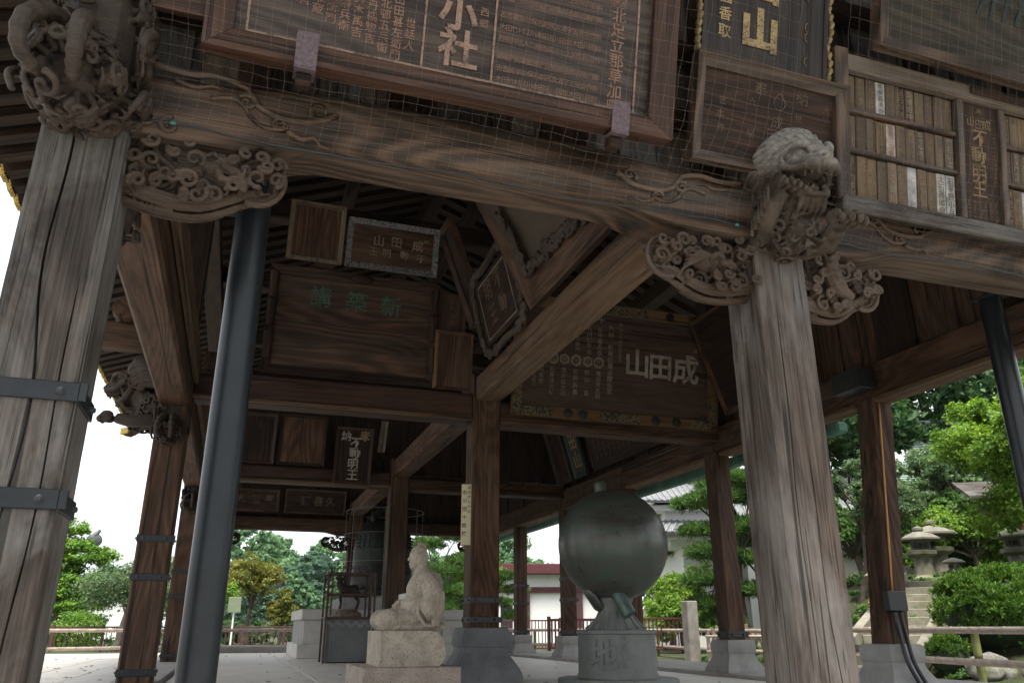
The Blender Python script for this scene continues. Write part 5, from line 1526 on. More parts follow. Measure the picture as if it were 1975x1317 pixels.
sp = thing('speaker_box', 'black box speaker on the side beam at the post top', 'speaker', (6.72, 7.2, 3.1))
mb = MB(); mb.box(6.52, 6.79, 6.98, 7.42, 3.22, 3.46, 0.01); mb.build('cabinet', BLACK, sp)
mb = MB()
for k in range(9): mb.box(6.512, 6.519, 7.02, 7.38, 3.245 + 0.023 * k, 3.257 + 0.023 * k)
mb.build('grille', plain('grille_black', (0.02, 0.02, 0.02), 0.6), sp)['kind'] = 'stuff'
def post_x(z): return 6.68 + 0.29 * (z - 0.46) / (3.15 - 0.46)
jb = thing('junction_box', 'black junction box with two hanging cables on the right side post', 'junction box', (post_x(0.9) - 0.14, 7.1, 0.9))
mb = MB(); mb.box(post_x(0.88) - 0.19, post_x(0.88) + 0.05, 7.03, 7.117, 0.80, 1.0, 0.006); mb.build('box', BLACK, jb)
for k, dx in enumerate((-0.10, -0.02)):
    x = post_x(0.85) + dx
    mb = MB(); mb.tube(smooth_path([(x, 7.07, 0.80), (x + 0.0, 7.06, 0.66), (x - 0.05, 6.98, 0.48), (x - 0.05, 6.94, 0.30), (x + 0.01, 6.90, 0.12), (x + 0.05, 6.88, 0.055)], 24), 0.021, 10); mb.build('cable', BLACK, jb, smooth='all')
cd = MB(); cd.tube([(post_x(z) - 0.07, 7.105, z) for z in np.linspace(1.0, 3.09, 8)] , 0.011, 8)
tag(cd.build('conduit', plain('orange_conduit', (0.42, 0.20, 0.04), 0.5), smooth='all'), 'thin orange conduit running up the right side post', 'conduit')

# ------------------------------------------------------------------ seated stone figure on its plinth
pl = thing('statue_plinth', 'two-step granite plinth under the seated stone figure', 'plinth', (1.95, 9.85, 0))
mb = MB(); mb.box(1.41, 2.50, 9.2, 10.56, 0.0, 0.225, 0.012); mb.build('lower_block', GRANITE_P, pl)
mb = MB()
poly = [(1.62, 0.227), (2.30, 0.227), (2.36, 0.30), (2.37, 0.42), (2.33, 0.53), (2.24, 0.60), (1.62, 0.60)]
mb.prism(poly, 9.40, 10.34, lambda a, b, d: (a, d, b)); mb.f = [tuple(reversed(q)) for q in mb.f]
mb.build('upper_block', GRANITE_T, pl)
fig = bpy.data.objects.new('stone_statue', STATUE); STATUE.materials.append(GRANITE_T)
COL.objects.link(fig); fig.location = (2.12, 9.86, 0.60); fig.scale = (0.90, 0.86, 1.06)
tag(fig, 'seated robed granite figure of a man facing left with hands in lap', 'statue')

bs = thing('stone_stand', 'low capped stone stand behind the seated figure', 'stone stand', (2.62, 11.9, 0))
mb = MB(); mb.box(2.42, 2.78, 11.7, 12.1, 0.0, 0.86, 0.012); mb.build('shaft', GRANITE_W, bs)
mb = MB(); mb.sqlathe((2.60, 11.9, 0.862), [(0.22, 0), (0.235, 0.03), (0.27, 0.05), (0.275, 0.22), (0.265, 0.235)]); mb.build('cap', GRANITE_W, bs)

# ------------------------------------------------------------------ bronze globe on a drum pedestal
GX, GY = 4.66, 9.72
def bronze():
    m, nt, b = nmat('patinated_bronze')
    tc = nt.nodes.new('ShaderNodeTexCoord'); sp = nt.nodes.new('ShaderNodeSeparateXYZ'); nt.links.new(tc.outputs['Object'], sp.inputs[0])
    v = coords(nt, (1, 1, 1.6))
    n1 = noise(nt, coords(nt, (0.8, 0.8, 4.5)), 1.6, 5, 0.6, 0.3); n2 = noise(nt, v, 9, 6, 0.7); n3 = noise(nt, v, 45, 3, 0.6)
    t = math_(nt, 'ADD', math_(nt, 'MULTIPLY', n1, 0.7), math_(nt, 'MULTIPLY', n2, 0.3))
    rp = ramp(nt, [(0.34, (0.055, 0.05, 0.042)), (0.47, (0.09, 0.092, 0.078)), (0.60, (0.072, 0.105, 0.086)), (0.75, (0.12, 0.118, 0.102))]); nt.links.new(t, rp.inputs[0])
    nt.links.new(rp.outputs[0], b.inputs['Base Color'])
    b.inputs['Metallic'].default_value = 0.22
    rr = ramp(nt, [(0.3, (0.24,) * 3), (0.7, (0.44,) * 3)]); nt.links.new(n2, rr.inputs[0]); nt.links.new(rr.outputs[0], b.inputs['Roughness'])
    bump(nt, b, math_(nt, 'ADD', n2, n3), 0.10, 0.006)
    return m
BRONZE = bronze()
PEDB = stone('grey_bronze_pedestal', (0.14, 0.148, 0.138), (0.225, 0.234, 0.218), 25, 60, (0.10, 0.11, 0.105), 0.3, rough=0.6)
gb = thing('bronze_globe', 'huge dark green bronze globe tilted on its axis', 'globe', (GX, GY, 0.61))
gc = Vector((GX, GY, 1.66)); gr_ = 0.712
tilt = Ry(14) @ Rx(-12)
axis = Vector((-0.24, -0.10, 0.97)).normalized()
mb = MB(); mb.ell(gc, gr_, None, 64, 40); sph = mb.build('sphere', BRONZE, gb, smooth='all')
mb = MB()
a1 = axis.orthogonal().normalized(); a2 = axis.cross(a1)
for lat in (-50, -30, -10, 10, 30, 50, 70):
    cr = gr_ * math.cos(R(lat)) + 0.0012; hz = gr_ * math.sin(R(lat))
    mb.tube([gc + axis * hz + (a1 * math.cos(t) + a2 * math.sin(t)) * cr for t in np.linspace(0, 2 * PI, 49)], 0.0012, 4, False)
for k in range(9):
    t0 = PI * k / 9
    d = a1 * math.cos(t0) + a2 * math.sin(t0)
    mb.tube([gc + (axis * math.cos(t) + d * math.sin(t)) * (gr_ + 0.0012) for t in np.linspace(0, 2 * PI, 49)], 0.001, 4, False)
o = mb.build('graticule', plain('bronze_line', (0.09, 0.11, 0.095), 0.5, 0.4), sph); o['kind'] = 'stuff'
mb = MB(); mb.tube([gc + axis * 0.66, gc + axis * 0.80, gc + axis * 0.83], [0.088, 0.082, 0.06], 20); mb.build('axis_cap', BRONZE, gb, smooth=True)
mb = MB(); mb.tube([(4.575, 9.47, 1.05), (4.63, 9.40, 0.90), (4.675, 9.34, 0.785)], [0.088, 0.088, 0.086], 24); mb.build('axis_shaft', plain('green_bronze', (0.10, 0.14, 0.125), 0.45, 0.4, 0.3, 9), gb, smooth=True)
mb = MB(); mb.tube([gc + Vector((-0.40, -0.02, -0.56)), gc + Vector((-0.22, 0.02, -0.78)), gc + Vector((-0.06, 0.04, -0.86))], [0.10, 0.10, 0.07], 12, flat=0.5); mb.build('support_arm', BRONZE, gb, smooth='all')
pd = thing('globe_pedestal', 'round grey pedestal with raised ground character under the globe', 'pedestal', (GX, GY, 0))
mb = MB(); mb.lathe((GX, GY, 0), [(0.75, 0.0), (0.75, 0.03), (0.735, 0.05), (0.56, 0.055)], 56); mb.build('foot_ring', PEDB, pd, smooth=True)
mb = MB(); mb.lathe((GX, GY, 0.056), [(0.505, 0), (0.505, 0.03), (0.49, 0.05), (0.485, 0.50), (0.505, 0.51), (0.505, 0.545), (0.49, 0.555)], 56); dr = mb.build('drum', PEDB, pd, smooth=True)
mb = MB(); mb.lathe((GX, GY, 0.612), [(0.385, 0), (0.32, 0.05), (0.245, 0.14), (0.205, 0.22), (0.20, 0.30), (0.24, 0.38)], 40); nk = mb.build('lotus_neck', PEDB, pd, smooth=True)
for k in range(16):
    a = 2 * PI * k / 16; c, s = math.cos(a), math.sin(a)
    mb = MB(); mb.tube([(GX + c * r_, GY + s * r_, 0.612 + zz) for r_, zz in ((0.385, 0.008), (0.320, 0.056), (0.246, 0.145), (0.207, 0.225))], [0.022, 0.016, 0.010, 0.006], 6); mb.build('petal_rib', PEDB, nk, smooth='all')
# raised character and signature wrapped on the drum
cdir = math.atan2(-GY, -GX)
def wrapped(chars, mat, name, thick):
    mb = MB()
    for ch, da, zc, s, off in chars:
        tmp = MB(); letter(tmp, ch, 0, 0, s, 0, off, thick)
        V = []
        for (u, v, n) in tmp.v:
            a = cdir + da + u / 0.487
            r_ = 0.4855 + n
            V.append((GX + r_ * math.cos(a), GY + r_ * math.sin(a), zc + v))
        mb.add(V, tmp.f)
    o = mb.build(name, mat, dr); o['kind'] = 'stuff'; return o
wrapped([('地', -0.36, 0.33, 0.36, 0.03)], PEDB, 'raised_character', 0.022)
wrapped([(c, 0.16, 0.505 - 0.098 * k, 0.085, 0.004) for k, c in enumerate('奉献工場')], BASESTONE, 'signature', 0.006)

# ------------------------------------------------------------------ caged bronze beast
cg = thing('cage_stand', 'inscribed grey slab stand carrying an iron cage', 'cage', (2.22, 16.9, 0))
cx0, cx1, cy0, cy1 = 1.76, 2.68, 16.5, 17.15
SLATE = stone('inscribed_slate', (0.10, 0.105, 0.105), (0.16, 0.165, 0.165), 20, 120, (0.08, 0.08, 0.08), 0.3)
mb = MB(); mb.box(cx0 + 0.03, cx1 - 0.03, cy0 + 0.03, cy1 - 0.03, 0.02, 0.80, 0.006); slab_ = mb.build('inscribed_slab', SLATE, cg)
mb = MB()
for k in range(9):      # key-fret band
    x = cx0 + 0.07 + k * 0.088
    for q in range(3):
        mb.obox((x + 0.028 * q, cy0 + 0.026, 0.70), (0.011, 0.008, 0.15), Ry(45 if (k % 2) else -45), 0)
mb.build('fret_band', BASEPALE, slab_)['kind'] = 'stuff'
lm = MB()
for k in range(13):
    tmp = MB(); vtext(tmp, kstr(11), 0, 0.54, 0.038, 0.045, n=0.0)
    lm.add([(cx0 + 0.12 + 0.057 * k + u, cy0 + 0.027, v + 0.04) for u, v, n in tmp.v], tmp.f)
lm.build('inscription', plain('chalked_inscription', (0.22, 0.225, 0.22), 0.8), slab_)['kind'] = 'stuff'
RUST = plain('rusty_iron', (0.07, 0.04, 0.03), 0.7, 0.2, 0.4, 20, 0.4)
for (x, y) in ((cx0, cy0), (cx1, cy0), (cx0, cy1), (cx1, cy1)):
    mb = MB(); mb.box(x - 0.018, x + 0.018, y - 0.018, y + 0.018, 0.0, 1.66, 0.003); mb.build('corner_post', RUST, cg)
    xi = x + (0.08 if x == cx0 else -0.08)
    mb = MB(); mb.box(xi - 0.015, xi + 0.015, y - 0.012, y + 0.012, 0.845, 1.645, 0.003); mb.build('inner_bar', RUST, cg)
for zc in (0.82, 1.25, 1.65):
    for (a, b, c, d) in ((cx0 + 0.02, cx1 - 0.02, cy0 - 0.014, cy0 + 0.014), (cx0 + 0.02, cx1 - 0.02, cy1 - 0.014, cy1 + 0.014), (cx0 - 0.014, cx0 + 0.014, cy0 + 0.02, cy1 - 0.02), (cx1 - 0.014, cx1 + 0.014, cy0 + 0.02, cy1 - 0.02)):
        mb = MB(); mb.box(a, b, c, d, zc - 0.018, zc + 0.018, 0.003); mb.build('cage_rail', RUST, cg)
mb = MB(); mb.box(cx0 + 0.02, cx1 - 0.02, cy0 + 0.016, cy1 - 0.016, 0.801, 0.80 + 0.018); mb.build('shelf_plate', RUST, cg)
for k in range(7):
    x = cx0 + 0.10 + (cx1 - cx0 - 0.2) * k / 6
    mb = MB(); mb.tube(smooth_path([(x, cy0, 1.67), (x, cy0 + 0.06, 1.755), (x, (cy0 + cy1) / 2, 1.78), (x, cy1 - 0.06, 1.755), (x, cy1, 1.67)], 14), 0.007, 6); mb.build('roof_hoop', RUST, cg, smooth='all')
for y in (cy0 + 0.07, cy1 - 0.07):
    mb = MB(); mb.tube(smooth_path([(cx0, y, 1.67), (cx0 + 0.07, y, 1.77), (cx1 - 0.07, y, 1.77), (cx1, y, 1.67)], 16), 0.007, 6); mb.build('roof_hoop', RUST, cg, smooth='all')
mw = MB()          # fine wire mesh
for k in range(1, 46):
    x = cx0 + (cx1 - cx0) * k / 46
    mw.tube([(x, cy0 - 0.006, 0.83), (x, cy0 - 0.006, 1.64)], 0.0014, 3, False); mw.tube([(x, cy1 + 0.006, 0.83), (x, cy1 + 0.006, 1.64)], 0.0014, 3, False)
for k in range(1, 40):
    zz = 0.83 + 0.81 * k / 40
    mw.tube([(cx0, cy0 - 0.007, zz), (cx1, cy0 - 0.007, zz)], 0.0014, 3, False)
mw.build('wire_mesh', RUST, cg)['kind'] = 'stuff'
ks = thing('bronze_beast', 'small dark bronze horse-like beast on a lotus foot inside the cage', 'statue', (2.2, 16.83, 0.82))
mb = MB(); mb.lathe((2.2, 16.83, 0.82), [(0.27, 0), (0.29, 0.04), (0.25, 0.10), (0.19, 0.13), (0.20, 0.16)], 28); ft = mb.build('lotus_foot', plain('tan_lotus', (0.20, 0.16, 0.115), 0.7, 0, 0.3, 12), ks, smooth=True)
for k in range(14):
    a = 2 * PI * k / 14
    mb = MB(); mb.ell((2.2 + 0.262 * math.cos(a), 16.83 + 0.262 * math.sin(a), 0.875), (0.05, 0.018, 0.05), Rz(math.degrees(a) + 90), 8, 5); mb.build('petal', ft.data.materials[0], ft, smooth='all')
KIRIN.materials.append(BRONZE_D)
b_ = inst('body', KIRIN, ks, T4(2.2, 16.83, 0.975) @ S4(0.62, 0.62, 0.66))

# ------------------------------------------------------------------ great bell on granite blocks, with its guard
bp = thing('bell_plinth', 'pale granite block plinth carrying the great bell', 'plinth', (3.4, 20.4, 0))
mb = MB(); mb.box(1.45, 5.3, 19.05, 22.3, 0.0, 0.30, 0.015); mb.build('footing_block', GRANITE_W, bp)
xx = [1.55, 1.98, 2.9, 3.8, 4.7, 5.2]
for a, b in zip(xx[:-1], xx[1:]):
    mb = MB(); mb.box(a + 0.012, b - 0.012, 19.13, 22.2, 0.302, 0.80, 0.01); mb.build('panel_block', GRANITE_W, bp)
mb = MB(); mb.box(1.56, 5.19, 19.16, 22.15, 0.303, 0.79); mb.build('core', BASEPALE, bp)
mb = MB(); mb.box(1.50, 5.25, 19.08, 22.26, 0.802, 1.03, 0.02); mb.build('coping_slab', GRANITE_W, bp)
mb = MB(); mb.box(2.42, 4.55, 19.5, 21.8, 1.032, 1.30, 0.02); mb.build('upper_step', stone('grey_granite', (0.30, 0.295, 0.285), (0.42, 0.415, 0.40), 30, 150, (0.1, 0.1, 0.1), 0.5), bp)
BX, BY = 3.48, 20.5
bl = thing('temple_bell', 'great dark bronze bell standing under the rear beams', 'bell', (BX, BY, 1.40))
for (dx, dy) in ((-0.5, -0.5), (0.5, -0.5), (-0.5, 0.5), (0.5, 0.5)):
    mb = MB(); mb.box(BX + dx - 0.09, BX + dx + 0.09, BY + dy - 0.09, BY + dy + 0.09, 1.302, 1.40, 0.01); mb.build('bearer', w_in('X'), bl)
mb = MB(); mb.lathe((BX, BY, 1.402), [(0.62, 0), (0.80, 0.0), (0.80, 0.08), (0.765, 0.12), (0.755, 0.40), (0.765, 0.42), (0.765, 0.47), (0.75, 0.49), (0.735, 1.0), (0.745, 1.02), (0.745, 1.06), (0.72, 1.08), (0.69, 1.35), (0.62, 1.56), (0.46, 1.70), (0.25, 1.76), (0.10, 1.78)], 56); by_ = mb.build('body', BRONZE_D, bl, smooth=True)
for row in range(4):
    for k in range(28):
        a = 2 * PI * k / 28
        zz = 2.53 + 0.075 * row; rr = 0.725 - 0.004 * row
        mb = MB() if k == 0 and row == 0 else None
        if mb: mb.ell((0, 0, 0), (0.022, 0.022, 0.022), None, 8, 5); STUD = mb.mesh('stud', 'all'); STUD.materials.append(BRONZE_D)
        if -PI < (a if a <= PI else a - 2 * PI) < -0.2 or a > PI: inst('stud', STUD, by_, T4(BX + rr * math.cos(a), BY + rr * math.sin(a), zz))
mb = MB(); mb.tube([(BX + 0.26 * math.cos(t), BY, 3.17 + 0.36 * math.sin(t)) for t in np.linspace(0.0, PI, 16)], [0.08, 0.09, 0.08, 0.075, 0.07, 0.075, 0.085, 0.095, 0.095, 0.085, 0.075, 0.07, 0.075, 0.08, 0.09, 0.08], 10)
for s in (-1, 1):
    mb.ell((BX + s * 0.27, BY, 3.24), (0.11, 0.09, 0.13)); mb.tube([(BX + s * 0.30, BY, 3.32), (BX + s * 0.34, BY, 3.46)], [0.04, 0.015], 6)
mb.ell((BX, BY, 3.56), (0.08, 0.08, 0.09))
me = sculpt(mb, 0.016, 1, 'dragon_loop'); me.materials.append(BRONZE_D); inst('dragon_loop', me, bl)
gd = thing('bell_guard', 'thin pale rod guard standing round the great bell', 'guard', (BX, BY, 1.30))
ROD = plain('pale_rod', (0.13, 0.125, 0.115), 0.5)
for zz in (2.15, 2.82, 3.40):
    mb = MB(); mb.tube([(BX + 0.98 * math.cos(t), BY + 0.98 * math.sin(t), zz) for t in np.linspace(0, 2 * PI, 40)], 0.008, 6, False); mb.build('hoop', ROD, gd, smooth='all')
for k in range(7):
    t_ = -2.62 + 2 * PI * k / 7
    mb = MB(); mb.tube([(BX + 0.995 * math.cos(t_), BY + 0.995 * math.sin(t_), 1.303), (BX + 0.995 * math.cos(t_), BY + 0.995 * math.sin(t_), 3.41)], 0.008, 6); mb.build('rod', ROD, gd, smooth=True)

# ------------------------------------------------------------------ bird nets in front of the plaques
NETM = plain('net_twine', (0.20, 0.15, 0.12), 0.8, 0, 0.2, 10)
def net(x0, x1, label, seed):
    r_ = random.Random(seed)
    prof = [(3.795, 3.03), (3.74, 3.16), (3.60, 3.30), (3.44, 3.45), (3.36, 3.7), (3.26, 4.1), (3.14, 4.6), (3.0, 5.2)]
    P = smooth_path(prof, 29)
    nx_ = int((x1 - x0) / 0.078)
    gx = [[(x0 + (x1 - x0) * i / nx_ + 0.02 * math.sin(j * 0.23 + i * 0.05) + r_.uniform(-0.006, 0.006) + 0.004 * j * math.sin(seed), P[j][0] + 0.012 * math.sin(i * 0.21) * math.sin(j * 0.2), P[j][1] + 0.012 * math.sin(i * 0.33 + seed) + r_.uniform(-0.006, 0.006)) for j in range(len(P))] for i in range(nx_ + 1)]
    mb = MB()
    for i in range(nx_ + 1): mb.tube(gx[i], 0.00042, 3, False)
    for j in range(len(P)): mb.tube([gx[i][j] for i in range(nx_ + 1)], 0.00042, 3, False)
    t = thing('bird_net', label, 'net', (x0, 3.79, 3.03))
    mb.build('mesh', NETM, t)['kind'] = 'stuff'
    mb = MB(); mb.tube([gx[i][0] for i in range(nx_ + 1)], 0.006, 6); mb.build('edge_cord', BLACK, t, smooth='all')
    for i in (2, nx_ - 2):
        mb = MB(); mb.ell(gx[i][0], (0.018, 0.012, 0.010)); mb.build('clip', plain('green_clip', (0.02, 0.14, 0.11), 0.4), t, smooth='all')
net(C0 + 0.22, C1 - 0.18, 'fine bird net hung before the huge copper-lettered plaque', 1)
net(C1 + 0.22, C2 - 0.2, 'fine bird net hung before the rack of written tablets', 2)
# ------------------------------------------------------------------ vegetation
def quads_mesh(name, P, mat):
    """P: (n,4,3) array of leaf corners"""
    n = len(P)
    me = bpy.data.meshes.new(name)
    me.vertices.add(n * 4); me.vertices.foreach_set('co', P.reshape(-1).astype(np.float32))
    me.loops.add(n * 4); me.loops.foreach_set('vertex_index', np.arange(n * 4, dtype=np.int32))
    me.polygons.add(n); me.polygons.foreach_set('loop_start', np.arange(0, n * 4, 4, dtype=np.int32))
    me.polygons.foreach_set('loop_total', np.full(n, 4, dtype=np.int32))
    me.update(calc_edges=True)
    me.materials.append(mat)
    return me

def leaf_cloud(clumps, n, size, aspect=0.55, shell=0.55, up=0.35, droop=0.0, seed=1, flat_bottom=False, twigs=0):
    """leaf quads spread through ellipsoid clumps (each broken into sprays)"""
    g_ = np.random.default_rng(seed)
    C = np.array([c[:3] for c in clumps], float); Rr = np.array([c[3:6] for c in clumps], float)
    wgt = (Rr[:, 0] * Rr[:, 1] + Rr[:, 0] * Rr[:, 2] + Rr[:, 1] * Rr[:, 2]); wgt /= wgt.sum()
    ns = max(8, n // 45)                       # sprays
    k = g_.choice(len(C), ns, p=wgt)
    d = g_.normal(size=(ns, 3)); d /= np.linalg.norm(d, axis=1)[:, None]
    if flat_bottom: d[:, 2] = np.where(d[:, 2] < 0, d[:, 2] * 0.25, d[:, 2])
    rad = shell + (1 - shell) * g_.random(ns) ** 0.6
    S = C[k] + d * Rr[k] * rad[:, None]
    sw = Rr[k].mean(axis=1) * 0.30
    m = g_.choice(ns, n)
    off = g_.normal(size=(n, 3)) * (sw[m] * 0.55)[:, None] * np.array([1, 1, 0.55])
    pos = S[m] + off
    pos[:, 2] -= droop * np.abs(g_.normal(size=n)) * sw[m]
    nrm = d[m] * 0.6 + g_.normal(size=(n, 3)) * 0.6 + np.array([0, 0, up])
    nrm /= np.linalg.norm(nrm, axis=1)[:, None]
    a = np.cross(nrm, g_.normal(size=(n, 3))); a /= np.linalg.norm(a, axis=1)[:, None] + 1e-9
    b = np.cross(nrm, a)
    L = size * (0.55 + 0.9 * g_.random(n) ** 1.5)[:, None]
    A = a * L * 0.5; B = b * L * 0.5 * aspect
    fold = nrm * L * 0.12
    return np.stack([pos - A, pos - B + fold, pos + A, pos + B + fold], axis=1)

def needle_cloud(clumps, n, size, seed=1, width=0.09):
    """pine tufts: thin blades fanning up and out of flat pads"""
    g_ = np.random.default_rng(seed)
    C = np.array([c[:3] for c in clumps], float); Rr = np.array([c[3:6] for c in clumps], float)
    wgt = Rr[:, 0] * Rr[:, 1]; wgt /= wgt.sum()
    nt_ = n // 16
    k = g_.choice(len(C), nt_, p=wgt)
    d = g_.normal(size=(nt_, 3)); d /= np.linalg.norm(d, axis=1)[:, None]
    d[:, 2] = np.abs(d[:, 2]) * np.where(g_.random(nt_) < 0.85, 1, -0.3)
    S = C[k] + d * Rr[k] * (0.6 + 0.4 * g_.random(nt_))[:, None]
    m = np.repeat(np.arange(nt_), 16); nn = len(m)
    dirn = d[m] * 0.5 + g_.normal(size=(nn, 3)) * 0.55 + np.array([0, 0, 0.55])
    dirn /= np.linalg.norm(dirn, axis=1)[:, None]
    s = np.cross(dirn, g_.normal(size=(nn, 3))); s /= np.linalg.norm(s, axis=1)[:, None] + 1e-9
    L = size * g_.uniform(0.7, 1.2, nn)[:, None]
    p0 = S[m] + g_.normal(size=(nn, 3)) * size * 0.15
    W = s * L * width
    return np.stack([p0 - W * 0.6, p0 + W * 0.6, p0 + dirn * L + W * 0.4, p0 + dirn * L - W * 0.4], axis=1)

def limbs(mb, base, clumps, r0, seed=1, fork=0.45, lean=(0, 0)):
    r_ = random.Random(seed)
    base = Vector(base)
    top = Vector((sum(c[0] for c in clumps) / len(clumps), sum(c[1] for c in clumps) / len(clumps), max(c[2] for c in clumps)))
    fk = base.lerp(top, fork) + Vector((lean[0], lean[1], 0))
    pts = smooth_path([base, base.lerp(fk, 0.5) + Vector((r_.uniform(-1, 1) * r0, r_.uniform(-1, 1) * r0, 0)), fk], 8)
    mb.tube(pts, [r0 * (1.35 if i == 0 else 1.0 - 0.35 * i / 7) for i in range(8)], 9)
    for c in clumps:
        e = Vector(c[:3])
        rl = r0 * 0.45
        mid = fk.lerp(e, 0.5) + Vector((r_.uniform(-0.3, 0.3), r_.uniform(-0.3, 0.3), r_.uniform(-0.1, 0.25))) * (e - fk).length * 0.4
        P = smooth_path([fk - Vector((0, 0, r0)), mid, e], 8)
        mb.tube(P, taper(rl, rl * 0.3, 8), 6)
        for q in range(5):
            t_ = r_.uniform(0.4, 1.0); p = Vector(P[min(7, int(t_ * 7))])
            tip = e + Vector((r_.uniform(-1, 1) * c[3], r_.uniform(-1, 1) * c[4], r_.uniform(-0.6, 0.9) * c[5])) * 0.85
            mb.tube(smooth_path([p, p.lerp(tip, 0.5) + Vector((0, 0, 0.08)), tip], 5), taper(rl * 0.32, rl * 0.08, 5), 4)

def tree(name, label, base, clumps, n, size, lmat, bmat=None, r0=0.12, seed=1, needles=False, cat='tree', group=None, fork=0.45, **kw):
    t = thing(name, label, cat, base, group=group)
    mb = MB(); limbs(mb, base, clumps, r0, seed, fork); mb.build('trunk', bmat or BARK, t, smooth='all')
    P = needle_cloud(clumps, n, size, seed) if needles else leaf_cloud(clumps, n, size, seed=seed, **kw)
    me = quads_mesh('crown', P, lmat)
    o = place(bpy.data.objects.new('crown', me), t); o['kind'] = 'stuff'
    return t

def puffs(c, r, n, k, seed):
    """n clumps of relative size k inside an ellipsoid"""
    r_ = random.Random(seed); out = []
    for i in range(n):
        while True:
            p = [r_.uniform(-1, 1) for _ in range(3)]
            if sum(a * a for a in p) < 1 and p[2] > -0.8: break
        q = k * r_.uniform(0.75, 1.25)
        out.append((c[0] + p[0] * r[0] * (1 - k * 0.5), c[1] + p[1] * r[1] * (1 - k * 0.5), c[2] + p[2] * r[2] * (1 - k * 0.5), r[0] * q, r[1] * q, r[2] * q * 0.85))
    return out

LF_BRIGHT = leafmat('bright_maple_leaves', (0.0540, 0.1200, 0.0178), (0.1220, 0.2400, 0.0316), (0.2420, 0.3760, 0.0592), 1.6)
LF_MID = leafmat('mid_green_leaves', (0.0300, 0.0760, 0.0224), (0.0700, 0.1560, 0.0362), (0.1380, 0.2480, 0.0546), 1.2)
LF_DARK = leafmat('dark_green_leaves', (0.0180, 0.0480, 0.0206), (0.0380, 0.0960, 0.0334), (0.0900, 0.1840, 0.0500), 0.8)
LF_GREY = leafmat('grey_green_leaves', (0.0460, 0.0880, 0.0408), (0.0980, 0.1680, 0.0730), (0.1860, 0.2720, 0.1236), 1.4)
LF_GOLD = leafmat('yellowish_leaves', (0.0500, 0.0800, 0.0150), (0.1380, 0.1600, 0.0270), (0.2900, 0.2560, 0.0500), 1.1)
LF_TOPIARY = leafmat('topiary_needles', (0.0260, 0.0800, 0.0132), (0.0900, 0.2080, 0.0206), (0.2180, 0.3760, 0.0316), 1.6, 0.25)
LF_PINE = leafmat('pine_needles', (0.0260, 0.0680, 0.0224), (0.0700, 0.1520, 0.0362), (0.1460, 0.2560, 0.0546), 1.4, 0.25)
LF_BUSH = leafmat('bush_sprigs', (0.0260, 0.0680, 0.0132), (0.0700, 0.1560, 0.0224), (0.1540, 0.2720, 0.0408), 3.0, 0.25)
LF_FAR = leafmat('far_hazed_leaves', (0.0740, 0.1520, 0.0822), (0.1220, 0.2320, 0.1098), (0.1780, 0.3040, 0.1328), 0.16)  # paled leaf colour: distance haze painted into the far trees
LF_FAR2 = leafmat('far_dark_hazed_leaves', (0.0500, 0.1080, 0.0822), (0.0780, 0.1520, 0.1006), (0.1140, 0.2000, 0.1144), 0.16)  # darker far leaves, same haze tint mixed into the colour

# left garden
tree('topiary_pine', 'tall cloud-pruned bright green pine behind the left bamboo fence', (-6.4, 38.0, GZ),
     [(-6.75, 38.1, 4.5, 0.75, 0.8, 0.40), (-6.9, 38.0, 3.75, 1.1, 1.1, 0.45), (-5.75, 37.9, 3.35, 1.05, 1.0, 0.42), (-7.2, 38, 2.95, 1.2, 1.1, 0.42), (-5.7, 37.8, 2.45, 1.1, 1.0, 0.45), (-7.0, 37.7, 2.0, 1.3, 1.1, 0.5), (-6.0, 37.6, 1.5, 1.2, 1.0, 0.4), (-8.2, 38.0, 3.1, 1.0, 1.0, 0.45), (-8.4, 38, 1.7, 1.2, 1.1, 0.5)], 30000, 0.13, LF_TOPIARY, r0=0.16, seed=3, shell=0.75, flat_bottom=True, up=0.7)
tree('round_bush', 'clipped round bush by the left fence beneath the topiary pine', (-5.4, 35.4, GZ), [(-5.4, 35.4, 0.5, 0.85, 0.8, 0.72), (-6.1, 35.6, 0.3, 0.5, 0.5, 0.5)], 7000, 0.09, LF_TOPIARY, r0=0.05, seed=5, cat='bush', shell=0.85, up=0.5)
tree('cherry_tree', 'loose grey-green tree with drooping sprays left of the second pillar', (-3.7, 33.0, GZ), puffs((-3.5, 33, 2.35), (2.1, 1.8, 1.45), 11, 0.42, 8), 15000, 0.12, LF_GREY, BARKPALE, 0.14, 9, droop=0.9, shell=0.35)
tree('shade_tree', 'dark green tree low behind the topiary pine', (-9.5, 42, GZ), puffs((-8.5, 42, 1.6), (3.2, 2.0, 1.6), 8, 0.45, 4), 9000, 0.16, LF_DARK, r0=0.15, seed=12)
tree('camphor_tree', 'round yellow-tipped tree seen through the rear bay', (0.9, 42, GZ), puffs((0.95, 42, 3.0), (1.35, 1.3, 1.35), 10, 0.45, 21), 16000, 0.11, LF_GOLD, r0=0.13, seed=14)
tree('camphor_tree', 'small golden-green bush tree right of the round yellow-tipped tree', (2.3, 41.4, GZ), puffs((2.25, 41.5, 1.5), (0.85, 0.8, 1.0), 7, 0.45, 22), 8000, 0.10, LF_GOLD, r0=0.08, seed=15)
tree('sapling', 'pale drooping sapling beside the far grey pipe', (-0.35, 33.5, GZ), puffs((-0.3, 33.5, 1.9), (0.75, 0.7, 0.9), 6, 0.4, 23), 3500, 0.12, LF_BRIGHT, BARKPALE, 0.05, 16, droop=1.0, shell=0.2)
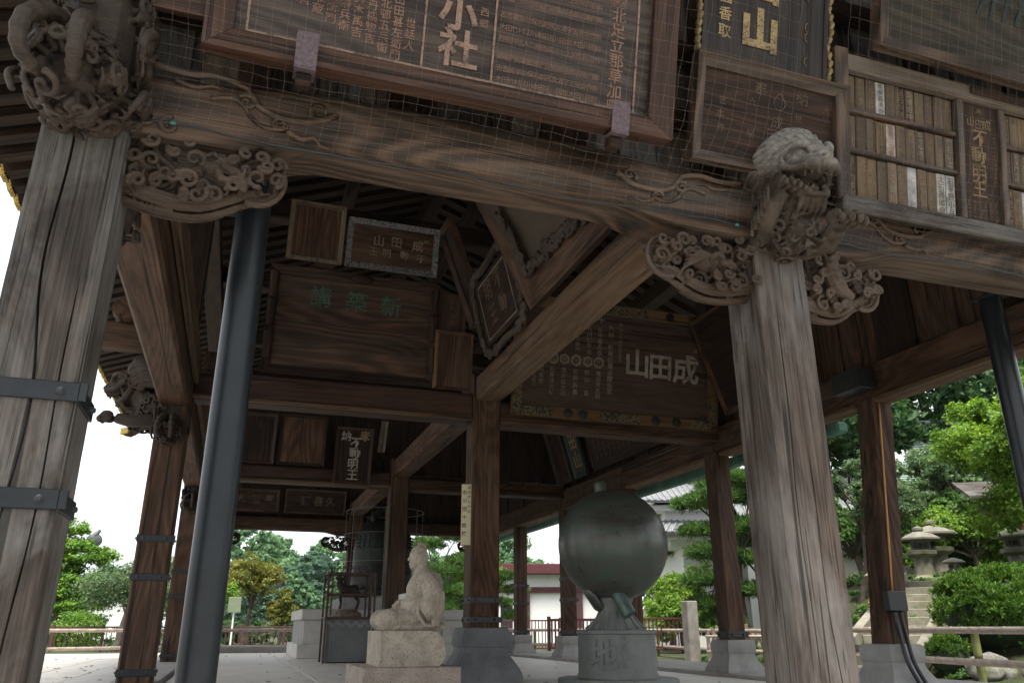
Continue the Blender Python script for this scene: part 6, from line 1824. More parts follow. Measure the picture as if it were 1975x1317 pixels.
for i, (x0, x1, y, h, lb) in enumerate(((-16, -2.2, 40.5, 0.95, 'dark clipped hedge beyond the left red fence'), (-2.0, 6.5, 44.5, 1.0, 'dark clipped hedge beneath the yellow-tipped tree'), (6.8, 13.5, 42.0, 1.1, 'dark clipped hedge behind the seated figure'))):
    t = thing('hedge', lb, 'hedge', ((x0 + x1) / 2, y, GZ), group='hedges at the back of the garden')
    cl = [(x, y, GZ + h * 0.5, 0.7, 0.6, h * 0.62) for x in np.arange(x0 + 0.4, x1 - 0.3, 0.8)]
    o = place(bpy.data.objects.new('foliage', quads_mesh('foliage', leaf_cloud(cl, 9000, 0.13, seed=40 + i, shell=0.8), LF_DARK)), t); o['kind'] = 'stuff'
    mb = MB()
    for x in np.arange(x0 + 0.4, x1 - 0.3, 1.6): mb.tube([(x, y, GZ), (x, y, GZ + h * 0.8)], 0.03, 5)
    o = mb.build('stems', BARK, t); o['kind'] = 'stuff'

# wooded hill far behind
hl = MB(); hv = []; hf = []
hx = np.linspace(-20, 110, 40); hy = np.linspace(92, 240, 14)
for y in hy:
    for x in hx:
        k = sstep((x + 14) / 22) * sstep((y - 92) / 46)
        hv.append((x, y, GZ - 0.2 + k * (8.0 + 2.0 * math.sin(x * 0.13) + 1.2 * math.sin(x * 0.31 + y * 0.1)) * (1 - 0.55 * sstep((x - 20) / 30))))
for j in range(len(hy) - 1):
    for i in range(len(hx) - 1): hf.append((j * 40 + i, j * 40 + i + 1, (j + 1) * 40 + i + 1, (j + 1) * 40 + i))
hl.add(hv, hf)
tag(hl.build('hill', LAWN, smooth='all'), 'low wooded hill far behind the hall', None, kind='structure')
protos = []
for k in range(3):
    cl = puffs((0, 0, 5.6), (4.2, 4.2, 3.9), 15, 0.36, 60 + k)
    mb = MB(); limbs(mb, (0, 0, 0), cl, 0.32, 70 + k, 0.4); tr_ = mb.mesh('trunk', 'all'); tr_.materials.append(BARK)
    cr_ = quads_mesh('crown', leaf_cloud(cl, 15000, 0.42, seed=80 + k, shell=0.45, up=0.5), (LF_FAR, LF_FAR2, LF_FAR)[k])
    protos.append((tr_, cr_))
FR = random.Random(77)
spots = []
for row, (y, z, sc_) in enumerate(((88, 0.0, 0.62), (97, 0.2, 0.78), (108, 2.6, 0.85), (120, 4.8, 0.9), (134, 6.0, 1.0))):
    x = -2.5 + 3.0 * (row % 2)
    while x < 40 + row * 3:
        spots.append((x + FR.uniform(-1, 1), y + FR.uniform(-3, 3), z, sc_ * FR.uniform(0.8, 1.15))); x += 6.2 * sc_ + FR.uniform(0, 1.5)
wood_q = []; trunks_mb = MB()
for i, (x, y, z, s) in enumerate(spots):
    if x > 24 and s > 0.8: s *= 0.7
    cl = puffs((0, 0, 5.6), (4.2, 4.2, 3.9), 15, 0.36, 60 + i % 5)
    Pq = leaf_cloud(cl, 7500, 0.56, seed=300 + i, shell=0.45, up=0.5) * np.array([s, s, s * FR.uniform(0.85, 1.15)])
    an_ = FR.uniform(0, 6.28); ca, sa = math.cos(an_), math.sin(an_)
    Rm = np.array([[ca, -sa, 0], [sa, ca, 0], [0, 0, 1]])
    wood_q.append(Pq @ Rm.T + np.array([x, y, z - 0.3]))
    trunks_mb.tube([(x, y, z - 0.8), (x + 0.2 * s, y, z + 2.5 * s), (x, y, z + 6 * s)], [0.35 * s, 0.28 * s, 0.12 * s], 6)
wm = quads_mesh('hillside_wood', np.concatenate(wood_q), LF_FAR)
wm.materials.append(LF_FAR2); wm.materials.append(BARK)
mi = np.concatenate([np.full(len(q), 1 if k % 3 == 1 else 0, dtype=np.int32) for k, q in enumerate(wood_q)])
wm.polygons.foreach_set('material_index', mi)
hw_ = bpy.data.objects.new('hillside_wood', wm); COL.objects.link(hw_)
tag(hw_, 'hazy mass of trees covering the far hill', 'wood', kind='stuff')
o = trunks_mb.build('trunks', BARK, hw_); o['kind'] = 'stuff'

# centre and right garden
tree('garden_pine', 'spreading garden pine with bare bent limbs behind the seated figure', (9.2, 37.4, GZ), [(8.4, 37.3, 4.2, 0.8, 0.7, 0.28), (9.7, 37.1, 4.6, 0.9, 0.8, 0.28), (7.7, 37.5, 3.3, 0.8, 0.7, 0.25), (10.2, 37.0, 3.5, 0.9, 0.8, 0.28), (8.9, 37, 3.0, 0.9, 0.8, 0.28), (7.9, 37, 2.2, 0.9, 0.7, 0.28), (9.6, 36.8, 2.1, 1.1, 0.8, 0.3), (8.7, 36.8, 1.3, 1.1, 0.8, 0.35)], 26000, 0.26, LF_PINE, BARKPALE, 0.13, 31, needles=True, fork=0.55)
tree('maple_tree', 'yellow-green maple behind the central pillar', (10.9, 38.5, GZ), puffs((10.8, 38.5, 3.2), (1.5, 1.3, 1.7), 9, 0.45, 33), 10000, 0.14, LF_BRIGHT, r0=0.1, seed=34)
tree('garden_pine', 'small trained pine in front of the white building', (12.6, 38.0, GZ), [(12.4, 38, 2.9, 0.6, 0.5, 0.25), (13.0, 38, 2.3, 0.6, 0.5, 0.22), (12.2, 38, 1.7, 0.6, 0.5, 0.22), (12.9, 38, 1.1, 0.6, 0.5, 0.22)], 11000, 0.2, LF_PINE, BARKPALE, 0.07, 35, needles=True)
for i, (x, y, s, lb) in enumerate(((25.5, 76, 1.0, 'tall hazy tree above the left end of the white building'), (29.5, 78, 0.72, 'lower hazy tree above the right end of the white building'), (21.0, 80, 0.9, 'hazy tree left of the white building roof'))):
    t = thing('far_tree', lb, 'tree', (x, y, GZ), world_mesh=False, mat=T4(x, y, GZ) @ S4(s, s, s))
    tr_, cr_ = protos[i % 3]; inst('trunk', tr_, t); o = inst('crown', cr_, t); o['kind'] = 'stuff'

def bframe(p, ang_):
    return Matrix.Translation(p) @ Matrix.Rotation(R(ang_), 4, 'Z')
# white building with maroon fascia
wb = thing('white_building', 'low white building with maroon fascia and posts beyond the globe', 'building', world_mesh=False, mat=bframe((13.2, 46.2, GZ), -18.58))
mb = MB(); mb.box(0, 9.0, 0.3, 7, 0, 3.72); mb.build('wall', PLASTER, wb)
mb = MB(); mb.box(-0.6, 9.6, -0.55, 7.6, 3.725, 4.28, 0.02); mb.build('fascia', MAROON, wb)
mb = MB(); mb.box(0.0, 9.0, 0.06, 0.295, 2.72, 3.02, 0.01); mb.build('lintel_band', MAROON, wb)
for x in (0.1, 3.05, 6.1, 8.9):
    mb = MB(); mb.box(x - 0.19, x + 0.19, 0.08, 0.29, 0, 2.715, 0.01); mb.build('post', plain('dark_maroon', (0.07, 0.03, 0.035), 0.5), wb)
mb = MB(); mb.box(1.55, 2.25, 0.24, 0.297, 0.0, 2.0); dm = mb.build('door', plain('dark_glass', (0.03, 0.035, 0.04), 0.15), wb)
mb = MB(); mb.box(2.16, 2.19, 0.2, 0.238, 0.9, 1.1); mb.build('handle', IRON, dm)

def picket_fence(p0, p1, z0, z1, label, mat, step=0.13, post=1.9):
    p0, p1 = Vector(p0), Vector(p1); L = (p1 - p0).length; d = (p1 - p0).normalized(); an = math.degrees(math.atan2(d.y, d.x))
    t = thing('picket_fence', label, 'fence', world_mesh=False, mat=bframe((p0.x, p0.y, z0), an))
    h = z1 - z0
    for v in (0.08, h - 0.06):
        mb = MB(); mb.box(0, L, -0.025, 0.025, v, v + 0.05, 0.005); mb.build('rail', mat, t)
    mb = MB(); x = 0.1
    while x < L: mb.box(x - 0.015, x + 0.015, -0.012, 0.012, 0.131, h - 0.061); x += step
    o = mb.build('pickets', mat, t); o['kind'] = 'stuff'
    x = 0.0
    while x <= L + 0.01:
        mb = MB(); mb.box(x - 0.045, x + 0.045, -0.0448, 0.0452, 0, h + 0.06, 0.008); mb.build('post', mat, t); x += L / max(1, round(L / post))
picket_fence((8.6, 30.0, 0), (12.4, 26.6, 0), GZ, 0.92, 'maroon picket fence before the white building', MAROON)
picket_fence((9.6, 24.9, 0), (12.3, 21.2, 0), GZ + 0.1, 0.92, 'maroon picket fence panel right of the globe pedestal', MAROON)
picket_fence((-12, 32.5, 0), (3.6, 33.5, 0), GZ, 0.70, 'dark red picket fence beyond the left bamboo fence', plain('dark_red_paint', (0.075, 0.03, 0.03), 0.6, 0, 0.2, 4), 0.16, 1.6)

# bamboo fences
BAMBOO = plain('weathered_bamboo', (0.34, 0.27, 0.22), 0.45, 0, 0.25, 7)
BAMBOOG = plain('green_bamboo_post', (0.17, 0.18, 0.05), 0.45, 0, 0.35, 7)
def bamboo(mb, a, b, r_, step=0.42):
    a, b = Vector(a), Vector(b); L = (b - a).length; n = max(2, int(L / step))
    pts = []; rad = []
    for i in range(n + 1):
        for e, k in ((-0.012, 1.0), (0.0, 1.13), (0.012, 1.0)):
            s = min(1, max(0, i / n + e / L)); pts.append(a.lerp(b, s)); rad.append(r_ * k)
    mb.tube(pts, rad, 10)
def bamboo_fence(posts, label, zt, zl, r_=0.045, gz=GZ, posth=None):
    t = thing('bamboo_fence', label, 'fence', (posts[0][0], posts[0][1], gz))
    for (x, y) in posts:
        mb = MB(); bamboo(mb, (x, y, gz), (x, y, zt + 0.04), r_ * 1.15, 0.3); p = mb.build('post', BAMBOOG, t, smooth='all')
        for zz in (zt, zl):
            mb = MB(); mb.tube([(x + (r_ * 1.3) * math.cos(a), y + r_ * 1.3 * math.sin(a), zz + 0.03 * math.sin(2 * a)) for a in np.linspace(0, 2 * PI, 14)], 0.012, 5, False); mb.build('rope_tie', BLACK, p)
    for (p, q) in zip(posts[:-1], posts[1:]):
        d = (Vector((q[0], q[1], 0)) - Vector((p[0], p[1], 0))).normalized(); nrm = Vector((d.y, -d.x, 0)) * (r_ * 2.15)
        for zz in (zt, zl):
            mb = MB(); bamboo(mb, Vector((p[0], p[1], zz)) + nrm - d * 0.1, Vector((q[0], q[1], zz)) + nrm + d * 0.1, r_); mb.build('rail', BAMBOO, t, smooth='all')
bamboo_fence([(-4.9, 21.2), (-4.55, 24.6), (-1.5, 26.0), (1.95, 26.2)], 'low bamboo rail fence at the left rear of the hall', 0.57, 0.12)
bamboo_fence([(6.2, 26.4), (9.6, 26.2), (12.2, 22.6), (11.3, 17.9), (11.6, 15.6)], 'low bamboo rail fence behind the globe and side posts', 0.57, 0.13)
bamboo_fence([(11.6, 15.3), (10.55, 9.75), (9.6, 4.4)], 'low bamboo rail fence along the bank by the round bush', 0.60, 0.16, 0.05)

# pale stone gate stump, stakes
mb = MB(); mb.box(10.74, 11.04, 18.3, 18.6, GZ - 0.1, 1.27, 0.02); gp = mb.build('stone_post', stone('streaked_stone', (0.22, 0.20, 0.17), (0.38, 0.36, 0.33), 30, 60, (0.1, 0.09, 0.08), 0.4, stk=0.6)); tag(gp, 'square streaked stone post beside the maroon fence panel', 'stone post')
sf = thing('stake_fence', 'short fence of rough wooden stakes behind the side post', 'fence', (11.4, 17.2, GZ))
for k in range(15):
    x, y = 10.75 + 0.125 * k, 17.45 - 0.04 * k
    mb = MB(); bamboo(mb, (x, y, GZ), (x + random.uniform(-0.02, 0.02), y, 0.62 + random.uniform(-0.05, 0.1)), 0.045, 0.3); mb.build('stake', BAMBOO, sf, smooth='all')
for zz in (0.12, 0.45):
    mb = MB(); bamboo(mb, (10.65, 17.40, zz), (12.6, 16.78, zz), 0.03); mb.build('cross_rail', BAMBOO, sf, smooth='all')

tree('maple_tree', 'small feathery light green maple right of the globe', (15.4, 26.6, GZ), puffs((15.2, 26.6, 1.9), (1.45, 1.3, 1.35), 10, 0.42, 51), 13000, 0.12, LF_BRIGHT, r0=0.07, seed=52, up=0.6)
tree('tall_pine', 'tall pine with layered pads left of the white storehouse', (17.2, 30.5, GZ), [(16.4, 30.5, 5.9, 0.9, 0.8, 0.22), (17.9, 30.2, 6.3, 1.0, 0.8, 0.22), (16.3, 30.4, 5.1, 0.8, 0.8, 0.2), (17.9, 30.2, 5.3, 0.9, 0.7, 0.2), (16.6, 30.3, 4.3, 0.8, 0.7, 0.2), (17.6, 30.3, 7.2, 1.3, 1.0, 0.28), (18.9, 29.8, 7.0, 1.2, 1.0, 0.28), (16.9, 30.3, 3.6, 0.7, 0.7, 0.2), (17.0, 30.3, 8.2, 1.2, 1.0, 0.3)], 34000, 0.26, LF_PINE, r0=0.17, seed=54, needles=True, fork=0.75)
tree('trained_pine', 'trained pine with tufted pads behind the side post', (12.95, 18.85, GZ), [(11.95, 19.10, 1.75, 0.74, 0.68, 0.22), (12.15, 19.10, 2.50, 0.68, 0.68, 0.21), (12.40, 19.00, 3.05, 0.61, 0.61, 0.20), (13.35, 18.70, 1.50, 0.68, 0.68, 0.21), (13.30, 18.70, 2.30, 0.68, 0.61, 0.21), (13.20, 18.80, 3.20, 0.74, 0.68, 0.21), (12.30, 19.00, 3.90, 0.81, 0.68, 0.24), (13.10, 18.80, 4.40, 0.94, 0.68, 0.25), (11.90, 19.20, 1.15, 0.61, 0.54, 0.20), (13.60, 18.60, 3.90, 0.68, 0.68, 0.22), (12.20, 19.10, 0.75, 0.54, 0.54, 0.18)], 60000, 0.17, LF_PINE, r0=0.085, seed=55, needles=True, fork=0.6)

tree('garden_pine', 'pine with soft layered pads before the white storehouse gable', (15.6, 24.2, GZ), [(14.9, 24.4, 4.6, 0.8, 0.7, 0.22), (15.9, 24.1, 5.2, 0.9, 0.8, 0.24), (15.0, 24.3, 3.7, 0.75, 0.7, 0.2), (16.3, 24.0, 4.4, 0.8, 0.7, 0.22), (15.6, 24.2, 6.0, 0.8, 0.7, 0.24), (16.2, 23.9, 3.3, 0.8, 0.7, 0.2), (15.1, 24.3, 2.9, 0.6, 0.6, 0.2)], 26000, 0.22, LF_PINE, r0=0.11, seed=57, needles=True, fork=0.7)

# storehouses with tiled roofs
def tiled_slope(t, A, B, C, D, n, name='roof_slope'):
    """A-B eave, D-C ridge; round cover tiles running up the slope"""
    A, B, C, D = map(Vector, (A, B, C, D))
    nrm = (B - A).cross(D - A).normalized()
    mb = MB(); th_ = nrm * 0.10
    mb.hexa([A, B, C, D, A + th_, B + th_, C + th_, D + th_]); sl_ = mb.build(name, TILE, t)
    mb = MB()
    for i in range(n + 1):
        s = i / n
        mb.tube([A.lerp(B, s) + nrm * 0.10, D.lerp(C, s) + nrm * 0.10], 0.055, 6)
    o = mb.build('cover_tiles', TILE, sl_, smooth='all'); o['kind'] = 'stuff'
kb = thing('storehouse', 'white plastered storehouse with grey tiled roofs behind the trained pine', 'building', world_mesh=False, mat=bframe((16.6, 28.3, GZ), -16))
mb = MB(); mb.box(0, 8.0, 0, 6, 0, 3.75); mb.build('wall', PLASTER, kb)
mb = MB(); mb.box(-0.6, 8, -0.5, 6, 3.752, 3.98, 0.03); mb.box(-1.5, 8.4, -1.1, 6, 3.981, 4.12, 0.02); mb.build('eave_cornice', PLASTER, kb)
tiled_slope(kb, (-1.75, -1.35, 4.125), (8.6, -1.35, 4.125), (8.6, 0.4, 4.75), (-1.0, 0.4, 4.75), 40, 'pent_roof')
mb = MB(); mb.box(-0.5, 8, 0.45, 5.4, 4.13, 5.2); mb.build('upper_wall', PLASTER, kb)
mb = MB(); mb.box(-1.2, 8.4, 0.0, 5.9, 5.202, 5.42, 0.03); mb.build('upper_cornice', PLASTER, kb)
tiled_slope(kb, (-1.6, -0.5, 5.43), (8.6, -0.5, 5.43), (8.6, 2.9, 7.1), (-1.6, 2.9, 7.1), 40)
tiled_slope(kb, (8.6, 6.3, 5.43), (-1.6, 6.3, 5.43), (-1.6, 2.9, 7.1), (8.6, 2.9, 7.1), 40)
mb = MB(); mb.box(-1.7, 8.6, 2.72, 3.08, 7.1, 7.42, 0.05); mb.build('ridge', TILE, kb)
for k, z_ in enumerate((5.2, 5.6)):
    mb = MB(); mb.lathe((0, 0, 0), [(0.16, 0), (0.16, 0.1), (0.06, 0.13)], 12, M=T4(-1.65, -0.25 + 0.7 * k, 5.55 + 0.33 * k) @ Matrix.Rotation(R(-90), 4, 'Y')); mb.build('end_tile', TILE, kb, smooth=True)
mb = MB(); mb.prism([(-0.4, 5.42), (5.8, 5.42), (2.9, 6.95)], -1.2, -1.1, lambda a, b, d: (d, a, b)); mb.build('gable', PLASTER, kb)
for x in (1.6, 2.5, 3.5, 4.4):
    mb = MB(); mb.box(x, x + 0.28, -0.06, -0.003, 0, 3.0, 0.01); mb.build('timber_post', plain('weathered_grey_timber', (0.12, 0.11, 0.10), 0.8, 0, 0.2, 6), kb)
mb = MB(); mb.box(1.2, 5.2, -0.08, -0.062, 2.6, 2.95); mb.build('lintel', PLASTER, kb)
kw = thing('storehouse', 'white garden wall house with tiled roof behind the plum tree', 'building', world_mesh=False, mat=bframe((16.2, 22.6, GZ), -27))
mb = MB(); mb.box(0, 6.2, 0, 4, 0, 3.95); mb.build('wall', PLASTER, kw)
mb = MB(); mb.box(-0.3, 6.5, -0.3, 4.3, 3.952, 4.12, 0.03); mb.build('eave_cornice', PLASTER, kw)
tiled_slope(kw, (-0.7, -0.8, 4.05), (6.9, -0.8, 4.05), (6.9, 2.0, 5.2), (-0.7, 2.0, 5.2), 30)
tiled_slope(kw, (6.9, 4.8, 4.05), (-0.7, 4.8, 4.05), (-0.7, 2.0, 5.2), (6.9, 2.0, 5.2), 30)
mb = MB(); mb.box(-0.8, 7.0, 1.85, 2.15, 5.2, 5.45, 0.04); mb.build('ridge', TILE, kw)

# gate hall with a verdigris roof
gh = thing('gate_hall', 'timber hall with ribbed verdigris copper roof behind the bright maple', 'building', world_mesh=False, mat=bframe((20.6, 20.9, 1.6), -20))
A_, B_ = Vector((0, 0, 3.55)), Vector((8, 0, 3.55))
mb = MB(); pts = [(-0.2 + 0.0, 0.0, 3.50), (8, 0.0, 3.6), (8, 3.4, 5.9), (2.6, 3.4, 5.9)]
P4 = [Vector(p) for p in pts]; up_ = Vector((0, 0, 0.12))
mb.hexa([P4[0], P4[1], P4[2], P4[3]] + [p + up_ for p in P4]); rs = mb.build('roof', COPPERROOF, gh)
mb = MB()
for i in range(26):
    s = i / 25
    mb.tube([P4[0].lerp(P4[3], s) + up_, P4[1].lerp(P4[2], s) + up_], 0.045, 5)
o = mb.build('roof_ribs', plain('pale_copper_rib', (0.22, 0.28, 0.265), 0.5, 0.1, 0.2, 4), rs); o['kind'] = 'stuff'
mb = MB(); mb.box(0.0, 8, -0.05, 0.15, 3.28, 3.49, 0.01); mb.build('eave_board', w_red('X'), gh)
mb = MB(); mb.box(2.4, 8, 3.2, 3.6, 5.95, 6.5, 0.1); mb.ell((2.35, 3.4, 6.5), (0.35, 0.2, 0.18)); mb.build('ridge_end', TILE, gh, smooth=True)
for x in (0.85, 2.6, 4.6, 6.8):
    mb = MB(); mb.box(x - 0.14, x + 0.14, 0.5, 0.78, -0.1, 3.6, 0.02); mb.build('post', w_out('Z'), gh)
mb = MB(); mb.box(0.4, 8, 0.55, 0.73, 3.0, 3.27, 0.01); mb.build('tie_beam', w_out('X'), gh)
sh = thing('wooden_shrine', 'small weathered wooden shrine at the right edge above the round bush', 'shrine', world_mesh=False, mat=bframe((19.3, 16.9, 1.75), -30))
for x in (0, 1.5):
    mb = MB(); mb.box(x, x + 0.16, 0, 0.16, 0, 2.2, 0.01); mb.build('post', w_out('Z'), sh)
for k in range(6):
    mb = MB(); mb.box(0.17 + 0.22 * k, 0.38 + 0.22 * k, 0.05, 0.1, 0.25, 1.9, 0.005); mb.build('board', w_in('Z'), sh)
for z_ in (0.1, 0.85, 1.95):
    mb = MB(); mb.box(-0.1, 1.75, -0.02, 0.045, z_, z_ + 0.14, 0.01); mb.build('rail', w_out('X'), sh)
mb = MB(); mb.hexa([(-0.3, -0.3, 2.2), (1.95, -0.3, 2.2), (1.95, 0.9, 2.75), (-0.3, 0.9, 2.75), (-0.3, -0.3, 2.3), (1.95, -0.3, 2.3), (1.95, 0.9, 2.85), (-0.3, 0.9, 2.85)]); mb.build('roof', w_out('X'), sh)

# stone steps up the bank
ss = thing('stone_steps', 'mossy stone steps climbing the bank towards the lanterns', 'steps', world_mesh=False, mat=bframe((10.35, 11.75, GZ), math.degrees(math.atan2(3.9, 5.7))))
for k in range(11):
    mb = MB(); mb.box(0.60 * k, 0.60 * k + 0.66, -0.55, 0.55, 0.165 * k - 0.05, 0.165 * (k + 1), 0.012); mb.build('step', STEPSTONE, ss)
for s in (-1, 1):
    mb = MB(); y0, y1 = (0.56, 0.74) if s > 0 else (-0.74, -0.56)
    mb.hexa([(-0.2, y0, -0.1), (6.6, y0, 1.6), (6.6, y1, 1.6), (-0.2, y1, -0.1), (-0.2, y0, 0.22), (6.6, y0, 2.05), (6.6, y1, 2.05), (-0.2, y1, 0.22)]); mb.build('stringer', STEPSTONE, ss)

# lanterns
def lantern(name, label, x, y, z, H_, kind):
    t = thing(name, label, 'stone lantern', (x, y, z))
    s = H_
    if kind == 'mushroom':
        mb = MB(); mb.lathe((x, y, z), [(0.16 * s, 0), (0.15 * s, 0.35 * s), (0.155 * s, 0.52 * s)], 12); mb.build('shaft', LANTERN, t, smooth=True)
        mb = MB(); mb.lathe((x, y, z + 0.521 * s), [(0.17 * s, 0), (0.22 * s, 0.03 * s), (0.22 * s, 0.10 * s), (0.18 * s, 0.12 * s)], 14); mb.build('platform', LANTERN, t, smooth=True)
        mb = MB(); mb.lathe((x, y, z + 0.642 * s), [(0.14 * s, 0), (0.17 * s, 0.06 * s), (0.17 * s, 0.13 * s), (0.14 * s, 0.18 * s)], 14); fb = mb.build('fire_box', LANTERN, t, smooth=True)
        cap = [(0.14 * s, 0), (0.33 * s, 0.015 * s), (0.34 * s, 0.045 * s), (0.25 * s, 0.11 * s), (0.12 * s, 0.155 * s), (0.05 * s, 0.175 * s)]
        mb = MB(); mb.lathe((x, y, z + 0.823 * s), cap, 20); mb.build('cap', LANTERN, t, smooth=True)
        a = math.atan2(-y, -x)
        for da in (-0.5, 0.6):
            mb = MB(); mb.obox((x + 0.165 * s * math.cos(a + da), y + 0.165 * s * math.sin(a + da), z + 0.735 * s), (0.02, 0.10 * s, 0.09 * s), Rz(math.degrees(a + da)), 0); mb.build('window', BLACK, fb)
    else:
        mb = MB(); mb.lathe((x, y, z), [(0.26 * s, 0), (0.27 * s, 0.06 * s), (0.18 * s, 0.12 * s), (0.155 * s, 0.30 * s), (0.16 * s, 0.44 * s)], 8 if kind == 'square' else 18); mb.build('shaft', LANTERN, t, smooth=True)
        mb = MB(); mb.lathe((x, y, z + 0.441 * s), [(0.18 * s, 0), (0.26 * s, 0.05 * s), (0.27 * s, 0.11 * s), (0.22 * s, 0.13 * s)], 6 if kind == 'square' else 18); mb.build('platform', LANTERN, t, smooth=True)
        mb = MB(); mb.lathe((x, y, z + 0.572 * s), [(0.17 * s, 0), (0.18 * s, 0.10 * s), (0.17 * s, 0.16 * s)], 6); fb = mb.build('fire_box', LANTERN, t)
        mb = MB(); mb.lathe((x, y, z + 0.733 * s), [(0.20 * s, 0), (0.36 * s, 0.02 * s), (0.36 * s, 0.05 * s), (0.24 * s, 0.12 * s), (0.10 * s, 0.17 * s)], 6 if kind == 'square' else 20); mb.build('cap', LANTERN, t, smooth=True)
        mb = MB(); mb.lathe((x, y, z + 0.904 * s), [(0.06 * s, 0), (0.10 * s, 0.03 * s), (0.10 * s, 0.07 * s), (0.03 * s, 0.10 * s)], 12); mb.build('finial', LANTERN, t, smooth=True)
        a = math.atan2(-y, -x)
        for da in (-0.7, 0.0, 0.7):
            mb = MB(); mb.obox((x + 0.166 * s * math.cos(a + da), y + 0.166 * s * math.sin(a + da), z + 0.65 * s), (0.03, 0.08 * s, 0.09 * s), Rz(math.degrees(a + da)), 0); mb.build('window', BLACK, fb)
lantern('stone_lantern', 'slim mushroom-capped stone lantern left of the right side post', 12.66, 13.72, 0.76, 1.02, 'mushroom')
lantern('stone_lantern', 'big mossy six-sided stone lantern at the top of the bank', 16.65, 16.55, 1.72, 1.38, 'square')
lantern('stone_lantern', 'tall round-capped stone lantern behind the mossy six-sided one', 17.45, 16.85, 1.72, 1.62, 'round')
lantern('stone_lantern', 'squat stone lantern with broad flat cap beside the round bush', 15.73, 14.75, 1.42, 0.74, 'mushroom')
lantern('stone_lantern', 'square stone lantern before the wooden shrine at the right edge', 18.05, 15.0, 1.70, 1.35, 'square')

# rocks, bush, bank plants
def rock(x, y, z, s, seed, label):
    mb = MB(); r_ = random.Random(seed)
    for k in range(6):
        mb.ell((r_.uniform(-0.5, 0.5) * s, r_.uniform(-0.4, 0.4) * s, r_.uniform(0, 0.35) * s), (s * r_.uniform(0.25, 0.5), s * r_.uniform(0.25, 0.5), s * r_.uniform(0.2, 0.42)), Rz(r_.uniform(0, 180)) @ Rx(r_.uniform(-30, 30)), 6, 4)
    me = sculpt(mb, 0.05 * s, 1, 'garden_rock'); me.materials.append(ROCK)
    for p in me.polygons: p.use_smooth = False
    o = bpy.data.objects.new('garden_rock', me); COL.objects.link(o); o.location = (x, y, z)
    tag(o, label, 'rock', 'rocks set in the bank')
for i, (x, y, dz, s, lb) in enumerate(((12.66, 13.75, -0.08, 0.72, 'dark mossy rock under the slim mushroom-capped lantern'), (12.9, 14.4, 0, 0.6, 'mossy rock behind the slim mushroom-capped lantern'), (11.3, 10.2, 0.05, 0.5, 'pale grey rock below the round bush'), (11.2, 9.2, 0, 0.45, 'small rock at the foot of the bank on the far right'), (11.6, 12.6, 0, 0.45, 'rock on the left flank of the stone steps'), (13.0, 12.2, 0, 0.4, 'rock between the stone steps and the round bush'), (12.0, 14.8, 0.05, 0.55, 'upright grey rock left of the leaning prop pole'))):
    rock(x, y, ground_h(x, y) + dz, s, i + 3, lb)
def bank_bush(label, c, r, n, size, mat, seed):
    t = thing('round_bush', label, 'bush', (c[0], c[1], ground_h(c[0], c[1])))
    rr = random.Random(seed); cl = []
    for k in range(60):
        a = rr.uniform(0, 6.28); e = rr.uniform(-0.55, 1.5)
        cl.append((c[0] + r[0] * 0.80 * math.cos(a) * math.cos(e), c[1] + r[1] * 0.80 * math.sin(a) * math.cos(e), c[2] + r[2] * 0.78 * math.sin(e), r[0] * 0.3, r[1] * 0.3, r[2] * 0.32))
    o = place(bpy.data.objects.new('foliage', quads_mesh('foliage', needle_cloud(cl, n, size, seed, 0.22), mat)), t); o['kind'] = 'stuff'
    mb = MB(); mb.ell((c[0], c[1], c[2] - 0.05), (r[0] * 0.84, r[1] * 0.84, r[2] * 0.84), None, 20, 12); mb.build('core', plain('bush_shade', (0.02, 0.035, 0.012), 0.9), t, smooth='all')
    mb = MB(); limbs(mb, (c[0], c[1], ground_h(c[0], c[1]) - 0.1), [(c[0], c[1], c[2], r[0] * 0.4, r[1] * 0.4, r[2] * 0.4)], 0.06, seed); mb.build('stem', BARK, t)
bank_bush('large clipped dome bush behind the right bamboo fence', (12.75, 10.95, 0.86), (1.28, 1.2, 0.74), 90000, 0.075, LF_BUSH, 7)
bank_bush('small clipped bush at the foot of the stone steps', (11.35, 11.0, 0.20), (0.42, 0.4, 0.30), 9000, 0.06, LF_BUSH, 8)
gc_ = MB(); rr = random.Random(6); cl = []
for k in range(420):
    x, y = rr.uniform(10.9, 18.5), rr.uniform(6.0, 18.5); cl.append((x, y, ground_h(x, y) + 0.03, 0.35, 0.35, 0.09))
o = bpy.data.objects.new('bank_ground_cover', quads_mesh('bank_ground_cover', leaf_cloud(cl, 60000, 0.075, seed=91, shell=0.3, up=0.8), LF_MID)); COL.objects.link(o)
tag(o, 'low mossy ground cover on the bank', 'ground cover', kind='stuff')

tree('plum_tree', 'open light green plum tree propped by a pole behind the right side post', (13.55, 15.5, 1.0), puffs((14.0, 15.3, 3.75), (1.55, 1.1, 1.0), 16, 0.30, 61), 20000, 0.085, LF_GREY, BARK, 0.09, 62, shell=0.2, up=0.5, fork=0.5)
pp = thing('prop_pole', 'peeled log pole propping the plum tree', 'pole', (13.42, 15.1, 0.85))
mb = MB(); mb.tube([(13.38, 15.1, 0.80), (13.92, 15.0, 2.42)], [0.055, 0.06], 12); mb.build('shaft', plain('peeled_log', (0.42, 0.26, 0.13), 0.7, 0, 0.2, 8), pp, smooth=True)
mb = MB(); mb.tube([(13.75, 15.02, 2.44), (14.15, 14.98, 2.46)], [0.055, 0.055], 12); mb.build('crosspiece', pp.children[0].data.materials[0] if pp.children else BARK, pp, smooth=True)
tree('maple_tree', 'bright green maple in full leaf at the right edge', (17.2, 12.9, 1.6), puffs((16.75, 12.5, 4.1), (2.5, 1.9, 2.0), 34, 0.28, 64), 85000, 0.10, LF_BRIGHT, r0=0.10, seed=65, shell=0.3, up=0.6)
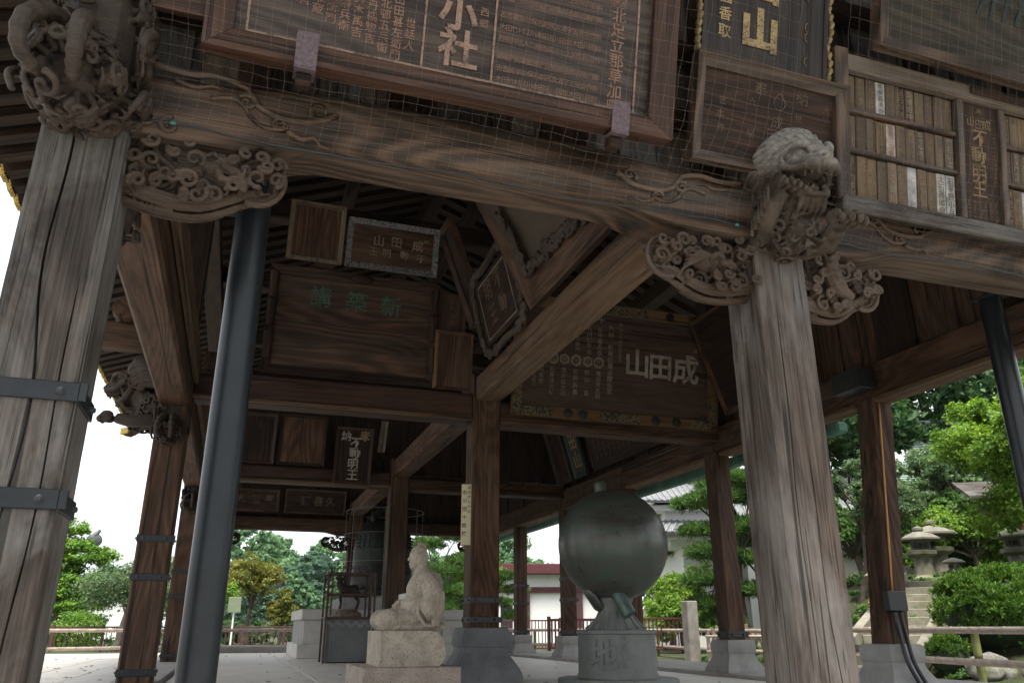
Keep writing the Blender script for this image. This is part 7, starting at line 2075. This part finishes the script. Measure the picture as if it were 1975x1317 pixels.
tree('great_tree', 'great dark old tree towering behind the verdigris roof', (27.0, 24.0, 1.5), puffs((26.5, 25.0, 9.4), (6.5, 4.5, 4.0), 26, 0.27, 66), 80000, 0.27, LF_DARK, r0=0.55, seed=67, shell=0.25, fork=0.55)
tree('broadleaf_tree', 'mid-green tree left of the great dark tree', (22.0, 26.5, 0.5), puffs((21.6, 26.5, 6.6), (2.8, 2.2, 2.4), 18, 0.31, 68), 28000, 0.16, LF_MID, r0=0.2, seed=69, shell=0.3)
tree('broadleaf_tree', 'deep green shrub tree under the verdigris roof behind the lanterns', (19.3, 18.2, 1.6), puffs((19.0, 18.4, 3.3), (2.2, 1.5, 1.4), 16, 0.33, 70), 26000, 0.12, LF_MID, r0=0.12, seed=71, shell=0.3)
tree('broadleaf_tree', 'dark low tree right of the wooden posts', (22.5, 17.0, 1.6), puffs((22.8, 17.5, 3.2), (2.6, 1.8, 1.5), 16, 0.33, 72), 24000, 0.15, LF_MID, r0=0.2, seed=73, shell=0.3)

tree('broadleaf_tree', 'leafy green tree overhanging the verdigris roof eave', (20.4, 18.6, 1.6), puffs((20.2, 18.8, 4.6), (1.9, 1.5, 1.5), 16, 0.33, 74), 24000, 0.13, LF_GREY, r0=0.12, seed=75, shell=0.3)
tree('broadleaf_tree', 'broad green tree filling the gap beside the white garden wall house', (17.4, 19.6, 1.2), puffs((17.3, 19.6, 3.9), (1.9, 1.4, 1.4), 16, 0.33, 76), 24000, 0.12, LF_MID, r0=0.12, seed=77, shell=0.3)
tree('garden_shrub', 'light green shrub in front of the tall pine beside the globe', (14.2, 24.6, GZ), puffs((14.1, 24.6, 1.2), (1.3, 1.0, 1.1), 9, 0.42, 78), 9000, 0.11, LF_BRIGHT, r0=0.06, seed=79, cat='shrub')
tree('maple_tree', 'fresh green maple between the lanterns and the verdigris roof', (18.6, 16.4, 1.6), puffs((18.4, 17.0, 3.0), (1.5, 1.2, 1.1), 12, 0.34, 81), 18000, 0.10, LF_BRIGHT, r0=0.08, seed=82, shell=0.3)
tree('broadleaf_tree', 'tall leafy tree closing the view behind the wooden shrine', (24.5, 18.2, 1.5), puffs((24.5, 18.6, 5.2), (3.0, 2.0, 2.6), 18, 0.32, 83), 30000, 0.16, LF_MID, r0=0.2, seed=84, shell=0.3)
# signboard left, far temple roof, fallen leaves
sg = thing('sign_board', 'small pale sign on a white post beyond the rear fence', 'sign', (0.12, 31.6, GZ))
mb = MB(); mb.tube([(0.12, 31.6, GZ), (0.12, 31.6, 1.25)], 0.03, 10); mb.build('post', PLASTER, sg, smooth=True)
mb = MB(); mb.box(-0.10, 0.34, 31.5, 31.54, 1.15, 1.68, 0.01); mb.build('board', plain('pale_green_board', (0.17, 0.21, 0.13), 0.6), sg)
fr_ = thing('temple_roof', 'distant verdigris temple gable with ridge ornament left of the second pillar', 'building', world_mesh=False, mat=bframe((-10.1, 66.7, GZ), 9))
mb = MB()
for s in (-1, 1):
    P = smooth_path([(0, 6.3), (1.2, 5.3), (3.2, 4.2), (6.0, 3.4)], 12)
    for (a, b), (c, d) in zip(P[:-1], P[1:]):
        mb.hexa([(s * a, -1, b - 0.25), (s * c, -1, d - 0.25), (s * c, 8, d - 0.25), (s * a, 8, b - 0.25), (s * a, -1, b), (s * c, -1, d), (s * c, 8, d), (s * a, 8, b)])
mb.build('roof', COPPERROOF, fr_)
mb = MB(); mb.box(-0.35, 0.35, -1.2, 8, 6.3, 6.6, 0.05); mb.ell((0, -1.2, 6.75), (0.55, 0.2, 0.5)); mb.tube([(0, -1.2, 7.1), (0.3, -1.2, 7.5)], [0.2, 0.1], 8); mb.build('ridge_ornament', plain('dark_bronze_tile', (0.06, 0.07, 0.075), 0.5), fr_, smooth=True)
mb = MB(); mb.box(-4.5, 4.5, 0, 7, 0, 3.6); mb.build('wall', PLASTER, fr_)
lv = MB(); rr = random.Random(12); Q = []
for k in range(170):
    x, y = (rr.uniform(-4.2, -1.3), rr.uniform(7, 21)) if k < 90 else (rr.uniform(-0.6, 6.4), rr.uniform(7, 22)); a = rr.uniform(0, 6.28); L = rr.uniform(0.02, 0.05)
    Q.append([(x - L * math.cos(a), y - L * math.sin(a), 0.006), (x + 0.5 * L * math.sin(a), y - 0.5 * L * math.cos(a), 0.016), (x + L * math.cos(a), y + L * math.sin(a), 0.006), (x - 0.5 * L * math.sin(a), y + 0.5 * L * math.cos(a), 0.014)])
o = bpy.data.objects.new('fallen_leaves', quads_mesh('fallen_leaves', np.array(Q), plain('dry_leaf', (0.20, 0.10, 0.05), 0.8, 0, 0.4, 9))); COL.objects.link(o)
tag(o, 'scattered dry leaves on the side paving', 'leaves', kind='stuff')

for o in bpy.data.objects:
    if '_w' in o: del o['_w']
# ------------------------------------------------------------------ humid air
hz = MB(); hz.box(-300, 300, -120, 320, GZ - 1.3, 24.0)
m = bpy.data.materials.new('humid_air'); m.use_nodes = True
m.node_tree.nodes.clear()
_o = m.node_tree.nodes.new('ShaderNodeOutputMaterial'); _v = m.node_tree.nodes.new('ShaderNodeVolumePrincipled')
_v.inputs['Color'].default_value = (0.86, 0.93, 0.97, 1); _v.inputs['Density'].default_value = 0.0001; _v.inputs['Anisotropy'].default_value = 0.2
m.node_tree.links.new(_v.outputs[0], _o.inputs['Volume'])
o = hz.build('haze', m); tag(o, 'thin humid haze filling the air', None, kind='stuff')
SC.cycles.volume_bounces = 1
SC.cycles.volume_step_rate = 4
